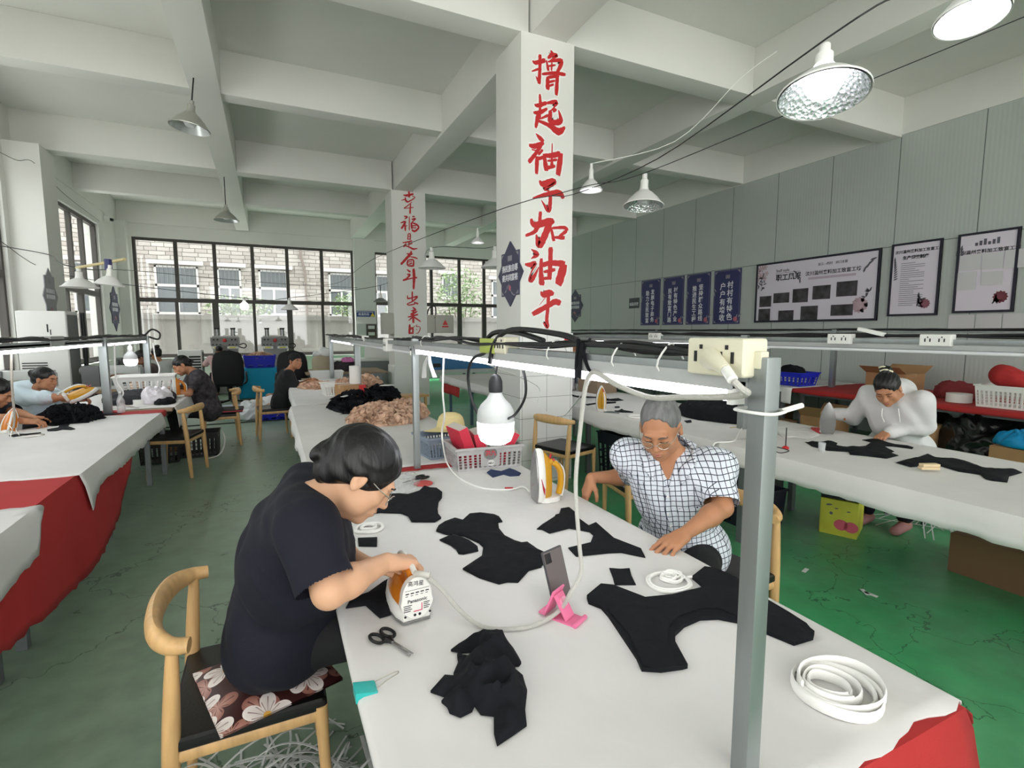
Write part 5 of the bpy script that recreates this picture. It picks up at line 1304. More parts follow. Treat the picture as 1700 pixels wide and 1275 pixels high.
    if trousers: np_object('trousers', leg.mesh(max(h, .006), folds(.004, seed=shirt_seed + 2)), trousers, root)
    if hair: np_object('hair' if hair != 'cap' else 'cap', hair_sdf(L, RR, sc * headsc, hair, hair_sc).mesh(min(h, .004), strands(.0016, RR) if hair != 'cap' else None), hairm, root)
    k = sc * headsc
    tl = lambda pts: [V3(L(*p)) for p in pts]
    if face:
        for q in (-1, 1):
            MB().tube(tl([(q * .014, .0965, .0245), (q * .03, .0965, .031), (q * .047, .084, .026)]), .0028 * k, n=6, sub=3).build('eyebrow', BROW if hairm is not HAIR_G else mat('grey_brow', (90, 84, 80), .8), root, world=True)
            if face == 'open':
                MB().ell(L(q * .031, .0845, .005), (.0105 * k, .009 * k, .0055 * k), 12, rot=HR).build('eye', EYEW, root, world=True)
                MB().ell(L(q * .031, .0905, .005), (.0048 * k, .0036 * k, .0048 * k), 10, rot=HR).build('iris', EYE, root, world=True)
            MB().tube(tl([(q * .0165, .0895, .001), (q * .031, .0925, .0005 if face != 'open' else .0095), (q * .046, .083, .002)]), .0013 * k, n=5, sub=3).build('eyelash', EYE, root, world=True)
        lp = Sdf(); E = lambda c, r, kk: lp.ell(L(*c), np.array(r) * k, kk, '+', RR)
        E((0, .0992, -.0537), (.0185, .0088, .0045), .002); E((0, .0982, -.0645), (.016, .0088, .0052), .002)
        np_object('lips', lp.mesh(.0016), LIP, root)
    if glasses:
        gl = MB()
        for q in (-1, 1):
            ring = [V3(L(q * (.033 + .024 * math.cos(a)), .108 - .012 * abs(math.cos(a)) * (1 if math.cos(a) > 0 else 0), -.002 + .017 * math.sin(a))) for a in [2 * PI * i / 20 for i in range(20)]]
            gl.tube(ring, .0012, n=6, closed=True)
            gl.tube(tl([(q * .056, .098, .004), (q * .072, .06, .006), (q * .082, .0, .012), (q * .083, -.02, -.002)]), .0016, n=6, sub=4)
        gl.tube(tl([(-.010, .110, .0), (0, .114, .003), (.010, .110, .0)]), .0012, n=6, sub=3)
        go = gl.build('glasses', GLASSW, root, world=True)
        ln = MB()
        for q in (-1, 1):
            vs = [ln.bm.verts.new(L(q * (.033 + .0235 * math.cos(a)), .108 - .012 * abs(math.cos(a)) * (1 if math.cos(a) > 0 else 0), -.002 + .0165 * math.sin(a))) for a in [2 * PI * i / 20 for i in range(20)]]
            ln.bm.faces.new(vs)
        ln.build('lens', LENS, go, world=False) if False else ln.build('lens', LENS, root, world=True)
    root['_L'] = 0
    del root['_L']
    return root, L, HR
def check_material(base, dark, per, w, soft=False):
    m = mat('grid_check_cotton', base, .85, bump=.1, bscale=200)
    N, L, b = nodes_of(m); 
    tc = N.new('ShaderNodeTexCoord'); sx = N.new('ShaderNodeSeparateXYZ')
    nz = N.new('ShaderNodeTexNoise'); nz.inputs['Scale'].default_value = 5; ad = N.new('ShaderNodeMix'); ad.data_type = 'RGBA'; ad.blend_type = 'LINEAR_LIGHT'; ad.inputs['Factor'].default_value = .02
    mp = N.new('ShaderNodeMapping'); mp.inputs['Rotation'].default_value = (.12, .1, .56)
    L.new(tc.outputs['Object'], mp.inputs['Vector']); L.new(tc.outputs['Object'], nz.inputs['Vector']); L.new(mp.outputs['Vector'], ad.inputs[6]); L.new(nz.outputs['Color'], ad.inputs[7]); L.new(ad.outputs[2], sx.inputs[0])
    # geometry normal chooses which two of the three axes carry the grid
    ge = N.new('ShaderNodeNewGeometry'); mp2 = N.new('ShaderNodeMapping'); mp2.vector_type = 'NORMAL'; mp2.inputs['Rotation'].default_value = (.12, .1, .56)
    L.new(ge.outputs['Normal'], mp2.inputs['Vector']); sn = N.new('ShaderNodeSeparateXYZ'); L.new(mp2.outputs['Vector'], sn.inputs[0])
    fs = []
    for ax, lim in (('X', .86), ('Y', .72), ('Z', .86)):
        a = N.new('ShaderNodeMath'); a.operation = 'ADD'; a.inputs[1].default_value = per * 200; L.new(sx.outputs[ax], a.inputs[0])
        mo = N.new('ShaderNodeMath'); mo.operation = 'MODULO'; mo.inputs[1].default_value = per; L.new(a.outputs[0], mo.inputs[0])
        lt = N.new('ShaderNodeMath'); lt.operation = 'LESS_THAN'; lt.inputs[1].default_value = w; L.new(mo.outputs[0], lt.inputs[0])
        ab = N.new('ShaderNodeMath'); ab.operation = 'ABSOLUTE'; L.new(sn.outputs[ax], ab.inputs[0])
        l2 = N.new('ShaderNodeMath'); l2.operation = 'LESS_THAN'; l2.inputs[1].default_value = lim; L.new(ab.outputs[0], l2.inputs[0])
        mu = N.new('ShaderNodeMath'); mu.operation = 'MULTIPLY'; L.new(lt.outputs[0], mu.inputs[0]); L.new(l2.outputs[0], mu.inputs[1]); fs.append(mu.outputs[0])
    m1 = N.new('ShaderNodeMath'); m1.operation = 'MAXIMUM'; L.new(fs[0], m1.inputs[0]); L.new(fs[1], m1.inputs[1])
    m2 = N.new('ShaderNodeMath'); m2.operation = 'MAXIMUM'; L.new(m1.outputs[0], m2.inputs[0]); L.new(fs[2], m2.inputs[1])
    mi = N.new('ShaderNodeMix'); mi.data_type = 'RGBA'; mi.inputs[6].default_value = rgb(*base); mi.inputs[7].default_value = rgb(*dark); L.new(m2.outputs[0], mi.inputs['Factor']); L.new(mi.outputs[2], b.inputs['Base Color'])
    return m
NAVYTEE = mat('navy_cotton', (11, 13, 29), .88, bump=.12, bscale=220)
BLACKTR = mat('black_trousers', (20, 20, 24), .85)
CHECK = check_material((214, 219, 228), (44, 48, 66), .0235, .0032)
GREYHOOD = mat('pale_grey_fleece', (206, 205, 206), .9, bump=.15, bscale=160)
BLUEHOOD = mat('pale_blue_fleece', (206, 222, 232), .9, bump=.15, bscale=160)
PATTEE = mat('dark_patterned_cotton', (58, 54, 58), .85, var=.75, vscale=22)
GREYTEE = mat('light_grey_cotton', (196, 198, 196), .9); BROWNTEE = mat('dark_brown_cotton', (88, 74, 74), .9); PINKTEE = mat('dusty_pink_cotton', (206, 168, 170), .9); BLACKTEE = mat('black_cotton', (24, 24, 27), .88)
DARKSHIRT = mat('dark_shirt', (40, 44, 54), .85)

# -- the woman in navy at the foreground table
w1, L1, R1 = person('woman in a navy T-shirt and glasses ironing at the foreground table',
    (-.01, 1.74, .655), (1, -.08, 0), (.09, 1.585, 1.10), (.228, 1.535, 1.155), (.70, -.12, -.70),
    {'R': dict(w=(.272, 1.415, .925), e=(.108, 1.30, .93), d=(.86, .32, -.22), n=(.12, .05, .99), curls=(.8, .85, .9, .95), spread=.03, thumb=.8, sl=.84),
     'L': dict(w=(.25, 1.60, .84), hint=(.1, .5, -.8), d=(.92, -.05, -.08), n=(.1, .35, .9), curl=.4, spread=.05, thumb=.3, sl=.86)},
    h=.004, hh=.003, skin=SKIN, hair='lowbun', shirt=NAVYTEE, trousers=BLACKTR, girth=1.12, sh_w=.205, glasses=True, shoes=BLACK, belly=.02, shirt_seed=2.0, fold_amp=.010, headsc=1.05, head_up=(.7, 0, .7), sh_up=.03, hair_sc=1.1)
# -- the man in the checked shirt
m1, L2, R2 = person('man in a white grid-checked shirt and glasses seated at the right of the table',
    (1.76, 1.80, .57), (-.80, -.60, 0), (1.625, 1.755, 1.045), (1.515, 1.70, 1.165), (-.68, -.52, -.55),
    {'R': dict(w=(1.435, 2.10, .845), hint=(.4, .6, -.6), d=(-.35, .1, -.9), n=(-.9, .2, .3), curl=.35, spread=.06, thumb=.6, sl=.8),
     'L': dict(w=(1.415, 1.435, .80), e=(1.685, 1.50, .845), d=(-.95, -.12, -.22), n=(-.1, -.15, .97), curl=.36, spread=.16, thumb=.35, sl=.84)},
    h=.004, hh=.003, skin=SKIN_T, hair='short', hairm=HAIR_G, shirt=CHECK, trousers=BLACKTR, girth=1.06, sh_w=.225, glasses=True, shoes=BLACK, shirt_seed=5.0, fold_amp=.008, headsc=1.06, collar=False, head_up=(-.45, -.3, .85), vneck=True)
CHECK_COLLAR = True
# -- the woman in the pale hoodie standing at the right hand table
w2, L3, R3 = person('woman in a pale grey hoodie leaning over the right table with an iron',
    (4.60, 2.34, .66), (-1, -.14, 0), (4.34, 2.28, 1.115), (4.175, 2.24, 1.15), (-.75, -.25, -.62),
    {'R': dict(w=(4.205, 2.71, .91), hint=(.3, .5, -.7), d=(-.8, -.5, -.1), n=(.2, .1, .97), curl=.9, spread=.02, thumb=.9),
     'L': dict(w=(4.27, 2.27, .80), e=(4.50, 2.12, .86), d=(-.92, .0, -.3), n=(0, 0, 1), curl=.55, spread=.08)},
    h=.006, hh=.004, skin=SKIN_T, hair='topbun', shirt=GREYHOOD, sleeve='long', trousers=NAVYTEE, girth=1.1, sh_w=.2, shoes=mat('pink_shoe', (170, 120, 120), .7), hood=True, shirt_seed=3.0, fold_amp=.009, head_up=(-.4, 0, .9), knees={'L': (4.42, 2.2, .5), 'R': (4.35, 2.44, .5)})
sl2 = thing('stool', 'low dark stool under the woman in the pale grey hoodie', 'stool', (4.63, 2.35, 0), 0)
MB().bx(-.18, .18, -.18, .18, .44, .49).build('seat', DARKGREY, sl2, bevel=.01)
for x in (-.14, .14):
    for y in (-.14, .14): MB().bx(x - .015, x + .015, y - .015, y + .015, 0, .44).build('leg', STEEL_GREY, sl2)
for q in (-1, 1):
    MB().tube([V3(L3(q * .05, .06, -.15)), V3(L3(q * .055, .10, -.19)) , V3(L3(q * .05, .105, -.25))], .0035, n=6, sub=4).build('drawstring', WHITEPL, w2, world=True)
hc = MB()
for a_, b_ in (((-.045, -.06, .112), (.03, -.055, .128)), ((-.02, -.075, .125), (.04, -.08, .14))): hc.tube([V3(L3(*a_)), V3(L3((a_[0] + b_[0]) / 2, b_[1], b_[2] + .012)), V3(L3(*b_))], .007, n=8, sub=4)
hc.build('hair_claw', mat('pale_claw', (226, 222, 190), .3), w2, world=True)
# -- left hand tables
w3, L4, R4 = person('seated woman in a pale blue hoodie holding up an iron at the left table',
    (-2.36, 6.86, .55), (1, -.3, 0), (-2.24, 6.85, 1.0), (-2.12, 6.82, 1.085), (.9, -.3, -.22),
    {'R': dict(w=(-1.80, 6.48, .92), hint=(-.1, -.4, -.8), d=(.85, .1, .25), n=(.1, -.6, .7), curl=.9, spread=.02, thumb=.8),
     'L': dict(w=(-1.80, 6.60, .86), hint=(.1, .5, -.8), d=(.9, -.1, .1), n=(.1, .5, .8), curl=.5)},
    h=.006, hh=.004, skin=SKIN_T, hair='bun', shirt=BLUEHOOD, sleeve='elbow', trousers=DARKSHIRT, girth=1.12, sh_w=.2, hood=True, shirt_seed=4.0, fold_amp=.014)
w4, L5, R5 = person('dark haired worker cut off by the left edge of the photo',
    (-2.42, 6.02, .54), (1, -.25, 0), (-2.3, 6.02, .97), (-2.19, 5.99, 1.04), (.8, -.1, -.55),
    {'R': dict(w=(-1.90, 5.62, .82), hint=(-.1, -.4, -.8), d=(.9, .05, -.1), n=(0, -.2, .95), curl=.7),
     'L': dict(w=(-1.88, 5.78, .81), hint=(.1, .5, -.8), d=(.9, .0, -.1), n=(.1, .3, .9), curl=.5)},
    h=.007, hh=.004, skin=SKIN_T, hair='pony', shirt=DARKSHIRT, trousers=BLACKTR, shirt_seed=6.0)
w5, L6, R6 = person('seated woman in a dark patterned top ironing at the far left table',
    (-.80, 7.98, .55), (-1, -.2, 0), (-.92, 7.93, 1.06), (-1.06, 7.90, 1.13), (-.78, -.25, -.58),
    {'L': dict(w=(-1.20, 7.60, .81), hint=(.2, -.5, -.7), d=(-.95, -.1, -.1), n=(0, -.3, .9), curl=.6),
     'R': dict(w=(-1.22, 7.84, .84), hint=(.2, .5, -.7), d=(-.95, -.15, -.05), n=(0, .3, .9), curl=.7)},
    h=.006, hh=.004, skin=SKIN_T, hair='lowbun', shirt=PATTEE, trousers=BLACKTR, girth=1.18, sh_w=.205, shirt_seed=7.0, fold_amp=.007, head_up=(-.5, 0, .8))
w6, L7, R7 = person('worker in a light grey T-shirt sewing near the back window, seen from behind',
    (-1.86, 11.3, .55), (-.45, .85, 0), (-1.88, 11.35, 1.03), (-1.92, 11.43, 1.16), (-.45, .85, -.25),
    {'L': dict(w=(-2.2, 11.6, .84), hint=(-.5, -.2, -.7), d=(-.3, .9, 0)), 'R': dict(w=(-2.0, 11.72, .84), hint=(.5, -.1, -.7), d=(-.3, .9, 0))},
    h=.008, hh=.005, skin=SKIN_T, hair='topbun', shirt=GREYTEE, trousers=BLACKTR, shirt_seed=8.0, face=False)
w7, L8, R8 = person('worker in dark brown sewing behind the hanging bulb on the left',
    (-1.74, 9.98, .55), (-.95, .1, 0), (-1.80, 9.96, 1.03), (-1.88, 9.95, 1.15), (-.85, -.2, -.4),
    {'L': dict(w=(-2.22, 9.85, .88), hint=(.1, -.4, -.7), d=(-.95, 0, 0)), 'R': dict(w=(-2.2, 10.05, .88), hint=(.1, .4, -.7), d=(-.95, 0, 0))},
    h=.008, hh=.005, skin=SKIN_D, hair='lowbun', shirt=BROWNTEE, trousers=BLACKTR, shirt_seed=9.0)
w8, L9, R9 = person('man in a dusty pink top seen from behind at the heat press',
    (-1.10, 14.0, .50), (.05, 1, 0), (-1.10, 14.05, .97), (-1.10, 14.08, 1.115), (.05, 1, -.1),
    {'L': dict(w=(-1.32, 14.4, .88), hint=(-.6, -.2, -.6), d=(.2, .9, 0)), 'R': dict(w=(-.86, 14.4, .88), hint=(.6, -.2, -.6), d=(-.2, .9, 0))},
    h=.008, hh=.005, skin=SKIN_D, hair='short', hairm=HAIR, shirt=PINKTEE, trousers=BLACKTR, girth=1.15, sh_w=.22, shirt_seed=10.0, face=False)
w9, L10, R10 = person('girl in black with a black cap turning towards the viewer at the far middle table',
    (.12, 8.36, .53), (1, .12, 0), (.23, 8.38, .99), (.335, 8.37, 1.125), (.55, -.83, -.05),
    {'R': dict(w=(.50, 8.27, .815), hint=(-.1, -.4, -.8), d=(.9, .05, .1), n=(0, -.3, .9), curl=.7),
     'L': dict(w=(.53, 8.47, .83), hint=(.1, .4, -.8), d=(.9, -.1, .05), n=(0, .4, .9), curl=.7)},
    h=.006, hh=.004, skin=SKIN_T, hair='cap', hairm=mat('black_cap', (22, 22, 25), .85), shirt=BLACKTEE, trousers=BLACKTR, girth=1.0, sh_w=.185, face='open', shirt_seed=11.0)
wp = MB()
wa, L11, R11 = person('worker mostly hidden behind the near column, one hand on the table',
    (2.74, 5.80, .58), (.75, -.6, 0), (2.78, 5.70, 1.06), (2.83, 5.65, 1.19), (.6, -.7, -.4),
    {'L': dict(w=(3.16, 5.12, .80), hint=(0, .3, -.8), d=(.75, -.5, -.1), n=(0, 0, 1), curl=.4), 'R': dict(w=(2.98, 5.2, .80), hint=(-.4, 0, -.7), d=(.7, -.6, -.1), n=(0, 0, 1), curl=.4)},
    h=.008, hh=.005, skin=SKIN_T, hair='bun', shirt=DARKSHIRT, sleeve='long', trousers=BLACKTR, shirt_seed=12.0)
wb, L12, R12 = person('standing worker in a grey shirt glimpsed just right of the near column',
    (4.55, 7.15, .88), (-.6, -.8, 0), (4.42, 7.0, 1.28), (4.36, 6.93, 1.42), (-.6, -.7, -.4),
    {'L': dict(w=(4.36, 6.52, .98), hint=(.4, 0, -.7), d=(-.3, -.9, -.2), n=(0, 0, 1), curl=.5), 'R': dict(w=(4.1, 6.72, .95), hint=(-.4, .4, -.7), d=(-.3, -.9, -.2), n=(0, 0, 1), curl=.5)},
    h=.008, hh=.005, skin=SKIN_T, hair='bun', shirt=mat('mid_grey_cotton', (150, 150, 152), .9), sleeve='elbow', trousers=BLACKTR, stand={'L': (4.72, 7.02, .09), 'R': (4.42, 7.25, .09)}, shirt_seed=13.0)
# ---------------------------------------------------------------- shirt details of the man: collar, placket, pocket
from mathutils.bvhtree import BVHTree
def man_shirt_details():
    sh = [c for c in m1.children if c.name.startswith('shirt')][0]
    off = V3(m1.location)
    bvh = BVHTree.FromPolygons([v.co + off for v in sh.data.vertices], [list(p.vertices) for p in sh.data.polygons])
    P, Nn = V3((1.76, 1.80, .57)), V3((1.625, 1.755, 1.045))
    up = (Nn - P).normalized(); F = V3((-.80, -.60, 0)).normalized(); Rt = F.cross(V3((0, 0, 1))).normalized(); Ff = -Rt.cross(up)
    if Ff.dot(F) < 0: Ff = -Ff
    def snap(q, d):
        loc, nrm, i, dist = bvh.find_nearest(q)
        if (loc - (P + up * .28)).dot(nrm) < 0: nrm = -nrm
        return loc + nrm * d
    def col(u, v):                       # around the neck from right front over the back to left front
        a = math.radians(-152 + 304 * u); fr = abs(2 * u - 1)
        d = -Ff * math.cos(a) - Rt * math.sin(a)
        inner = Nn + d * (.066 + .012 * fr) + up * (.050 - .075 * fr ** 2)
        w = min(1, max(0, (fr - .35) / .35)); w = w * w * (3 - 2 * w)
        inner = inner.lerp(snap(Nn + d * (.092 + .012 * fr) + up * (.04 - .085 * fr ** 2), .004), w)
        outer = Nn + d * (.115 + .012 * fr ** 4) + up * (-.01 - .10 * fr ** 2.5)
        o2 = snap(outer, .012); i2 = inner
        m = (inner.lerp(o2, .4) + up * .02).lerp(snap(inner.lerp(o2, .5), .016), w)
        return inner * (1 - v) ** 2 + m * 2 * v * (1 - v) + o2 * v * v
    MB().grid(col, 36, 8).build('collar', CHECK, m1, world=True, solid=.003, angle=180)
    pl = MB()
    def plk(u, v):
        t = .80 - .72 * u
        q = P + up * (.495 * t) + Ff * .2 + Rt * ((v - .5) * .03)
        return snap(q, .0025)
    pl.grid(plk, 24, 2); pl.build('button_placket', CHECK, m1, world=True, solid=.002, angle=180)
    bt = MB()
    for k in range(5):
        q = snap(P + up * (.495 * (.70 - .15 * k)) + Ff * .2, .005); bt.ell(q, (.0055, .0055, .0055), 8)
    bt.build('shirt_button', WHITEPL, m1, world=True)
    pk = MB().grid(lambda u, v: snap(P + up * (.495 * (.60 - .24 * v)) + Ff * .2 - Rt * (.045 + .095 * u), .003), 10, 10)
    pk.build('shirt_pocket', CHECK, m1, world=True, solid=.002, angle=180)
man_shirt_details()
# ================================================================ cut cloth pieces lying on the tables
def zpts(s, x0, y0, pts): return [(x0 + s * a, y0 + s * b) for a, b in pts]
def piece(label, pts, z=TZ + .004, thick=.004, amp=.004, seed=0, m=BLACKFAB, name='cloth_piece', group=None, freq=16, step=.018, world_pts=None, cat='cloth', ridge=0.0, sm=True):
    P = world_pts or [tuple(at_z(u, v, z)[:2]) for u, v in pts]
    poly = []
    for i, a in enumerate(P):
        b = P[(i + 1) % len(P)]; L = math.dist(a, b); k = max(1, int(L / (step * 1.2)))
        for j in range(k): poly.append((a[0] + (b[0] - a[0]) * j / k, a[1] + (b[1] - a[1]) * j / k))
    xs = [p[0] for p in poly]; ys = [p[1] for p in poly]
    pa = np.array(poly); pb = np.roll(pa, -1, 0)
    def inside_d(x, y):
        c = False; n = len(poly)
        for i in range(n):
            (x1, y1), (x2, y2) = poly[i], poly[(i + 1) % n]
            if (y1 > y) != (y2 > y) and x < (x2 - x1) * (y - y1) / (y2 - y1) + x1: c = not c
        q = np.array((x, y)); ab = pb - pa; t = np.clip(((q - pa) * ab).sum(1) / np.maximum((ab * ab).sum(1), 1e-12), 0, 1)
        return c, float(np.sqrt((((pa + ab * t[:, None]) - q) ** 2).sum(1)).min())
    pts2 = list(poly); rnd = random.Random(seed)
    y = min(ys)
    while y < max(ys):
        x = min(xs)
        while x < max(xs):
            xx, yy = x + rnd.uniform(-.2, .2) * step, y + rnd.uniform(-.2, .2) * step
            c, d = inside_d(xx, yy)
            if c and d > step * .5: pts2.append((xx, yy))
            x += step
        y += step
    n = len(poly)
    vo, eo, fo, ov, oe, of = delaunay_2d_cdt([V3(p).to_2d() if len(p) == 3 else V3((p[0], p[1], 0)).to_2d() for p in pts2], [(i, (i + 1) % n) for i in range(n)], [], 1, 1e-6)
    mb = MB(); bm = mb.bm; vs = []
    for q in vo:
        c, d = inside_d(q.x, q.y)
        e = min(1, d / .03)
        w = amp * (.5 + .5 * fbm(q.x * freq, q.y * freq, seed * 1.7)) + ridge * (1 - abs(fbm(q.x * freq * .6 + 5, q.y * freq * .6, seed))) ** 3
        vs.append(bm.verts.new((q.x, q.y, z + thick + max(0, w) * e)))
    for f in fo:
        try: bm.faces.new([vs[i] for i in f])
        except ValueError: pass
    bm.normal_update()
    for f in bm.faces:
        if f.normal.z < 0: f.normal_flip()
    be = [e for e in bm.edges if len(e.link_faces) == 1]
    g = bmesh.ops.extrude_edge_only(bm, edges=be)
    for v in g['geom']:
        if isinstance(v, bmesh.types.BMVert): v.co.z = z
    o = mb.build(name, m, None, angle=80 if sm else 30)
    return tag(o, label, cat, group)
A_ = lambda pts: zpts(.2353, 560, 740, pts)
B_ = lambda pts: zpts(.298, 900, 620, pts)
C_ = lambda pts: zpts(.294, 880, 860, pts)
D_ = lambda pts: zpts(.2588, 560, 960, pts)
G1 = 'black cloth pieces on the foreground table'
piece('black cut piece behind the head of the woman in navy', A_([(270, 388), (330, 350), (440, 345), (500, 350), (580, 325), (615, 290), (655, 303), (700, 305), (740, 335), (738, 370), (715, 400), (708, 450), (712, 490), (733, 515), (690, 540), (525, 540), (500, 500), (450, 480), (300, 475), (100, 495), (95, 455)]), thick=.008, seed=1, group=G1)
piece('small black rectangle of cloth under the left arm of the woman in navy', A_([(145, 655), (282, 650), (280, 714), (150, 712)]), seed=2, group=G1)
piece('black briefs shaped piece in the middle of the foreground table', A_([(697, 605), (715, 570), (760, 540), (830, 515), (885, 530), (935, 485), (1010, 478), (1105, 490), (1140, 505), (1165, 540), (1135, 545), (1140, 590), (1180, 640), (1250, 675), (1300, 690), (1340, 685), (1410, 735), (1590, 820), (1585, 852), (1445, 845), (1440, 860), (1350, 885), (1275, 968), (1200, 965), (1140, 980), (1000, 935), (885, 875), (1020, 785), (1030, 720), (1000, 690), (900, 645), (820, 625), (770, 630)]), thick=.006, amp=.008, ridge=.008, seed=3, group=G1)
piece('small folded black scrap beside the briefs shaped piece', A_([(720, 668), (800, 632), (870, 645), (930, 670), (990, 715), (995, 745), (890, 768), (855, 765), (840, 735), (800, 705)]), amp=.006, ridge=.005, seed=4, group=G1)
piece('black piece held flat by the man in the checked shirt', B_([(0, 845), (70, 800), (75, 790), (95, 785), (105, 755), (150, 748), (190, 780), (205, 810), (260, 850), (300, 832), (400, 920), (550, 978), (575, 1028), (440, 1000), (370, 1003), (190, 1022), (145, 975), (270, 945), (285, 905), (265, 885), (150, 865), (40, 893), (0, 872), (-30, 870)]), seed=5, group=G1)
piece('large layered black piece passing behind the steel post', C_([(320, 455), (400, 388), (470, 395), (650, 465), (800, 450), (985, 405), (915, 345), (985, 290), (1040, 297), (1120, 330), (1200, 372), (1345, 482), (1460, 550), (1560, 615), (1580, 640), (1605, 660), (1598, 690), (1490, 722), (1340, 660), (1190, 600), (1060, 575), (960, 580), (870, 620), (818, 670), (820, 720), (890, 850), (860, 858), (740, 875), (630, 868), (600, 800), (520, 680), (440, 560), (400, 515), (330, 487)]), thick=.012, amp=.004, seed=6, freq=8, group=G1)
piece('thin black layer on top of the large black piece', C_([(440, 515), (560, 500), (760, 520), (960, 490), (1050, 478), (1180, 530), (1180, 560), (1060, 510), (960, 510), (830, 560), (780, 620), (775, 700), (830, 840), (700, 855), (640, 830), (560, 660)]), z=TZ + .019, thick=.003, amp=.003, seed=16, freq=8, group=G1)
piece('small square of black cloth near the white elastic ring', C_([(447, 287), (510, 292), (562, 288), (572, 330), (597, 380), (478, 380), (468, 340)]), seed=7, group=G1)
piece('crumpled black garment at the near side of the foreground table', D_([(728, 470), (780, 430), (870, 385), (900, 360), (940, 352), (1010, 370), (1090, 410), (1130, 460), (1165, 520), (1180, 550), (1165, 568), (1140, 570), (1145, 610), (1190, 635), (1205, 690), (1218, 730), (1205, 850), (1215, 950), (1130, 1010), (1025, 1080), (1005, 1000), (1003, 890), (920, 880), (880, 825), (865, 860), (790, 897), (720, 870), (705, 830), (668, 800), (700, 770), (598, 735), (690, 632), (752, 637), (745, 622), (775, 550), (768, 495), (795, 490), (832, 545), (864, 500), (864, 480), (790, 482)]), thick=.006, amp=.022, ridge=.042, seed=8, freq=12, step=.009, group=G1)
piece('black cloth under the iron of the woman in navy', A_([(100, 1080), (220, 1040), (330, 960), (390, 930), (470, 1000), (430, 1180), (300, 1220), (200, 1130), (60, 1150)]), seed=9, amp=.008, ridge=.01, group=G1)
piece('small navy blue cut piece beside the grey crate', [(808, 785), (815, 780), (832, 783), (846, 778), (855, 781), (865, 786), (862, 790), (846, 791), (836, 788), (818, 793)], m=mat('navy_cloth', (40, 54, 92), .85), seed=10)

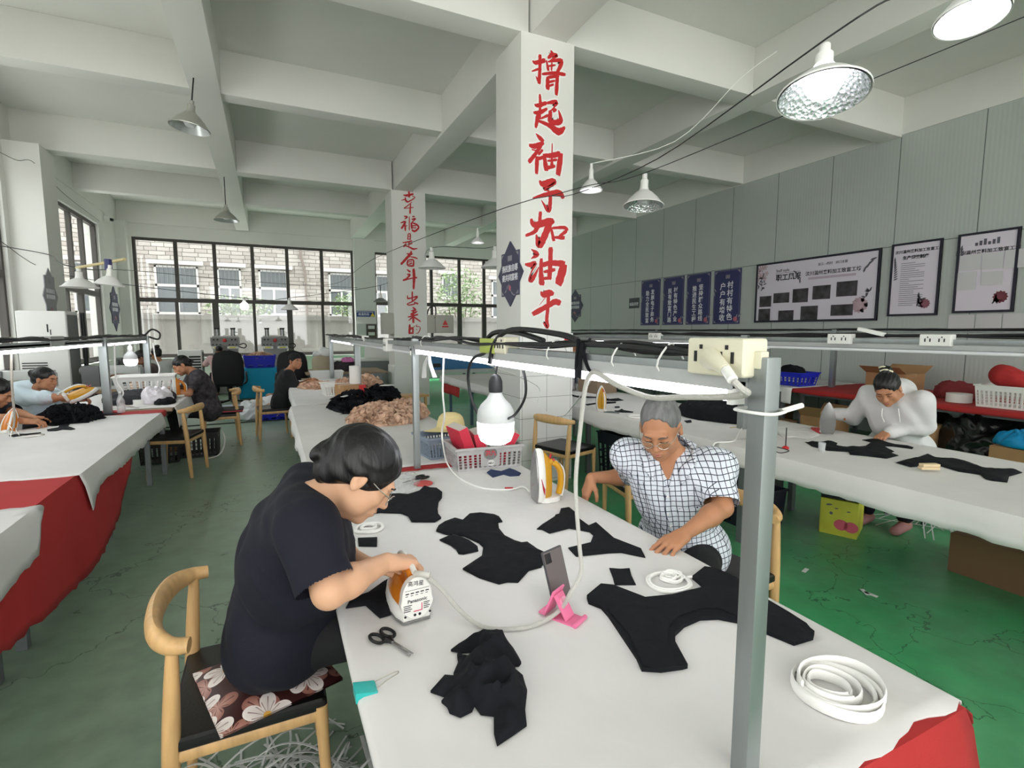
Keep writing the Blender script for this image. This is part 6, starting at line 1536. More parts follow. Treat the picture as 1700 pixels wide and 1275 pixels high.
# ================================================================ steam irons
IRON_W = mat('iron_white', (228, 227, 222), .3); IRON_A = mat('iron_amber', (206, 122, 34), .18, spec=.6); IRON_S = mat('iron_sole', (150, 150, 150), .25, metal=.7); IRON_R = mat('iron_red', (176, 40, 50), .4)
def boat(t0, w=1.0, l=1.0):
    pts = [(-.040, -.125), (-.052, -.09), (-.056, -.045), (-.053, .0), (-.045, .045), (-.031, .085), (-.014, .118), (0, .134)]
    return [(x * w, y * l) for x, y in pts] + [(-x * w, y * l) for x, y in pts[-2::-1]]
def make_iron(label, loc, rz=0.0, rot=None, amber=IRON_A, text=False, stripes=False):
    o = thing('steam_iron', label, 'iron', loc, rz, 'steam irons', rot)
    MB().prism(boat(0), 0, .008).build('sole_plate', IRON_S, o, bevel=.003)
    def loft(levels, name, m):
        mb = MB(); rings = []
        for z, w, l, dy in levels: rings.append([mb.bm.verts.new((x, y + dy, z)) for x, y in boat(0, w, l)])
        for a, b in zip(rings, rings[1:]): mb.bridge(a, b)
        mb.bm.faces.new(rings[0][::-1]); mb.bm.faces.new(rings[-1])
        return mb.build(name, m, o, bevel=.002, angle=50)
    loft([(.008, .97, .98, 0), (.02, 1.0, 1.0, 0), (.036, .95, .97, 0), (.046, .86, .92, -.003)], 'skirt', IRON_W)
    loft([(.046, .84, .90, -.004), (.06, .74, .84, -.008), (.078, .54, .74, -.016), (.088, .36, .66, -.02)], 'water_tank', amber)
    hd = MB()
    hd.tube([(0, .062, .076), (0, .05, .112), (0, .012, .136), (0, -.045, .140), (0, -.1, .130)], lambda t: .017 + .004 * math.sin(PI * t), n=12, sub=5, ry=lambda t: .015)
    hd.build('handle', amber, o)
    MB().tube([(0, .065, .105), (0, .02, .1495), (0, -.05, .1545), (0, -.112, .143)], .0085, n=10, sub=5).build('handle_cap', IRON_W, o)
    hl = MB()      # heel: the rounded rear shell the iron stands on
    pr = [(.034 * math.cos(a) * (1.45 if math.sin(a) < 0 else 1.3), .074 + .062 * math.sin(a)) for a in [2 * PI * i / 28 for i in range(28)]]
    M = basis((0, -.106, 0), (1, 0, 0), (0, 0, 1))
    hl.prism([(x, max(z, .012)) for x, z in pr], 0, .026, M=M)
    hl.build('heel', IRON_W, o, bevel=.006, seg=3)
    MB().cyl((0, .06, .094), (0, .074, .105), .009, n=10).cyl((0, .08, .082), (0, .10, .088), .006, n=8).build('steam_button', IRON_R, o)
    MB().tube([(.0, -.118, .142), (.012, -.14, .148), (.03, -.155, .146)], .0085, n=10, sub=4).build('cord_guard', mat('guard_grey', (196, 194, 186), .5), o)
    if stripes:
        st = MB()
        for s in (-1, 1):
            for k in range(4): st.tube([(s * .056, -.03 + k * .008, .026 - k * .002), (s * (.056 - .001 * k), -.06 + .008 * k, .03), (s * .052, -.085 + .008 * k, .04)], .0018, n=5, sub=3)
        st.build('red_stripes', IRON_R, o)
    if text:
        Mt = basis((0, -.1325, .074), (1, 0, 0), (0, 0, 1))
        tx = MB().mesh(text_me('Panasonic', .0145, .0003, .0002), Mt @ T(0, -.004, 0)).mesh(text_me('高鸿星', .016, .0003, .0), Mt @ T(-.004, .045, 0) @ RZ(-.1))
        for k in range(5): tx.bx(-.034 + k * .0145, -.024 + k * .0145, .018, .021, 0, .0006, M=Mt).bx(-.034 + k * .0145, -.027 + k * .0145, .012, .0135, 0, .0006, M=Mt)
        tx.bx(-.036, .036, .028, .0288, 0, .0006, M=Mt)
        for k in range(4): tx.bx(-.04, -.016 - .004 * (k % 2), -.016 - .0055 * k, -.014 - .0055 * k, 0, .0006, M=Mt).bx(.018, .036 - .004 * (k % 2), -.016 - .0055 * k, -.014 - .0055 * k, 0, .0006, M=Mt)
        for s_ in (-1, 1): tx.prism([(s_ * .036 + .0035 * math.cos(a), -.046 + .0035 * math.sin(a)) for a in [2 * PI * i / 12 for i in range(12)]], 0, .001, M=Mt)
        tx.prism([(-.008 + .004 * math.cos(a), -.046 + .004 * math.sin(a)) for a in [2 * PI * i / 12 for i in range(12)]], 0, .0008, M=Mt).prism([(.006 + .004 * math.cos(a), -.046 + .004 * math.sin(a)) for a in [2 * PI * i / 12 for i in range(12)]], 0, .0008, M=Mt)
        tx.build('rating_print', INK, o, smooth=False)
        MB().bx(-.012, .013, -.036, -.034, 0, .001, M=Mt).bx(.0115, .0135, -.036, -.014, 0, .001, M=Mt).build('red_pen_mark', mat('pen_pink', (206, 60, 96), .5), o, smooth=False)
    return o
ic = at_z(688, 1036, TZ)
make_iron('steam iron in the hand of the woman in navy, its heel towards the viewer', (.337, 1.487, TZ + .004), .06, text=True)
im = at_z(886, 834, TZ)
make_iron('steam iron standing on its heel between the crate and the man, amber body', (im.x, im.y, TZ + .134), 0, rot=(PI / 2, 0, PI / 2 - .15), stripes=True, amber=mat('iron_gold', (206, 152, 42), .22))
q = at_z(997, 681, TZ)
make_iron('steam iron standing alone at the front of the far right table', (q.x, q.y, TZ + .134), 0, rot=(PI / 2, 0, -.35), amber=mat('iron_gold', (206, 152, 42), .22))
make_iron('steam iron held upright by the woman in the pale grey hoodie', (4.0, 2.56, TZ + .134), 0, rot=(PI / 2 - .05, 0, 2.25))
q = at_z(1262, 738, TZ)
make_iron('orange steam iron half hidden behind the foreground post', (q.x + .02, q.y, TZ + .134), 0, rot=(PI / 2, 0, PI * .75))
make_iron('steam iron held up by the woman in the pale blue hoodie', (-1.70, 6.42, .93), 0, rot=(.5, .5, -1.2), amber=mat('iron_gold', (206, 152, 42), .22))
q = at_z(286, 660, TZ)
make_iron('steam iron standing before the woman in the patterned top', (q.x, q.y, TZ + .138), 0, rot=(PI / 2, 0, PI * .55))
q = at_z(18, 714, TZ)
make_iron('steam iron at the left edge of the photo with its pale sole towards the viewer', (q.x, q.y, TZ + .06), 0, rot=(1.1, .25, .3))

def cord(label, pts, r=.005, m=None, n=8, sub=6, name='white_cable', cat='cable'):
    return tag(MB().tube(pts, r, n=n, sub=sub).build(name, m or WHITEPL), label, cat)
GREYCORD = mat('braided_grey_cord', (186, 184, 178), .8, bump=.4, bscale=300)
# long iron cord: socket -> droop under the tube -> tied to the rail -> down to the table -> phone -> iron
cord('pale braided cord looping from the cream socket to the woman in navy’s iron', [(.69, .603, 1.498), (.70, .595, 1.485), (.725, .605, 1.475), (.74, .66, 1.462), (.74, .76, 1.450), (.74, .865, 1.437), (.735, .97, 1.452), (.74, 1.06, 1.474), (.745, 1.10, 1.47), (.755, 1.14, 1.43), (.775, 1.19, 1.32), (.78, 1.22, 1.14), (.775, 1.19, .98), (.77, 1.17, .90), (.735, 1.17, .845)] + [tuple(at_z(u, v, z)) for u, v, z in ((930, 1012, .78), (895, 1035, TZ + .009), (855, 1044, TZ + .009), (800, 1040, TZ + .009), (762, 1012, TZ + .03), (735, 980, TZ + .09))] + [(.372, 1.335, .893)], .0062, GREYCORD)
tie = MB()
tie.tube([(.765, 1.135, 1.56), (.745, 1.135, 1.53), (.743, 1.115, 1.49), (.745, 1.10, 1.475)], .006, n=6, sub=4, ry=.003)
tie.tube([(.745, 1.16, 1.56), (.742, 1.165, 1.5), (.742, 1.165, 1.44)], .005, n=6, sub=3).tube([(.744, 1.14, 1.55), (.74, 1.145, 1.50), (.742, 1.15, 1.455)], .010, n=6, ry=.003, sub=3)
tag(tie.build('black_ribbon', BLACKFAB), 'black ribbon tying the pale cord to the foreground rail', 'ribbon')
for k, y in enumerate((.84, 1.0, 1.32, 2.72)):
    tag(MB().tube([(.772 + .034 * math.cos(a), y + .01 * math.sin(2 * a), 1.52 + .034 * math.sin(a)) for a in [2 * PI * i / 14 for i in range(14)]], .0022, n=5, closed=True).build('cable_tie', WHITEPL), ['white cable tie nearest the cream socket', 'white cable tie second from the cream socket', 'white cable tie left of the black ribbon', 'pale hook at the far end of the foreground rail'][k], 'cable tie', 'cable ties on the foreground rail')
tag(MB().tube([(.80, .622, 1.44), (.806, .59, 1.442), (.775, .588, 1.438), (.747, .6, 1.44), (.75, .65, 1.44), (.79, .655, 1.44), (.803, .63, 1.44)], .003, n=6, sub=3).tube([(.80, .594, 1.441), (.84, .585, 1.45)], .005, n=6).build('cable_tie', WHITEPL), 'white cable tie around the foreground post', 'cable tie')
# cord of the iron in the middle
hx = at_x(737, 590, .80)
cord('white cord hanging from the rail past the straw hat to the middle iron', [tuple(hx), tuple(at_x(735, 650, .80)), tuple(at_x(738, 690, .83)), tuple(at_x(734, 715, .86)), tuple(at_x(735, 735, .86)), tuple(at_z(742, 768, TZ + .04)), tuple(at_z(762, 793, TZ + .007)), tuple(at_z(800, 810, TZ + .007)), tuple(at_z(845, 813, TZ + .007)), tuple(at_z(868, 808, TZ + .01)), (im.x + .03, im.y + .1, TZ + .02)], .005)
tag(MB().cyl(at_z(838, 811, TZ + .008), at_z(852, 811, TZ + .008), .0075, n=8).build('red_cord_tag', IRON_R), 'small red tag on the cord of the middle iron', 'tag')
cord('thin white cord swagging across the tiles of the near column', [(.84, 2.5, 1.48), tuple(at_y(891, 640, 4.3)), tuple(at_y(893, 668, 4.3)), tuple(at_y(904, 676, 4.3)), tuple(at_y(912, 692, 4.3)), tuple(at_y(935, 691, 4.2)), tuple(at_y(953, 672, 3.2)), tuple(at_y(975, 640, 2.0)), (.79, 1.16, 1.46)], .004)
tw = thing('white_strip', 'white cloth strip tied to the far end of the foreground rail', 'cloth', tuple(at_x(713, 590, .77)), 0)
for du in (-.03, .03):
    p0 = at_x(713, 588, .77); p1 = at_x(713 + du * 300, 627, .77)
    MB().tube([p0, (p0 + p1) / 2 + V3((-.01, 0, .01)), p1], lambda t: .005 + .011 * t, n=6, ry=.003, sub=4).build('strip_tail', mat('white_strip_cloth', (206, 206, 204), .9), tw, world=True)

# ================================================================ small things on the foreground table
def scissors(label, c, ang, z, L=.16, op=.18, red=False):
    s = thing('scissors', label, 'scissors', (c[0], c[1], z), ang, 'scissors')
    for q in (-1, 1):
        a = q * op / 2
        bl = MB().prism([(0, -.006 * q), (.5 * L, -.003 * q), (.52 * L, .001 * q), (.0, .004 * q)], .004 + .002 * (q > 0), .006 + .002 * (q > 0), M=RZ(a))
        bl.build('blade', IRON_S, s)
        lp = MB().tube([V3((-.30 * L + .17 * L * math.cos(t), q * .115 * L + .085 * L * math.sin(t), .006)) for t in [2 * PI * i / 18 for i in range(18)]], .0045, n=8, closed=True, M=RZ(0))
        lp.tube([(0, 0, .006), (-.07 * L, q * .02 * L, .006), (-.15 * L, q * .07 * L, .006)], .0055, n=8, sub=3)
        lp.build('finger_loop', BLACK, s)
    MB().cyl((0, 0, .003), (0, 0, .011), .004, n=10).build('pivot', IRON_S, s)
    return s
a0, a1 = at_z(652, 1071, TZ), at_z(684, 1092, TZ); d = a1 - a0
scissors('open black handled scissors near the teal clip', a0, math.atan2(d.y, d.x), TZ + .002, .155, .12)
a0 = at_z(690, 801, TZ)
scissors('black handled scissors lying on the plastic bag behind the woman in navy', a0, .0 + PI * 1.15, TZ + .014, .17, .1)
tag(MB().lathe([(0, .004), (.05, .0045), (.052, 0)], 20, M=T(*at_z(703, 803, TZ + .004))).build('red_disc', mat('red_paper', (198, 84, 80), .7)), 'round red paper under the far scissors', 'paper')
PLASTIC = mat('clear_plastic', (225, 228, 230), .25, alpha=.35)
piece('clear plastic bag lying under the far scissors', [(640, 800), (672, 785), (690, 786), (700, 797), (690, 812), (668, 822), (645, 812)], m=PLASTIC, amp=.012, ridge=.01, seed=21, name='plastic_bag', cat='bag')
def tape_coil(label, c, z, rings, m, seed, name='elastic_coil', w=.006, hgt=.006, cat='coil'):
    rnd = random.Random(seed); mb = MB()
    for (r, dx, dy, el, turns, dz) in rings:
        n = int(26 * turns)
        ph = rnd.uniform(0, 6)
        mb.tube([(c[0] + dx + r * math.cos(ph + 2 * PI * i / 26) * (1 + .03 * math.sin(i * .31)), c[1] + dy + el * r * math.sin(ph + 2 * PI * i / 26), z + hgt + dz * (i / n) + .0015 * math.sin(i * .7)) for i in range(n + 1)], w, n=6, ry=hgt, sub=0)
    return tag(mb.build(name, m), label, cat)
ELAS = mat('white_elastic', (236, 235, 231), .85)
c = at_z(1387, 1155, TZ)
tape_coil('large coil of wide white elastic tape at the near right corner', c, TZ + .002, [(.088, 0, 0, 1.0, 2.1, .002), (.078, .004, .003, .95, 2.2, .004), (.06, -.006, .006, .9, 2, .012), (.1, .018, -.0, .78, 1.2, .016), (.042, -.012, .008, 1, 1.3, .012)], ELAS, 1, w=.0035, hgt=.0125)
c = at_z(1112, 968, TZ)
tape_coil('loose ring of white elastic near the hand of the man', c, TZ + .002, [(.072, -.01, -.006, .92, 3.1, .004), (.066, -.008, -.004, .9, 2.1, .006), (.032, .02, .012, 1, 2.4, .008), (.026, .005, .014, .8, 2.2, .012), (.03, .032, .022, .7, 1.6, .01)], ELAS, 2, w=.0045, hgt=.005)
cord('loose end of white elastic running from the ring to the black piece', [tuple(at_z(u, v, TZ + .012)) for u, v in ((1130, 960), (1152, 957), (1165, 960), (1172, 972))], .004, ELAS, name='elastic_end', cat='tape')
c = at_z(613, 880, TZ)
tape_coil('ring of white tape on the table before the chest of the woman in navy', c, TZ + .002, [(.055, 0, 0, .9, 2.1, .004), (.03, .0, .01, .9, 1.5, .004)], ELAS, 3, w=.006, hgt=.006)
# binder clip at the table edge
bc = thing('binder_clip', 'teal binder clip gripping the left edge of the foreground cloth', 'clip', (.165, 1.145, TZ), 0)
TEAL = mat('teal_enamel', (44, 176, 172), .35)
MB().prism([(-.028, -.012), (.022, -.0035), (.022, .004), (-.028, .014)], -.022, .022, M=basis((.168, 1.145, TZ + .0), (1, 0, .0), (0, 0, 1), (0, -1, 0))).build('clip_body', TEAL, bc, world=True, bevel=.002)
MB().tube([(.188, 1.158, TZ + .006), (.215, 1.152, TZ + .016), (.238, 1.15, TZ + .022), (.243, 1.145, TZ + .023), (.238, 1.14, TZ + .022), (.215, 1.138, TZ + .016), (.188, 1.132, TZ + .006)], .0012, n=6, sub=4).build('wire_arm', GLASSW, bc, world=True)
# phone on its pink stand
ps_ = at_z(940, 1028, TZ)
PINK = mat('pink_plastic', (230, 120, 160), .4)
st = thing('phone_stand', 'pink folding phone stand on the foreground table', 'stand', (ps_.x, ps_.y, TZ + .002), math.radians(28))
MB().bx(-.03, .03, -.045, .03, 0, .005).cyl((-.032, -.045, .007), (.032, -.045, .007), .007, n=10).build('base', PINK, st, bevel=.001)
MB().bx(-.022, .022, 0, .075, -.003, .003, M=T(0, -.012, .006) @ RX(1.0)).build('support_leg', PINK, st, bevel=.001)
MB().bx(-.03, .03, 0, .085, -.003, .003, M=T(0, .058, .004) @ RX(1.95)).bx(-.032, .032, -.02, .0, 0, .006, M=T(0, .075, .006)).build('back_rest', PINK, st, bevel=.001)
MB().cyl((0, .012, .048), (0, .006, .052), .014, n=16).build('round_boss', mat('pink_pale', (240, 160, 186), .4), st)
ph = thing('mobile_phone', 'mobile phone leaning on the pink stand, its back towards the viewer', 'phone', (ps_.x + .03, ps_.y + .075, TZ + .018), math.radians(12), None, rot=(-.22, -.12, math.radians(8)))
MB().bx(-.037, .037, -.0045, .0045, 0, .155).build('case', mat('phone_grey', (70, 70, 74), .25), ph, bevel=.004, seg=3)
MB().bx(-.034, .034, -.0052, -.0044, .003, .152).build('back_glass', mat('phone_glass', (106, 98, 98), .12, spec=.8), ph)
MB().bx(-.031, -.010, -.0075, -.005, .118, .148).build('camera_bump', BLACK, ph, bevel=.002)

# ================================================================ crates, boxes, heaps
def crate(label, loc, rz, L, W, Hh, m, rows=5, cols=16, rim=.012, taper=.9, name='plastic_crate', group='plastic crates', th=.004, solid_band=.25, cat='crate', rot=None):
    """open perforated crate; L along local x, W along y"""
    o = thing(name, label, cat, loc, rz, group, rot)
    sh = MB()
    def side(a, b, a2, b2):          # bottom edge a-b, top edge a2-b2
        a, b, a2, b2 = map(V3, (a, b, a2, b2))
        P = lambda s, t: (a + (b - a) * s) * (1 - t) + (a2 + (b2 - a2) * s) * t
        def bar(s0, s1, t0, t1):
            q = [P(s0, t0), P(s1, t0), P(s1, t1), P(s0, t1)]; n = (q[1] - q[0]).cross(q[3] - q[0]).normalized() * th / 2
            v = [sh.bm.verts.new(x + n * s) for s in (-1, 1) for x in q]
            for f in ((0, 1, 2, 3), (7, 6, 5, 4), (0, 4, 5, 1), (1, 5, 6, 2), (2, 6, 7, 3), (3, 7, 4, 0)): sh.bm.faces.new([v[i] for i in f])
        bar(0, 1, 0, .1); bar(0, 1, 1 - solid_band, 1)
        k = max(3, int(cols * (b - a).length / max(L, W)))
        for r in range(1, rows): t = .1 + (.9 - solid_band) * r / rows; bar(0, 1, t - .012, t + .012)
        for c_ in range(k + 1): s = c_ / k; w = .5 / k * .45; bar(max(0, s - w), min(1, s + w), .1, 1 - solid_band)
    l, w = L / 2, W / 2; l0, w0 = l * taper, w * taper
    B = [(-l0, -w0, 0), (l0, -w0, 0), (l0, w0, 0), (-l0, w0, 0)]; Tp = [(-l, -w, Hh), (l, -w, Hh), (l, w, Hh), (-l, w, Hh)]
    for i in range(4): side(B[i], B[(i + 1) % 4], Tp[i], Tp[(i + 1) % 4])
    sh.bx(-l0, l0, -w0, w0, 0, th)
    sh.build('crate_shell', m, o, smooth=False)
    rm = MB()
    rm.bx(-l - rim, l + rim, -w - rim, -w + th, Hh - rim, Hh + .003).bx(-l - rim, l + rim, w - th, w + rim, Hh - rim, Hh + .003).bx(-l - rim, -l + th, -w, w, Hh - rim, Hh + .003).bx(l - th, l + rim, -w, w, Hh - rim, Hh + .003)
    rm.build('rim', m, o, bevel=.003)
    return o
def heap(label, c, r, hgt, m, seed, amp=.02, freq=14, name='cloth_heap', res=70, kind=None, group=None, outline=None, cat='cloth', power=.6):
    """ruffled heap of cloth on a table: r = (rx, ry)"""
    mb = MB(); bm = mb.bm; n1, n2 = res, res * 2
    ctr = V3(c); rows = []
    for i in range(n1 + 1):
        t = i / n1; row = []
        for j in range(n2):
            a = 2 * PI * j / n2
            w = 1 + .16 * mnoise.noise(V3((math.cos(a) * 1.6, math.sin(a) * 1.6, seed * 2.1)))
            rr = math.sin(t * PI / 2) ** .85; z = math.cos(t * PI / 2) ** power
            p = V3((r[0] * rr * w * math.cos(a), r[1] * rr * w * math.sin(a), hgt * z * (1 + .25 * mnoise.noise(V3((math.cos(a) * rr * 2, math.sin(a) * rr * 2, seed * 5.3))))))
            q = p * freq + V3((seed * 7.7, 0, 0)); q = q + V3((mnoise.noise(q * .6), mnoise.noise(q * .6 + V3((9, 0, 0))), mnoise.noise(q * .6 + V3((0, 9, 0))))) * 1.6
            f1 = 1 - 2 * abs(mnoise.noise(q)); f2 = 1 - 2 * abs(mnoise.noise(q * 2.1 + V3((3, 1, 4))))
            d = amp * (f1 * .8 + f2 * .4)
            nrm = V3((p.x / r[0] ** 2, p.y / r[1] ** 2, p.z / hgt ** 2 + .5 / hgt)).normalized()
            p = p + nrm * d; p.z = max(p.z, 0.0005)
            row.append(bm.verts.new(ctr + p))
            if i == 0: break
        rows.append(row)
    for j in range(n2): bm.faces.new((rows[0][0], rows[1][j], rows[1][(j + 1) % n2]))
    for a_, b_ in zip(rows[1:], rows[2:]):
        for j in range(n2): bm.faces.new((a_[j], b_[j], b_[(j + 1) % n2], a_[(j + 1) % n2]))
    bm.faces.new(rows[-1][::-1])
    o = mb.build(name, m, None, angle=180)
    return tag(o, label, cat, group, kind)
def ruffle_heap(label, c, r, hgt, m, seed, n=110, size=.075, name='garment_heap', group=None, under=None):
    """heap of crumpled garments: many small wavy folds standing on a mound"""
    rnd = random.Random(seed); mb = MB(); ctr = V3(c)
    mb.lathe([(0, .62), (.3, .58), (.6, .46), (.82, .28), (.95, .1), (.98, 0)], 28, M=T(*ctr) @ Matrix.Diagonal((r[0], r[1], hgt, 1)))
    for k in range(n):
        t = math.acos(1 - rnd.random() * .98) if k > n // 3 else rnd.uniform(.9, 1.5); a = rnd.uniform(0, 2 * PI)
        d = V3((math.sin(t) * math.cos(a), math.sin(t) * math.sin(a), math.cos(t)))
        p = ctr + V3((r[0] * d.x * .95, r[1] * d.y * .95, max(.0, hgt * d.z * .82)))
        nr = V3((d.x / r[0], d.y / r[1], (d.z + .15) / hgt)).normalized()
        u = nr.cross(V3((rnd.gauss(0, 1), rnd.gauss(0, 1), rnd.gauss(0, 1)))).normalized(); w = nr.cross(u)
        L = size * rnd.uniform(.8, 1.7); Hh = size * rnd.uniform(.35, .75); f = rnd.uniform(1.2, 2.6); ph = rnd.uniform(0, 6); am = size * rnd.uniform(.18, .34); ln = rnd.uniform(-.7, .7)
        def S(i, j):
            x = (i - .5) * L; z = (j - .12) * Hh
            y = am * math.sin(f * 2 * PI * i + ph) * (.35 + .9 * j) + am * .4 * math.sin(5.1 * f * i + 4 * j + ph) + ln * z + size * .15 * (j > .75)
            q = p + u * x + w * y + nr * (z * (1 - .25 * (2 * i - 1) ** 2) + .004 * math.sin(9 * i + ph))
            return V3((q.x, q.y, max(q.z, ctr.z + .001)))
        mb.grid(S, 11, 5)
    o = mb.build(name, m, None, angle=180, solid=0)
    return tag(o, label, 'cloth', group, 'stuff')
def carton(label, loc, rz, L, W, Hh, m=CARD, flap=None, name='cardboard_box', cat='box', group='cardboard boxes', tape=True):
    o = thing(name, label, cat, loc, rz, group)
    MB().bx(-L / 2, L / 2, -W / 2, W / 2, 0, Hh).build('carton', m, o, bevel=.003)
    if tape: MB().bx(-L / 2 - .001, L / 2 + .001, -.025, .025, Hh - .04, Hh + .0012).build('packing_tape', mat('brown_tape', (176, 140, 96), .35), o)
    if flap:
        for s in (-1, 1): MB().bx(-L / 2, L / 2, 0, W * .45, -.002, .002, M=T(0, s * W / 2, Hh) @ RZ(0 if s > 0 else PI) @ RX(flap)).build('flap', m, o)
    return o
GREYCR = mat('grey_crate', (178, 176, 176), .55, var=.1, vscale=20); BLGREY = mat('blue_grey_crate', (128, 142, 158), .5)
# --- grey crate with red folders, blue-grey crate and straw hat
c = (at_z(786, 765, TZ) + V3((.02, .06, 0)))
cA, cB = at_z(760, 785, TZ), at_z(866, 774, TZ)
ang = math.atan2(cB.y - cA.y, cB.x - cA.x)
L_ = (cB - cA).length
ctr = (cA + cB) / 2 + V3((-math.sin(ang), math.cos(ang), 0)) * .15
gc = crate('grey plastic crate holding red folders at the end of the foreground table', (ctr.x, ctr.y, TZ + .003), ang, L_ * 1.02, .30, .135, GREYCR, rows=5, cols=14, solid_band=.3, taper=.95)
MB().bx(-.06, .06, -.151, -.146, .02, .135).build('solid_front', GREYCR, gc)
MB().prism([(.042 * math.cos(a), .036 * math.sin(a)) for a in [2 * PI * i / 24 for i in range(24)]], 0, .002, M=basis((.0, -.153, .095), (1, 0, 0), (0, 0, 1))).build('round_badge', mat('badge_grey', (120, 122, 120), .6), gc)
MB().mesh(text_me('洪九', .036, .001, .0006), basis((0, -.1556, .098), (1, 0, 0), (0, 0, 1))).build('badge_lettering', mat('badge_red', (206, 60, 70), .6), gc, smooth=False)
MB().prism([(.022 * math.cos(a), .018 * math.sin(a)) for a in [2 * PI * i / 20 for i in range(20)]], 0, .002, M=basis((.004, -.150, .038), (1, 0, 0), (0, 0, 1))).build('white_badge', WHITEPL, gc)
MB().mesh(text_me('NO.1', .015, .001, .0005), basis((.004, -.1525, .036), (1, 0, 0), (0, 0, 1))).build('badge_number', INK, gc, smooth=False)
RF = mat('red_folder', (200, 40, 64), .5)
for k, (dx, ty, rz_, hh_) in enumerate(((-.085, -.35, .15, .25), (.0, -.22, -.1, .2), (.1, -.5, -.25, .22))):
    f = thing('folder', ['red box file leaning at the left in the grey crate', 'red box file in the middle of the grey crate', 'red box file leaning right in the grey crate, behind the bulb'][k], 'folder', tuple(V3((ctr.x, ctr.y, TZ + .012)) + RZ(ang).to_3x3() @ V3((dx, .01, 0))), ang + rz_, 'red folders in the grey crate')
    Mf = RY(ty if k < 2 else .5)
    MB().bx(-.03, .03, -.1, .1, 0, hh_, M=Mf).build('cover', RF, f, bevel=.002)
    MB().bx(-.024, .031, -.098, .098, .006, hh_ + .001, M=Mf).build('pages', mat('folder_pages', (196, 188, 180), .8), f)
bA = at_z(692, 752, TZ); bB = at_z(762, 742, TZ)
bg = crate('blue grey mesh crate under the straw hat', (1.05, 3.27, TZ + .003), .12, .36, .26, .14, BLGREY, rows=5, cols=18)
hat = thing('straw_hat', 'straw sun hat resting on the blue grey crate', 'hat', (1.115, 3.36, TZ + .15), .3, None, rot=(-.12, .12, .3))
STRAW = mat('straw', (222, 204, 150), .8, var=.1, vscale=60, bump=.3, bscale=150, stretch=(1, 1, 8))
MB().lathe([(0, .118), (.03, .117), (.06, .108), (.083, .085), (.094, .05), (.1, .012), (.112, .004), (.15, -.006), (.185, -.014), (.19, -.016), (.188, -.019), (.15, -.011), (.11, -.001)], 40).build('crown_and_brim', STRAW, hat)
tx = MB()
for a_, b_, c_ in ((.15, .03, .05), (.155, -.0, .04), (.165, .02, .03), (.16, -.035, .045)): tx.bx(-c_ / 2, c_ / 2, -.003, .003, 0, .002, M=RZ(-2.15 + b_ * 6) @ T(a_, 0, -.004) @ RZ(1.2 + b_ * 20))
tx.build('red_brush_mark', RED, hat)
# --- heaps on the second middle table
ruffle_heap('big heap of beige ruffled garments on the second middle table', (.93, 4.78, TZ + .002), (.30, .36), .155, BEIGEFAB, 3, 190, 0.085)
ruffle_heap('beige ruffled garments heaped beside the post of the middle rack', (1.2, 5.0, TZ + .002), (.17, .34), .15, BEIGEFAB, 5, 110, 0.08)
ruffle_heap('large heap of black garments behind the beige ones', (.83, 5.62, TZ + .002), (.28, .42), .19, BLACKFAB, 7, 140, 0.09)
ruffle_heap('far end of the black garment heap, near the second column', (1.16, 6.05, TZ + .002), (.2, .25), .2, BLACKFAB, 9, 80, 0.09)
piece('white tag ribbon lying on the black heap', [(), ()] if False else None, world_pts=[(.62, 5.38), (.66, 5.36), (.76, 5.5), (.74, 5.54), (.70, 5.5)], z=TZ + .165, thick=.004, m=WHITECLOTH, seed=31) 
piece('white rag at the far end of the black heap', None, world_pts=[(1.1, 5.84), (1.2, 5.8), (1.28, 5.86), (1.2, 5.95), (1.14, 5.92)], z=TZ + .21, thick=.004, m=WHITECLOTH, seed=32)
ruffle_heap('beige garments heaped behind the cardboard box', (1.16, 7.0, TZ + .002), (.2, .5), .24, BEIGEFAB, 11, 130, 0.1)
bx_ = at_z(582, 680, TZ)
cb = carton('small brown carton with a red side on the second middle table', (.80, 5.95 if False else 6.02, TZ + .003), .22, .24, .3, .22)
for ch in cb.children: pass
MB().bx(.05, .13, -.153, -.14, .0, .222).build('red_side', RED, cb)
tg = MB()
for r_ in range(3):
    for q_ in range(2): tg.bx(-.05 + q_ * .03, -.03 + q_ * .03, -.1525, -.149, .12 + r_ * .025, .135 + r_ * .025)
tg.build('printed_marks', INK, cb)
rl = at_z(588, 648, TZ)
tag(MB().lathe([(0, 0), (.06, 0), (.062, .01), (.062, .2), (.058, .205), (.04, .205), (.04, .19), (0, .19)], 24, M=T(.87, 6.08, TZ + .226)).build('paper_roll', mat('roll_white', (226, 224, 220), .8)), 'white roll standing on the small carton', 'roll')
c1 = crate('white perforated basket with beige pieces on the far middle table', (.76, 6.95, TZ + .003), .1, .36, .28, .16, WHITEPL, rows=4, cols=12, taper=.85)
ruffle_heap('beige pieces heaped in the white perforated basket', (.86, 6.98, TZ + .02), (.13, .12), .2, BEIGEFAB, 13, 50, 0.08)
ruffle_heap('beige pieces spread before the girl in black', (.62, 8.0, TZ + .002), (.26, .34), .06, BEIGEFAB, 15, 70, 0.08)
crate('empty white tray behind the hands of the girl in black', (.9, 9.75, TZ - .05), 0, .55, .35, .16, mat('milk_plastic', (226, 228, 226), .4), rows=1, cols=2, solid_band=.85, taper=.9, name='plastic_tray', cat='tray', group=None)
work_table('grey table under the white tray at the far end of the middle row', .5, 1.6, 9.45, 10.3, z=.695)
bag = at_z(530, 620, .75)
sb = thing('shopping_bag', 'beige shopping bag with white plastic on top near the back window', 'bag', (.95, 11.0, .75), 0)
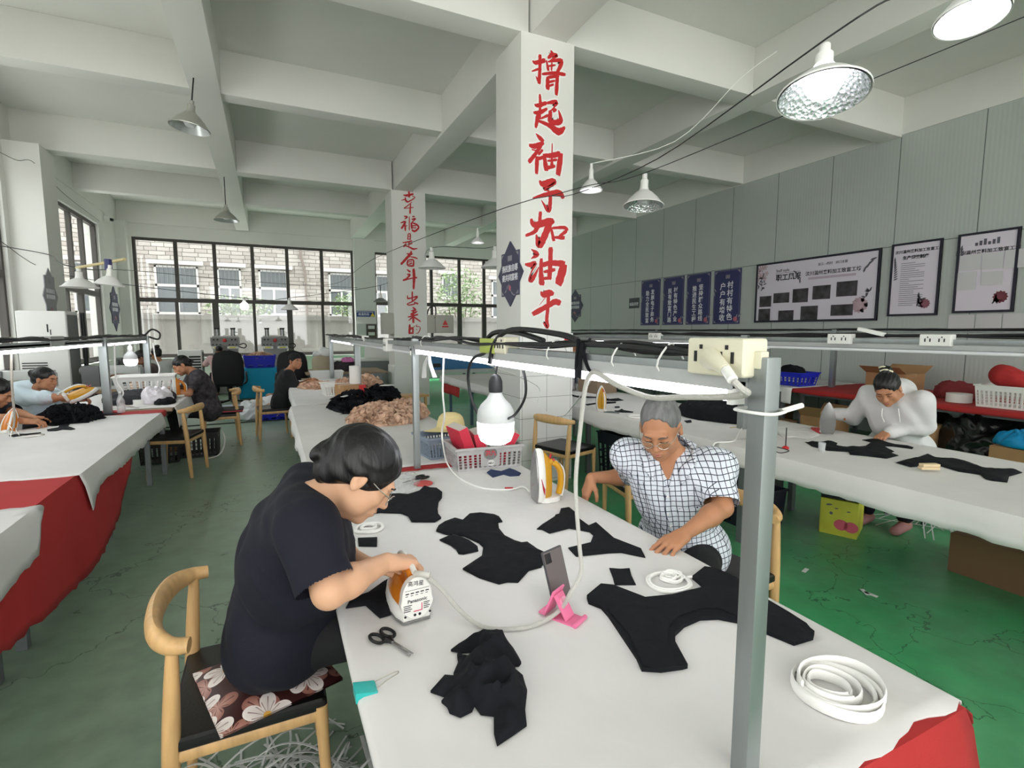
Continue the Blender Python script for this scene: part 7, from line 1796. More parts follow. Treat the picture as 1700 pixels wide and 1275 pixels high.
Sb = Sdf(); Sb.ell((.95, 11.0, .92), (.2, .12, .22), .02); Sb.ell((.95, 11.0, .8), (.19, .12, .1), .05); Sb.plane((0, 0, .752), (0, 0, -1)); np_object('bag_body', Sb.mesh(.012, folds(.012)), mat('bag_beige', (170, 158, 136), .8), sb)
Sb = Sdf(); Sb.ell((1.0, 11.0, 1.14), (.14, .1, .1), .02); Sb.ell((.86, 11.0, 1.12), (.09, .08, .06), .03); np_object('white_plastic_top', Sb.mesh(.012, folds(.014)), mat('thin_white_plastic', (226, 226, 228), .35), sb)
heap('dark bundle with a pink bow beside the beige shopping bag', (1.42, 11.2, .752), (.26, .2), .2, mat('dark_bundle', (52, 46, 52), .8), 17, amp=.02, freq=9, res=40, name='cloth_bundle', cat='bundle')
heap('pink bow on the dark bundle', (1.45, 11.12, .93), (.12, .08), .09, mat('pink_cloth', (206, 120, 176), .8), 18, amp=.02, freq=14, res=30, name='pink_bow', cat='bow')
work_table('long pale work surface below the back window, under the shopping bag', .62, 2.2, 10.75, 12.0)
# grey machine body and white board behind the second column
mc = thing('fusing_machine', 'long grey fusing machine with a white board behind the second column', 'machine', (2.2, 12.9, 0), 0)
MB().bx(-1.05, 1.05, -.35, .35, .0, .62).build('cabinet', mat('machine_grey', (164, 166, 166), .5), mc, bevel=.02)
MB().bx(-1.05, 1.05, -.4, .3, .62, .86).build('conveyor_housing', mat('machine_mid_grey', (126, 128, 130), .45), mc, bevel=.03)
MB().bx(-1.1, 1.1, -.42, .3, .86, .92).build('top_plate', WHITEPL, mc, bevel=.01)
MB().bx(-.1, .65, .0, .03, .92, 1.32).build('white_board', WHITEPL, mc, bevel=.005)
MB().bx(-.95, -.4, -.41, -.38, .66, .82).build('control_recess', DARKGREY, mc, bevel=.02)
bm_ = thing('spreading_machine', 'long blue spreading machine behind the near column', 'machine', (5.4, 12.9, 0), 0)
BLUEM = mat('machine_blue', (66, 128, 184), .45)
MB().bx(-1.75, 1.2, -.4, .4, .60, 1.12).build('blue_cover', BLUEM, bm_, bevel=.03)
MB().bx(-2.1, 1.35, -.5, .45, .50, .60).build('bed', mat('bed_white', (206, 208, 206), .5), bm_, bevel=.01)
for x in (-1.9, -.6, .5, 1.25):
    for y in (-.4, .35): MB().bx(x - .03, x + .03, y - .03, y + .03, 0, .5).build('leg', STEEL_GREY, bm_)
MB().bx(-1.70, -1.5, -.42, -.39, .66, .76).build('side_panel', DARKGREY, bm_, bevel=.01)
# --- left tables
ruffle_heap('heap of black garments on the long left table before the pale blue hoodie', (-1.70, 5.95, TZ + .002), (.19, .19), .12, BLACKFAB, 21, 90, 0.12)
G2 = 'black cloth pieces on the left tables'
zl = lambda pts: zpts(.1726, 0, 540, pts)
piece('black briefs shaped piece on the long left table', zl([(450, 1005), (500, 995), (560, 985), (575, 965), (505, 962), (498, 945), (520, 935), (640, 925), (860, 925), (860, 937), (670, 950), (655, 975), (690, 985), (725, 1000), (690, 1008), (600, 1005), (540, 1018), (460, 1020)]), seed=22, group=G2)
piece('flat black strip beside the leftmost iron', zl([(215, 960), (300, 950), (395, 942), (398, 970), (330, 985), (215, 1000)]), amp=.01, ridge=.012, seed=23, group=G2)
piece('narrow dark strip under the wire iron rest', zl([(85, 1065), (150, 1050), (260, 1045), (395, 1032), (390, 1040), (250, 1058), (130, 1075)]), seed=24, group=G2)
heap('black garments fanned out on the far left table', (-1.42, 7.35, TZ + .002), (.34, .42), .1, mat('charcoal_fabric', (44, 44, 48), .88, bump=.3, bscale=20), 25, amp=.03, freq=9, res=60, kind='stuff')
heap('stack of black pieces at the edge of the far left table', (-1.12, 6.95, TZ + .002), (.1, .16), .06, BLACKFAB, 26, amp=.01, freq=14, res=40)
q = at_z(18, 727, TZ)
tag(MB().tube([q + V3(p) for p in ((-.05, .1, .1), (-.02, .1, .05), (.0, 0, .005), (.12, -.08, .005), (.2, .0, .005), (.16, .06, .005), (.04, .04, .005), (.0, .1, .06))], .0035, n=6, sub=2).build('iron_rest', GLASSW), 'bent wire iron rest on the long left table', 'iron rest')
q = at_z(252, 658, TZ)
wb1 = crate('large white plastic basket on the far left table', (-1.42, 7.72, TZ + .04), .06, .62, .42, .24, WHITEPL, rows=5, cols=12, taper=.82)
heap('crumpled thin plastic bag before the white basket', (-1.22, 7.05, TZ + .002), (.13, .14), .16, mat('milky_plastic', (222, 218, 224), .3), 27, amp=.035, freq=9, res=50, name='plastic_bag', cat='bag')
tag(MB().lathe([(.03, 0), (.06, 0), (.06, .06), (.03, .06), (.03, 0)], 24, M=T(-1.36, 6.95, TZ + .003)).build('tape_roll', WHITEPL), 'white tape roll beside the crumpled plastic bag', 'tape')
piece('white pieces lying left of the crumpled plastic bag', None, world_pts=[(-1.6, 6.75), (-1.3, 6.72), (-1.2, 6.9), (-1.5, 6.95)], z=TZ + .003, m=WHITECLOTH, seed=28)
cu = thing('drink_bottle', 'clear drinking cup with a red lid behind the far left iron', 'bottle', (-1.16, 7.95, TZ + .003), 0)
MB().lathe([(0, 0), (.035, 0), (.037, .1), (.036, .15), (0, .15)], 18).build('bottle_body', mat('cup_clear', (206, 196, 196), .15), cu)
MB().lathe([(.037, .15), (.039, .155), (.039, .185), (0, .19)], 18).build('bottle_lid', mat('lid_red', (190, 60, 60), .4), cu)
bt = thing('plastic_bottle', 'clear plastic bottle at the foot of the left rack post', 'bottle', (-1.40, 6.36, TZ + .003), 0)
MB().lathe([(0, 0), (.034, 0), (.036, .02), (.036, .12), (.014, .18), (.014, .2), (0, .2)], 18).build('bottle_body', PLASTIC, bt)
MB().cyl((0, 0, .2), (0, 0, .22), .015, n=12).build('bottle_cap', WHITEPL, bt)
piece('black scraps around the foot of the left rack post', None, world_pts=[(-1.75, 6.22), (-1.45, 6.2), (-1.38, 6.28), (-1.6, 6.36), (-1.72, 6.3)], z=TZ + .003, seed=29, amp=.006)
piece('red packet at the foot of the left rack post', None, world_pts=[(-1.7, 6.42), (-1.42, 6.4), (-1.4, 6.5), (-1.66, 6.52)], z=TZ + .003, seed=30, m=RED, amp=.01)
# hanging cords at the left rack
cord('white cord hanging in front of the far left basket', [(-1.35, 7.9, 1.43), (-1.34, 7.9, 1.25), (-1.3, 7.88, 1.1), (-1.33, 7.86, .98), (-1.3, 7.6, .99), (-1.3, 7.5, .8)], .008)
cord('pale cord hanging by the left rack post', [(-1.42, 6.4, 1.45), (-1.43, 6.4, 1.1), (-1.38, 6.4, .95), (-1.42, 6.38, .85), (-1.3, 6.6, .76)], .007)
cord('pale cord hanging over the leftmost worker', [tuple(at_x(18, 560, -1.55)), tuple(at_x(20, 640, -1.55)), tuple(at_x(24, 690, -1.7)), tuple(at_x(22, 710, -1.8))], .007, mat('old_cord', (176, 170, 160), .6))
cord('looped black cable at the far end of the left rack', [(-1.5, 8.25, 1.52), (-1.42, 8.28, 1.6), (-1.34, 8.3, 1.55), (-1.36, 8.3, 1.47), (-1.46, 8.3, 1.5)], .012, CABLE)
# ================================================================ left wall: air conditioners, sewing machines
ACW = mat('appliance_white', (228, 228, 226), .35)
def tower_ac(label, loc, rz, w, d, h, grille=True, logo=True):
    o = thing('air_conditioner', label, 'air conditioner', loc, rz)
    MB().bx(-w / 2, w / 2, -d / 2, d / 2, 0, h).build('cabinet', ACW, o, bevel=.03, seg=3)
    g = MB()
    for k in range(14): g.bx(-w / 2 + .03, w / 2 - .25 if w > .45 else w / 2 - .05, -d / 2 - .006, -d / 2 + .002, h * .36 + k * .035, h * .36 + k * .035 + .014)
    if grille: g.build('air_grille', DARKGREY, o)
    MB().bx(w / 2 - .012, w / 2 + .004, -d / 2 + .03, d / 2 - .03, .05, h - .05).build('side_seam', mat('seam_grey', (120, 122, 122), .5), o)
    if logo: MB().bx(w * .1, w * .13, -d / 2 - .003, -d / 2 + .001, h * .84, h * .9).bx(w * .16, w * .18, -d / 2 - .003, -d / 2 + .001, h * .82, h * .86).build('logo_mark', DARKGREY, o)
    return o
ca = at_x(45, 600, -2.95); 
tower_ac('tall white floor standing air conditioner by the left pilaster', (-2.86, 9.5, 0), -.05, .56, .42, 1.86)
MB
_pp = thing('standing_pipe', 'dark pipe standing beside the tall air conditioner', 'pipe', (-2.52, 9.72, 0), 0); MB().cyl((0, 0, 0), (0, 0, 1.85), .03, n=10).build('pipe_body', DARKGREY, _pp)
tower_ac('white air cooler standing below the back window', (-1.75, 14.6, 0), 0, .5, .42, 1.12, False, False)
ag = MB()
for k in range(7): ag.bx(-.02 + 0, .22, -.216, -.205, .55 + k * .065, .59 + k * .065)
ag.build('air_grille', DARKGREY, bpy.data.objects['air_conditioner.001'])
SEW = mat('machine_light_grey', (192, 194, 194), .4); SEWD = mat('machine_dark_grey', (104, 106, 108), .45)
def sewing_station(label, loc, rz):
    o = thing('sewing_machine', label, 'sewing machine', loc, rz, 'sewing machines by the left window')
    MB().bx(-.42, .5, -.28, .28, .70, .74).build('table_top', mat('brown_board', (150, 124, 96), .6), o, bevel=.004)
    for x in (-.36, .44): MB().bx(x - .03, x + .03, -.22, .22, .04, .70).bx(x - .03, x + .03, -.28, .28, 0, .04).build('stand_leg', STEEL_GREY, o, bevel=.004)
    MB().bx(-.2, .4, -.1, .12, .741, .78).build('bed', SEW, o, bevel=.01)
    MB().bx(.2, .42, -.1, .1, .78, 1.08).build('machine_pillar', SEWD, o, bevel=.015)
    MB().bx(-.28, .4, -.08, .08, .96, 1.08).build('machine_arm', SEW, o, bevel=.02)
    MB().bx(-.3, -.16, -.07, .07, .86, 1.05).build('needle_head', SEW, o, bevel=.02)
    MB().cyl((-.23, 0, .78), (-.23, 0, .87), .008, n=8).build('needle_bar', IRON_S, o)
    MB().tube([(.42, 0, 1.0), (.46, 0, 1.0)], .06, n=18).build('hand_wheel', SEWD, o)
    MB().bx(.24, .36, -.104, -.098, .93, .97).build('yellow_sticker', mat('sticker_yellow', (216, 204, 60), .5), o)
    MB().tube([(-.16, -.06, .92), (-.1, -.14, .88), (-.04, -.12, .82), (-.1, -.06, .79)], .01, n=6, sub=4).build('thread_guide', DARKGREY, o)
    MB().bx(-.34, .42, -.27, -.25, .2, .70).build('modesty_panel', DARKGREY, o)
    return o
s0 = sewing_station('grey sewing machine on a brown table behind the left rack post', (-2.02, 9.2, 0), PI * .95)
copy_thing(s0, 'sewing machine furthest left, half hidden by the long left rack', (-2.82, 8.5, 0), PI * .95)
copy_thing(s0, 'sewing machine of the worker in the light grey T-shirt', (-2.25, 12.1, 0), PI * 1.2)
heap('pale cloth lying on the sewing table behind the rack post', (-1.78, 9.1, .742), (.12, .1), .08, BEIGEFAB, 41, amp=.02, freq=9, res=36)
# ================================================================ heat presses, office chairs and crates at the back
PRESS = mat('press_grey', (160, 160, 158), .45)
def heat_press(label, loc):
    o = thing('heat_press', label, 'machine', loc, 0, 'heat presses below the back window')
    MB().bx(-.3, .3, -.25, .3, 0, .85).build('press_base', PRESS, o, bevel=.01)
    MB().bx(-.28, .28, .0, .3, .85, 1.45).build('press_column', PRESS, o, bevel=.01)
    MB().bx(-.32, .32, -.12, .3, 1.2, 1.42).build('control_head', mat('press_head', (140, 140, 138), .45), o, bevel=.01)
    MB().bx(-.30, .30, -.126, -.118, 1.30, 1.40).build('control_panel', mat('panel_steel', (126, 124, 122), .4), o)
    MB().lathe([(0, 0), (.045, 0), (.045, .03), (.03, .05), (0, .05)], 16, M=basis((0, -.12, 1.34), (1, 0, 0), (0, 0, 1))).build('stop_button', RED, o)
    for x in (-.24, -.16, .16, .24): MB().cyl((x, -.12, 1.36), (x, -.14, 1.36), .022, n=10).build('dial', BLACK, o)
    for x in (-.26, -.18, -.1, .1, .18, .26): MB().cyl((x, -.12, 1.235), (x, -.15, 1.235), .018, n=8).build('knob', BLACK, o)
    MB().bx(-.3, -.05, -.14, -.10, 1.13, 1.19).bx(.05, .3, -.14, -.10, 1.13, 1.19).build('heater_block', WHITEPL, o, bevel=.005)
    MB().bx(-.24, -.1, -.143, -.139, 1.145, 1.175).bx(.1, .24, -.143, -.139, 1.145, 1.175).build('warning_sticker', mat('sticker_yellow', (216, 204, 60), .5), o)
    for x in (-.18, .18):
        MB().cyl((x, .1, 1.42), (x, .1, 1.64), .05, n=14).build('air_cylinder', IRON_S, o)
        MB().cyl((x, .1, 1.62), (x, .1, 1.66), .06, n=14).build('cylinder_cap', BLACK, o)
    MB().tube([(.32, 0, 1.22), (.42, -.02, 1.26), (.48, -.02, 1.2), (.42, -.02, 1.14), (.3, 0, 1.18)], .014, n=8, sub=5).build('air_hose', CABLE, o)
    return o
hx1 = at_y(374, 575, 14.95); hx2 = at_y(457, 575, 14.6)
hp = heat_press('heat press in front of the man in the dusty pink top', (hx1.x, 15.0, 0))
copy_thing(hp, 'heat press with free stop button, right of the man in pink', (hx2.x, 14.6, 0))
OCH = mat('office_mesh', (30, 29, 32), .8)
def office_chair(label, loc, rz):
    o = thing('office_chair', label, 'chair', loc, rz, 'black office chairs at the back')
    b = MB(); bm = b.bm
    prof = [(.24, 0), (.27, .12), (.28, .3), (.27, .5), (.24, .62), (.17, .69), (.0, .71)]
    def P(u, v):
        import bisect
        t = v * .71; w = .28
        for (w0, z0), (w1, z1) in zip(prof, prof[1:]):
            if z0 <= t <= z1: w = w0 + (w1 - w0) * (t - z0) / max(1e-6, z1 - z0); break
        w = max(w, .02); x = (u * 2 - 1) * w
        return V3((x, -.24 - .06 * math.sin(v * PI) + .08 * (x / .28) ** 2, .46 + t))
    b.grid(P, 14, 16)
    bo = b.build('backrest', OCH, o, solid=.035)
    MB().bx(-.26, .26, -.22, .26, .42, .50).build('seat', OCH, o, bevel=.035, seg=3)
    for s in (-1, 1): MB().tube([(s * .28, -.15, .46), (s * .33, -.1, .52), (s * .33, -.05, .68), (s * .33, .14, .69)], .02, n=8, sub=4).build('armrest', BLACK, o)
    MB().cyl((0, 0, .1), (0, 0, .43), .03, n=12).build('gas_column', BLACK, o)
    f = MB()
    for k in range(5): a = 2 * PI * k / 5; f.tube([(0, 0, .11), (.3 * math.cos(a), .3 * math.sin(a), .07)], .02, n=8)
    f.build('star_base', BLACK, o)
    for k in range(5):
        a = 2 * PI * k / 5; MB().cyl((.3 * math.cos(a) - .02 * math.sin(a), .3 * math.sin(a) + .02 * math.cos(a), .03), (.3 * math.cos(a) + .02 * math.sin(a), .3 * math.sin(a) - .02 * math.cos(a), .03), .03, n=12).build('castor', BLACK, o)
    return o
oc = office_chair('black office chair behind the man in the dusty pink top', (-.82, 12.35, 0), .05)
copy_thing(oc, 'black office chair behind the girl in the black cap', (.42, 11.6, 0), -.1)
CY = mat('cyan_cloth', (20, 150, 190), .8, bump=.2, bscale=20)
st_ = thing('draped_stand', 'low stand draped with a cyan cloth under the blue crate', 'stand', (-.22, 13.0, 0), 0)
MB().bx(-.42, .42, -.3, .3, .0, .74).build('stand_box', TABLE_TOP, st_)
cloth('cyan_cloth', 'cyan cloth draped over the low stand', -.65, .21, 12.69, 13.31, .748, (.55, .6, .68, .5), CY, 51, rag=(.03, .03, .03, .03), wob=.02, step=.06)
crate('blue crate heaped with beige pieces on the cyan cloth', (-.22, 13.0, .76), 0, .66, .46, .27, BLUEPL, rows=1, cols=3, solid_band=.8, taper=.88)
ruffle_heap('beige pieces in the blue crate on the cyan cloth', (-.22, 13.0, .93), (.3, .2), .16, BEIGEFAB, 42, 60, 0.1)
ruffle_heap('garments hanging beside the office chair of the man in pink', (-.62, 13.7, .6), (.14, .16), .34, BEIGEFAB, 43, 40, 0.12)
tag(MB().bx(-.78, -.44, 13.5, 13.9, 0, .6).build('side_bench', PRESS, bevel=.01), 'grey side bench beside the heat press', 'bench')
wc = crate('white perforated crate standing on the floor beyond the patterned top', (-.52, 10.55, .0), .2, .62, .42, .22, mat('pale_blue_white', (214, 222, 230), .4), rows=4, cols=5, taper=.97)
crate('blue crate on the floor behind the white plastic sack', (-.05, 10.75, 0), 0, .5, .38, .26, BLUEPL, rows=1, cols=3, solid_band=.8, taper=.88)
ruffle_heap('beige pieces in the blue crate behind the white sack', (-.03, 10.78, .1), (.28, .2), .28, BEIGEFAB, 44, 50, 0.1)
crate('small blue crate on the floor beside the chair of the girl in black', (.0, 10.12, 0), .05, .44, .34, .2, BLUEPL, rows=1, cols=3, solid_band=.8, taper=.88)
ruffle_heap('beige pieces in the small blue crate', (.02, 10.14, .06), (.2, .15), .22, BEIGEFAB, 45, 40, 0.1)
heap('white plastic sack slumped on the floor against the blue crates', (-.3, 10.3, .001), (.26, .24), .3, mat('sack_plastic', (226, 228, 232), .3), 46, amp=.04, freq=6, res=50, name='plastic_sack', cat='sack')
heap('white cloth spread over the blue crates', (.03, 10.45, .16), (.26, .2), .2, mat('sack_white', (232, 232, 234), .6), 47, amp=.02, freq=7, res=44)
crate('black slotted basket on the floor under the far left table', (-.86, 7.55, 0), 0, .42, .34, .3, BLACK, rows=4, cols=9, taper=.94)
crate('second black basket deeper under the far left table', (-1.25, 7.35, 0), 0, .4, .34, .26, BLACK, rows=4, cols=9, taper=.94)
rp_ = tag(MB().tube([(-.62, 7.6, .28), (-.58, 7.45, .2), (-.6, 7.4, .08), (-.66, 7.32, .01), (-.78, 7.22, .006)], .008, n=6, sub=6).build('white_strap', WHITEPL), 'white strap trailing from the black basket', 'strap')
cuA = tag(MB().bx(-.19, .19, -.19, .19, -.022, .022).build('chair_cushion', mat('dark_cushion', (46, 46, 50), .8), bevel=.02, seg=3), 'dark grey cushion with red edge on the patterned top worker’s chair', 'cushion'); cuA.location = (-.57, 8.07, .487)
MB().bx(-.192, .192, -.192, -.186, -.005, .005).bx(.186, .192, -.19, .19, -.005, .005).build('red_piping', RED, cuA)
# ================================================================ right hand tables and bench
G3 = 'black cloth pieces on the right tables'
zr = lambda pts: zpts(.2823, 1280, 540, pts)
piece('black garment under the left hand of the hoodie woman', zr([(200, 688), (260, 692), (340, 683), (390, 695), (380, 712), (440, 720), (550, 715), (590, 690), (535, 676), (640, 678), (700, 700), (838, 720), (830, 730), (720, 715), (660, 712), (725, 745), (700, 750), (750, 768), (680, 785), (560, 770), (465, 762), (455, 745), (330, 738), (240, 712)]), seed=61, amp=.012, ridge=.012, freq=9, group=G3)
piece('long black garment at the right edge with a wood block on it', zr([(735, 810), (800, 790), (860, 780), (920, 758), (980, 785), (1060, 785), (1160, 805), (1260, 845), (1420, 845), (1478, 868), (1400, 890), (1390, 925), (1300, 915), (1260, 905), (1230, 880), (1100, 860), (1000, 830), (900, 828), (820, 835)]), seed=62, amp=.012, ridge=.01, freq=9, group=G3)
wbk = thing('wood_blocks', 'two pale wood blocks lying on the long black garment', 'wood block', tuple(at_z(1542, 780, TZ + .02)), .0)
q = at_z(1542, 779, TZ + .018)
for k in range(2): MB().bx(-.05, .05, -.018, .018, 0, .016, M=T(q.x + .004 * k, q.y, q.z + .017 * k) @ RZ(-.55 + .12 * k)).build('block', mat('pine_block', (222, 200, 160), .6), wbk, world=True, bevel=.002)
gl = thing('small_glass', 'small clear glass near the hoodie woman garment', 'glass', tuple(at_z(1364, 749, TZ + .003)), 0)
MB().lathe([(0, 0), (.02, 0), (.024, .06), (.022, .06), (.018, .004), (0, .004)], 18).build('glass_body', PLASTIC, gl)
ts = thing('thread_stand', 'thin rod on a red foot behind the foreground post', 'stand', tuple(at_z(1304, 745, TZ + .003)), 0)
MB().cyl((0, 0, 0), (0, 0, .15), .004, n=8).build('rod', DARKGREY, ts); MB().lathe([(0, 0), (.022, 0), (.022, .012), (.006, .022), (0, .022)], 16).build('foot', RED, ts)
tag(MB().tube([at_z(u, v, TZ + .006) for u, v in ((1290, 742), (1310, 748), (1296, 752), (1285, 748))], .003, n=6, sub=4).build('wire_loop', DARKGREY), 'bent wire beside the red footed rod', 'wire')
piece('sheet of white cloth before the hoodie woman iron', [(1285, 712), (1310, 704), (1340, 709), (1362, 722), (1340, 730), (1320, 726), (1300, 727)], m=WHITECLOTH, seed=63, amp=.01)
piece('red packet beside the hoodie woman iron', zr([(235, 602), (300, 605), (312, 630), (280, 640), (235, 615)]), m=RED, seed=64, amp=.012, name='red_packet', cat='packet')
sp = thing('tape_roll', 'white ring tape lying behind the head of the man', 'tape', tuple(at_z(1059, 692, TZ + .004)), 0)
MB().lathe([(.075, 0), (.1, 0), (.1, .01), (.075, .01), (.075, 0)], 30).build('tape_ring', ELAS, sp)
piece('small black scrap in front of the white ring tape', zpts(.1882, 1100, 620, [(190, 420), (250, 413), (258, 432), (215, 437)]), seed=65, group=G3)
zk = lambda pts: zpts(.1333, 940, 590, pts)
piece('black piece at the back of the far right table', zk([(60, 485), (130, 505), (300, 515), (420, 520), (540, 545), (650, 535), (715, 562), (620, 570), (500, 565), (380, 530), (160, 528), (60, 505)]), seed=66, group=G3)
piece('black flat strip right of the lone iron', zk([(240, 610), (380, 592), (500, 580), (620, 580), (620, 595), (520, 602), (380, 605), (260, 625)]), seed=67, group=G3)
piece('tiny black scrap on the far right table', zk([(600, 640), (660, 636), (668, 650), (610, 655)]), seed=68, group=G3)
piece('ragged black scrap near the head of the man', zk([(600, 690), (650, 690), (690, 668), (720, 685), (780, 695), (835, 705), (830, 715), (700, 712), (620, 705)]), seed=69, amp=.008, group=G3)
piece('grey strip at the front of the far right table', zk([(465, 700), (560, 698), (665, 708), (660, 722), (560, 718), (470, 712)]), seed=70, m=mat('grey_strip', (96, 104, 104), .8))
q = at_z(1200, 702, TZ)
heap('black garment bundle at the foot of the right rack', (3.78, 3.55, TZ + .003), (.2, .36), .15, BLACKFAB, 71, amp=.015, freq=8, res=60)
jr = thing('glass_jar', 'glass jar behind the black bundle on the right row', 'jar', tuple(at_z(1184, 684, TZ + .003)), 0)
MB().lathe([(0, 0), (.04, 0), (.043, .01), (.043, .11), (.03, .13), (.03, .15), (.026, .15), (.026, .13), (.038, .108), (.038, .008), (0, .008)], 20).build('jar_body', PLASTIC, jr)
MB().lathe([(0, .009), (.037, .009), (.037, .06), (0, .06)], 20).build('tea', mat('tea', (170, 130, 70), .2), jr)
cord('white cord trailing over the front of the right table', [tuple(at_z(u, v, TZ + .006)) for u, v in ((1236, 706), (1228, 716), (1218, 732))] + [(2.98, 2.74, .75), (2.965, 2.76, .70), (2.96, 2.78, .66)], .006)
tag(MB().tube([at_z(1212, 710, TZ + .006), at_z(1224, 709, TZ + .006)], .004, n=6).build('pencil', mat('pencil_yellow', (206, 190, 140), .5)), 'short pencil beside the right rack post', 'pencil')
bxd = tag(MB().bx(4.4, 4.42, 3.3, 4.2, .5, 1.0).build('dark_screen', mat('dark_screen', (40, 42, 50), .6)), 'dark panel standing behind the black bundle', 'panel')
bxd2 = tag(MB().bx(4.32, 4.5, 3.28, 4.22, 0, .5).build('panel_foot', DARKGREY), 'dark plinth carrying the panel', 'plinth')
# things on the wall bench
bb_ = at_x(1334, 640, 7.2)
crate('blue basket on the bench left of the cardboard box', (7.25, 5.25, TZ + .01), PI / 2, .62, .42, .2, BLUEPL, rows=3, cols=10, solid_band=.35, taper=.85)
heap('dark cloth in the blue basket on the bench', (7.25, 5.25, TZ + .13), (.14, .2), .16, BLACKFAB, 72, amp=.01, freq=8, res=36)
cb2 = carton('open cardboard box on the red bench behind the hoodie woman', (7.7, 4.05, TZ + .004), PI / 2, .5, .44, .26, flap=.5)
q = at_x(1565, 672, 7.1)
tag(MB().lathe([(.04, 0), (.12, 0), (.12, .1), (.04, .1), (.04, 0)], 28, M=T(7.25, 3.12, TZ + .004)).build('tape_roll', ELAS), 'wide white tape roll on the red bench', 'tape')
heap('dark red cloth bag behind the white tape roll', (7.6, 3.3, TZ + .003), (.16, .22), .2, mat('dark_red_cloth', (130, 44, 48), .8), 73, amp=.02, freq=8, res=40, name='cloth_bag', cat='bag')
wcr = crate('white basket with red cloth on the bench at the right edge', (7.25, 2.53, TZ + .004), PI / 2 + .03, .72, .46, .24, WHITEPL, rows=5, cols=20, taper=.94)
Sb = Sdf(); Sb.cone((7.2, 2.72, 1.10), (7.2, 2.35, .99), .12, .05, .03); np_object('red_cloth_roll', Sb.mesh(.012, folds(.01)), REDCLOTH); tag(bpy.data.objects['red_cloth_roll'], 'roll of bright red cloth in the white basket', 'cloth')
heap('clear plastic bag at the back of the white basket', (7.6, 2.45, TZ + .2), (.16, .2), .22, PLASTIC, 74, amp=.03, freq=6, res=36, name='plastic_bag', cat='bag')
# under the bench
heap('shiny black rubbish sack under the red bench', (7.1, 2.75, .001), (.36, .42), .62, mat('black_sack', (18, 18, 20), .22, bump=.3, bscale=8), 75, amp=.05, freq=4, res=60, name='rubbish_sack', cat='sack')
heap('second black rubbish sack further under the bench', (7.4, 3.5, .001), (.36, .42), .5, mat('black_sack', (18, 18, 20), .22), 76, amp=.05, freq=4, res=50, name='rubbish_sack', cat='sack')
heap('bright blue plastic bag under the bench at the right edge', (6.75, 2.25, .42), (.14, .3), .16, mat('bright_blue_bag', (20, 150, 210), .35), 77, amp=.03, freq=7, res=40, name='plastic_bag', cat='bag')
carton('carton under the bench carrying the bright blue bag', (6.8, 2.25, 0), PI / 2, .6, .4, .42)
carton('carton under the bench behind the hoodie woman', (6.9, 3.3, 0), PI / 2, .36, .3, .5)
carton('wide carton under the white covered bench', (7.3, 5.9, 0), PI / 2, 1.0, .5, .42, mat('cardboard_dark', (120, 92, 66), .85))
carton('open carton under the bench left of the hoodie woman', (6.95, 4.5, 0), PI / 2, .44, .4, .4, flap=.9)
carton('long carton on the floor left of the hoodie woman', (6.6, 5.2, 0), PI / 2, .8, .4, .3, mat('cardboard_dark', (120, 92, 66), .85))
# under the right table
ub = crate('dark blue bin under the right table', (3.55, 2.95, 0), PI / 2, .5, .4, .3, mat('dark_navy_plastic', (28, 30, 44), .4), rows=2, cols=3, solid_band=.6, taper=.92)
yb_ = thing('fruit_box', 'yellow fruit box with printed cherries under the right table', 'box', (3.72, 2.33, 0), PI / 2 + .0)
c0, c1 = at_z(1348, 893, 0), at_z(1412, 908, 0)
yb_.location = ((c0.x + c1.x) / 2 + .17, (c0.y + c1.y) / 2 + .06, 0); yaw_ = math.atan2(c1.y - c0.y, c1.x - c0.x); yb_.rotation_euler = (0, 0, yaw_)
wl = (c1 - c0).length / 2
YEL = mat('fruit_box_yellow', (196, 196, 66), .6, var=.25, vscale=3)
MB().bx(-wl, wl, -.02 + .02, .32, 0, .28).build('box_body', YEL, yb_, bevel=.004)
chm = MB()
for x, z in ((.02, .09), (.085, .085)): chm.prism([(x + .048 * math.cos(a), z + .042 * math.sin(a)) for a in [2 * PI * i / 20 for i in range(20)]], 0, .002, M=basis((0, -.001, 0), (1, 0, 0), (0, 0, 1)))
chm.build('cherry_print', mat('cherry_pink', (206, 92, 110), .5), yb_, smooth=False)
lf = MB()
for x, z, l in ((-.09, .23, .05), (-.03, .21, .03), (.05, .2, .03)): leaf(lf, basis((0, -.002, 0), (1, 0, 0), (0, 0, 1)), x, z, l, .2)
lf.prism([(-.05 + .012 * math.cos(a), .17 + .012 * math.sin(a)) for a in [2 * PI * i / 12 for i in range(12)]], 0, .002, M=basis((0, -.001, 0), (1, 0, 0), (0, 0, 1))).build('leaf_print', mat('leaf_ink', (96, 92, 104), .6), yb_, smooth=False)
tag(MB().bx(-.12, .14, 0, .3, .285, .44, M=T(*yb_.location) @ RZ(yaw_)).build('black_carton', DARKGREY, bevel=.01), 'black carton on top of the fruit box', 'box')
carton('low cardboard carton on the floor at the right edge, under the table', (4.25, 1.25, 0), .0, .5, .9, .26, mat('cardboard_dark', (120, 92, 66), .85))
crate('black crate under the table behind the empty chair', (3.45, 4.35, 0), .1, .5, .45, .5, mat('black_blue_plastic', (30, 34, 44), .4), rows=4, cols=8)
crate('second black crate under the table behind the man', (3.5, 3.6, 0), 0, .5, .45, .42, mat('black_blue_plastic', (30, 34, 44), .4), rows=4, cols=8)
carton('brown carton on the right table beyond the lone iron', (4.25, 5.6, TZ + .004) if False else (4.0, 5.75, TZ + .004), .1, .34, .4, .2, mat('cardboard_grey', (136, 118, 98), .85))
heap('white cloth bundle beside the column on the far right table', (3.75, 6.25, TZ + .004), (.16, .2), .26, mat('crumpled_white', (196, 196, 198), .85), 78, amp=.02, freq=7, res=40, name='cloth_bundle', cat='bundle')
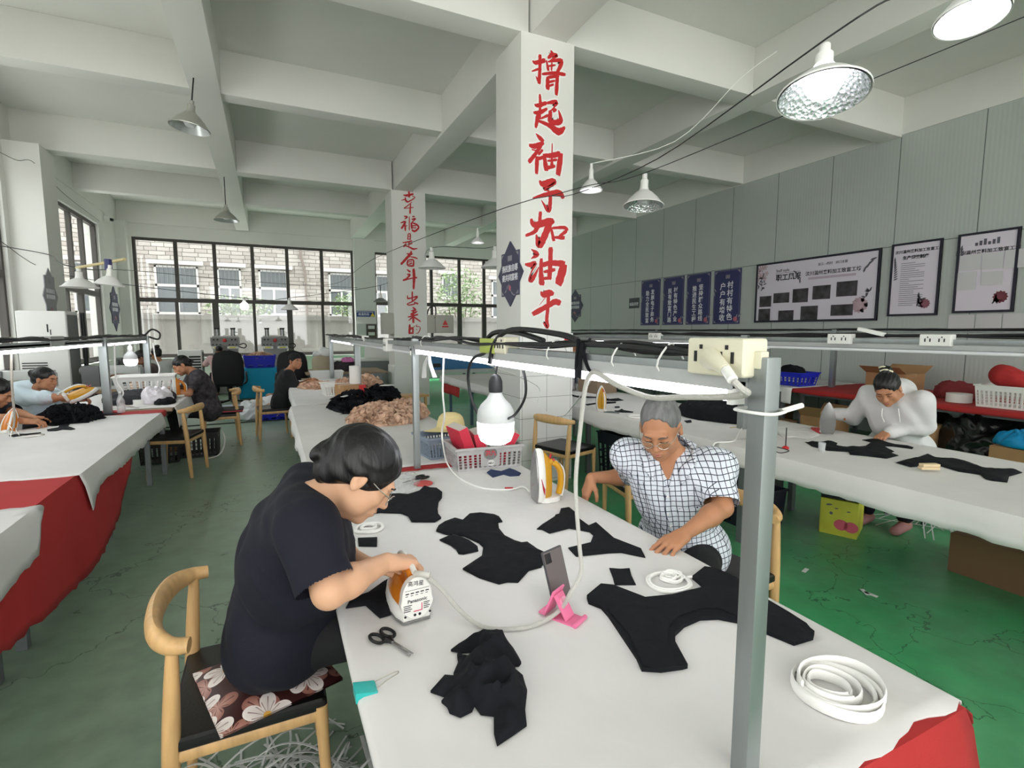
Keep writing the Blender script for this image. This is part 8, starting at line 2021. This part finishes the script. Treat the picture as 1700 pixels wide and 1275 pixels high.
# wooden stool near the second column
sl = thing('wooden_stool', 'small wooden stool beside the second column', 'stool', (1.75, 6.9, 0), .2)
MB().bx(-.18, .18, -.14, .14, .68, .71).build('seat', WOOD, sl, bevel=.005)
for x in (-.14, .14):
    for y in (-.1, .1): MB().bx(x - .015, x + .015, y - .015, y + .015, 0, .68).build('leg', WOOD, sl)
# ================================================================ straps and scraps on the floor
rnd = random.Random(12)
STRAP = mat('white_strap', (214, 216, 214), .6)
def straps(label, c, n, R, seed, zmax=.14, name='strap_pile', flat=False, w=.0055):
    rnd = random.Random(seed); mb = MB()
    for k in range(n):
        a = rnd.uniform(0, 2 * PI); r = rnd.uniform(.3, 1) * R
        p = V3((c[0] + rnd.uniform(-.5, .5) * R[0] if False else c[0] + rnd.gauss(0, .35) * R, c[1] + rnd.gauss(0, .35) * R, 0))
        d = V3((math.cos(a), math.sin(a), 0)); s = V3((-d.y, d.x, 0)); L = rnd.uniform(.5, 1.2) * R; bend = rnd.uniform(-.5, .5) * L
        top = 0 if flat else rnd.uniform(0, zmax)
        pts = [p + d * (t - .5) * L * 2 + s * bend * (4 * t * (1 - t)) + V3((0, 0, .004 + top * 4 * t * (1 - t) + .002 * k / n)) for t in (0, .25, .5, .75, 1)]
        mb.tube(pts, w, n=4, sub=4, ry=.0012)
    return tag(mb.build(name, STRAP), label, 'straps', None, 'stuff')
straps('tangle of white plastic straps under the foreground table edge', (.02, 1.62, 0), 46, .26, 5, .2)
straps('white straps strewn under the foreground chair', (-.08, 1.85, 0), 30, .24, 6, .08)
straps('white straps scattered on the floor beside the near column', (2.15, 3.15, 0), 26, .36, 7, .02)
straps('white straps behind the feet of the hoodie woman', (4.9, 2.2, 0), 22, .34, 8, .1)
for k, (u, v) in enumerate(((1337, 947), (1436, 983), (1446, 987))):
    p = at_z(u, v, .001)
    tag(MB().bx(-.035, .035, -.012, .012, 0, .002, M=T(*p) @ RZ(.3 + k * .7)).build('paper_scrap', PAPER), ['white paper scrap on the green floor nearest the post', 'curled white scrap on the green floor', 'white scrap touching the curled one on the green floor'][k], 'scrap', 'white scraps on the green floor')
p = at_z(608, 1262, .001)
tag(MB().tube([p + V3(q) for q in ((0, .1, .02), (.0, .0, .04), (.01, -.12, .02))], .009, n=5, ry=.002, sub=4).build('white_strap', STRAP), 'single white strap at the bottom edge under the table', 'strap')
# ================================================================ cushion under the woman in navy
def floral_material():
    m = mat('floral_satin', (66, 28, 28), .42)
    N, L, b = nodes_of(m); tc = N.new('ShaderNodeTexCoord')
    def M_(op, *ins):
        n = N.new('ShaderNodeMath'); n.operation = op
        for i, v in enumerate(ins):
            if isinstance(v, (int, float)): n.inputs[i].default_value = v
            else: L.new(v, n.inputs[i])
        return n.outputs[0]
    def flowers(scale, shift, petals, R0, R1):
        mp = N.new('ShaderNodeMapping'); mp.inputs['Location'].default_value = (shift, shift * .6, 0); mp.inputs['Scale'].default_value = (1, 1, 0)
        vo = N.new('ShaderNodeTexVoronoi'); vo.voronoi_dimensions = '2D'; vo.inputs['Scale'].default_value = scale; vo.inputs['Randomness'].default_value = .7
        L.new(tc.outputs['Object'], mp.inputs['Vector']); L.new(mp.outputs['Vector'], vo.inputs['Vector'])
        sb = N.new('ShaderNodeVectorMath'); sb.operation = 'SUBTRACT'; L.new(mp.outputs['Vector'], sb.inputs[0]); L.new(vo.outputs['Position'], sb.inputs[1])
        sx = N.new('ShaderNodeSeparateXYZ'); L.new(sb.outputs[0], sx.inputs[0])
        th = M_('ARCTAN2', sx.outputs['Y'], sx.outputs['X'])
        pt = M_('ABSOLUTE', M_('COSINE', M_('MULTIPLY', th, petals / 2)))
        rad = M_('MULTIPLY_ADD', M_('POWER', pt, .6), R1, R0)
        inside = M_('LESS_THAN', vo.outputs['Distance'], rad)
        edge = M_('DIVIDE', vo.outputs['Distance'], rad)
        vein = M_('MULTIPLY', M_('GREATER_THAN', M_('COSINE', M_('MULTIPLY', th, petals * 3.0)), .86), M_('LESS_THAN', edge, .8))
        heart = M_('LESS_THAN', vo.outputs['Distance'], R0 * .55)
        return inside, edge, vein, heart
    def mix(f, a, bcol):
        n = N.new('ShaderNodeMix'); n.data_type = 'RGBA'; L.new(f, n.inputs['Factor'])
        for i, v in ((6, a), (7, bcol)):
            if isinstance(v, tuple): n.inputs[i].default_value = v
            else: L.new(v, n.inputs[i])
        return n.outputs[2]
    i1, e1, v1, h1 = flowers(6.2, .13, 5, .16, .34)
    i2, e2, v2, h2 = flowers(7.4, 1.71, 3, .08, .40)
    leafc = mix(v2, mix(e2, rgb(196, 150, 136), rgb(150, 98, 86)), rgb(96, 56, 50))
    pet = mix(h1, mix(v1, mix(e1, rgb(196, 182, 176), rgb(238, 228, 222)), rgb(150, 126, 120)), rgb(206, 156, 70))
    L.new(mix(i1, mix(i2, rgb(58, 26, 26), leafc), pet), b.inputs['Base Color'])
    return m
cs = MB()
def cush(u, v):
    x, y = (u * 2 - 1) * .2, (v * 2 - 1) * .2
    e = (1 - abs(u * 2 - 1) ** 3) * (1 - abs(v * 2 - 1) ** 3)
    return V3((x * (1 + .03 * (1 - e)), y * (1 + .03 * (1 - e)), .006 + .036 * e - .016 * math.exp(-((x - .02) ** 2 + (y + .0) ** 2) / .012)))
cs.grid(cush, 22, 22); cs.grid(lambda u, v: V3(((u * 2 - 1) * .2 * (1 + .03 * (1 - (1 - abs(u * 2 - 1) ** 3) * (1 - abs(v * 2 - 1) ** 3))), (v * 2 - 1) * .2 * (1 + .03 * (1 - (1 - abs(u * 2 - 1) ** 3) * (1 - abs(v * 2 - 1) ** 3))), .0)), 22, 22)
co = tag(cs.build('chair_cushion', floral_material(), None, angle=180), 'brown satin cushion with pale flowers under the woman in navy', 'cushion')
co.location = (-.055, 1.745, .458); co.rotation_euler = (0, 0, .3); co.scale = (.86, .86, 1)
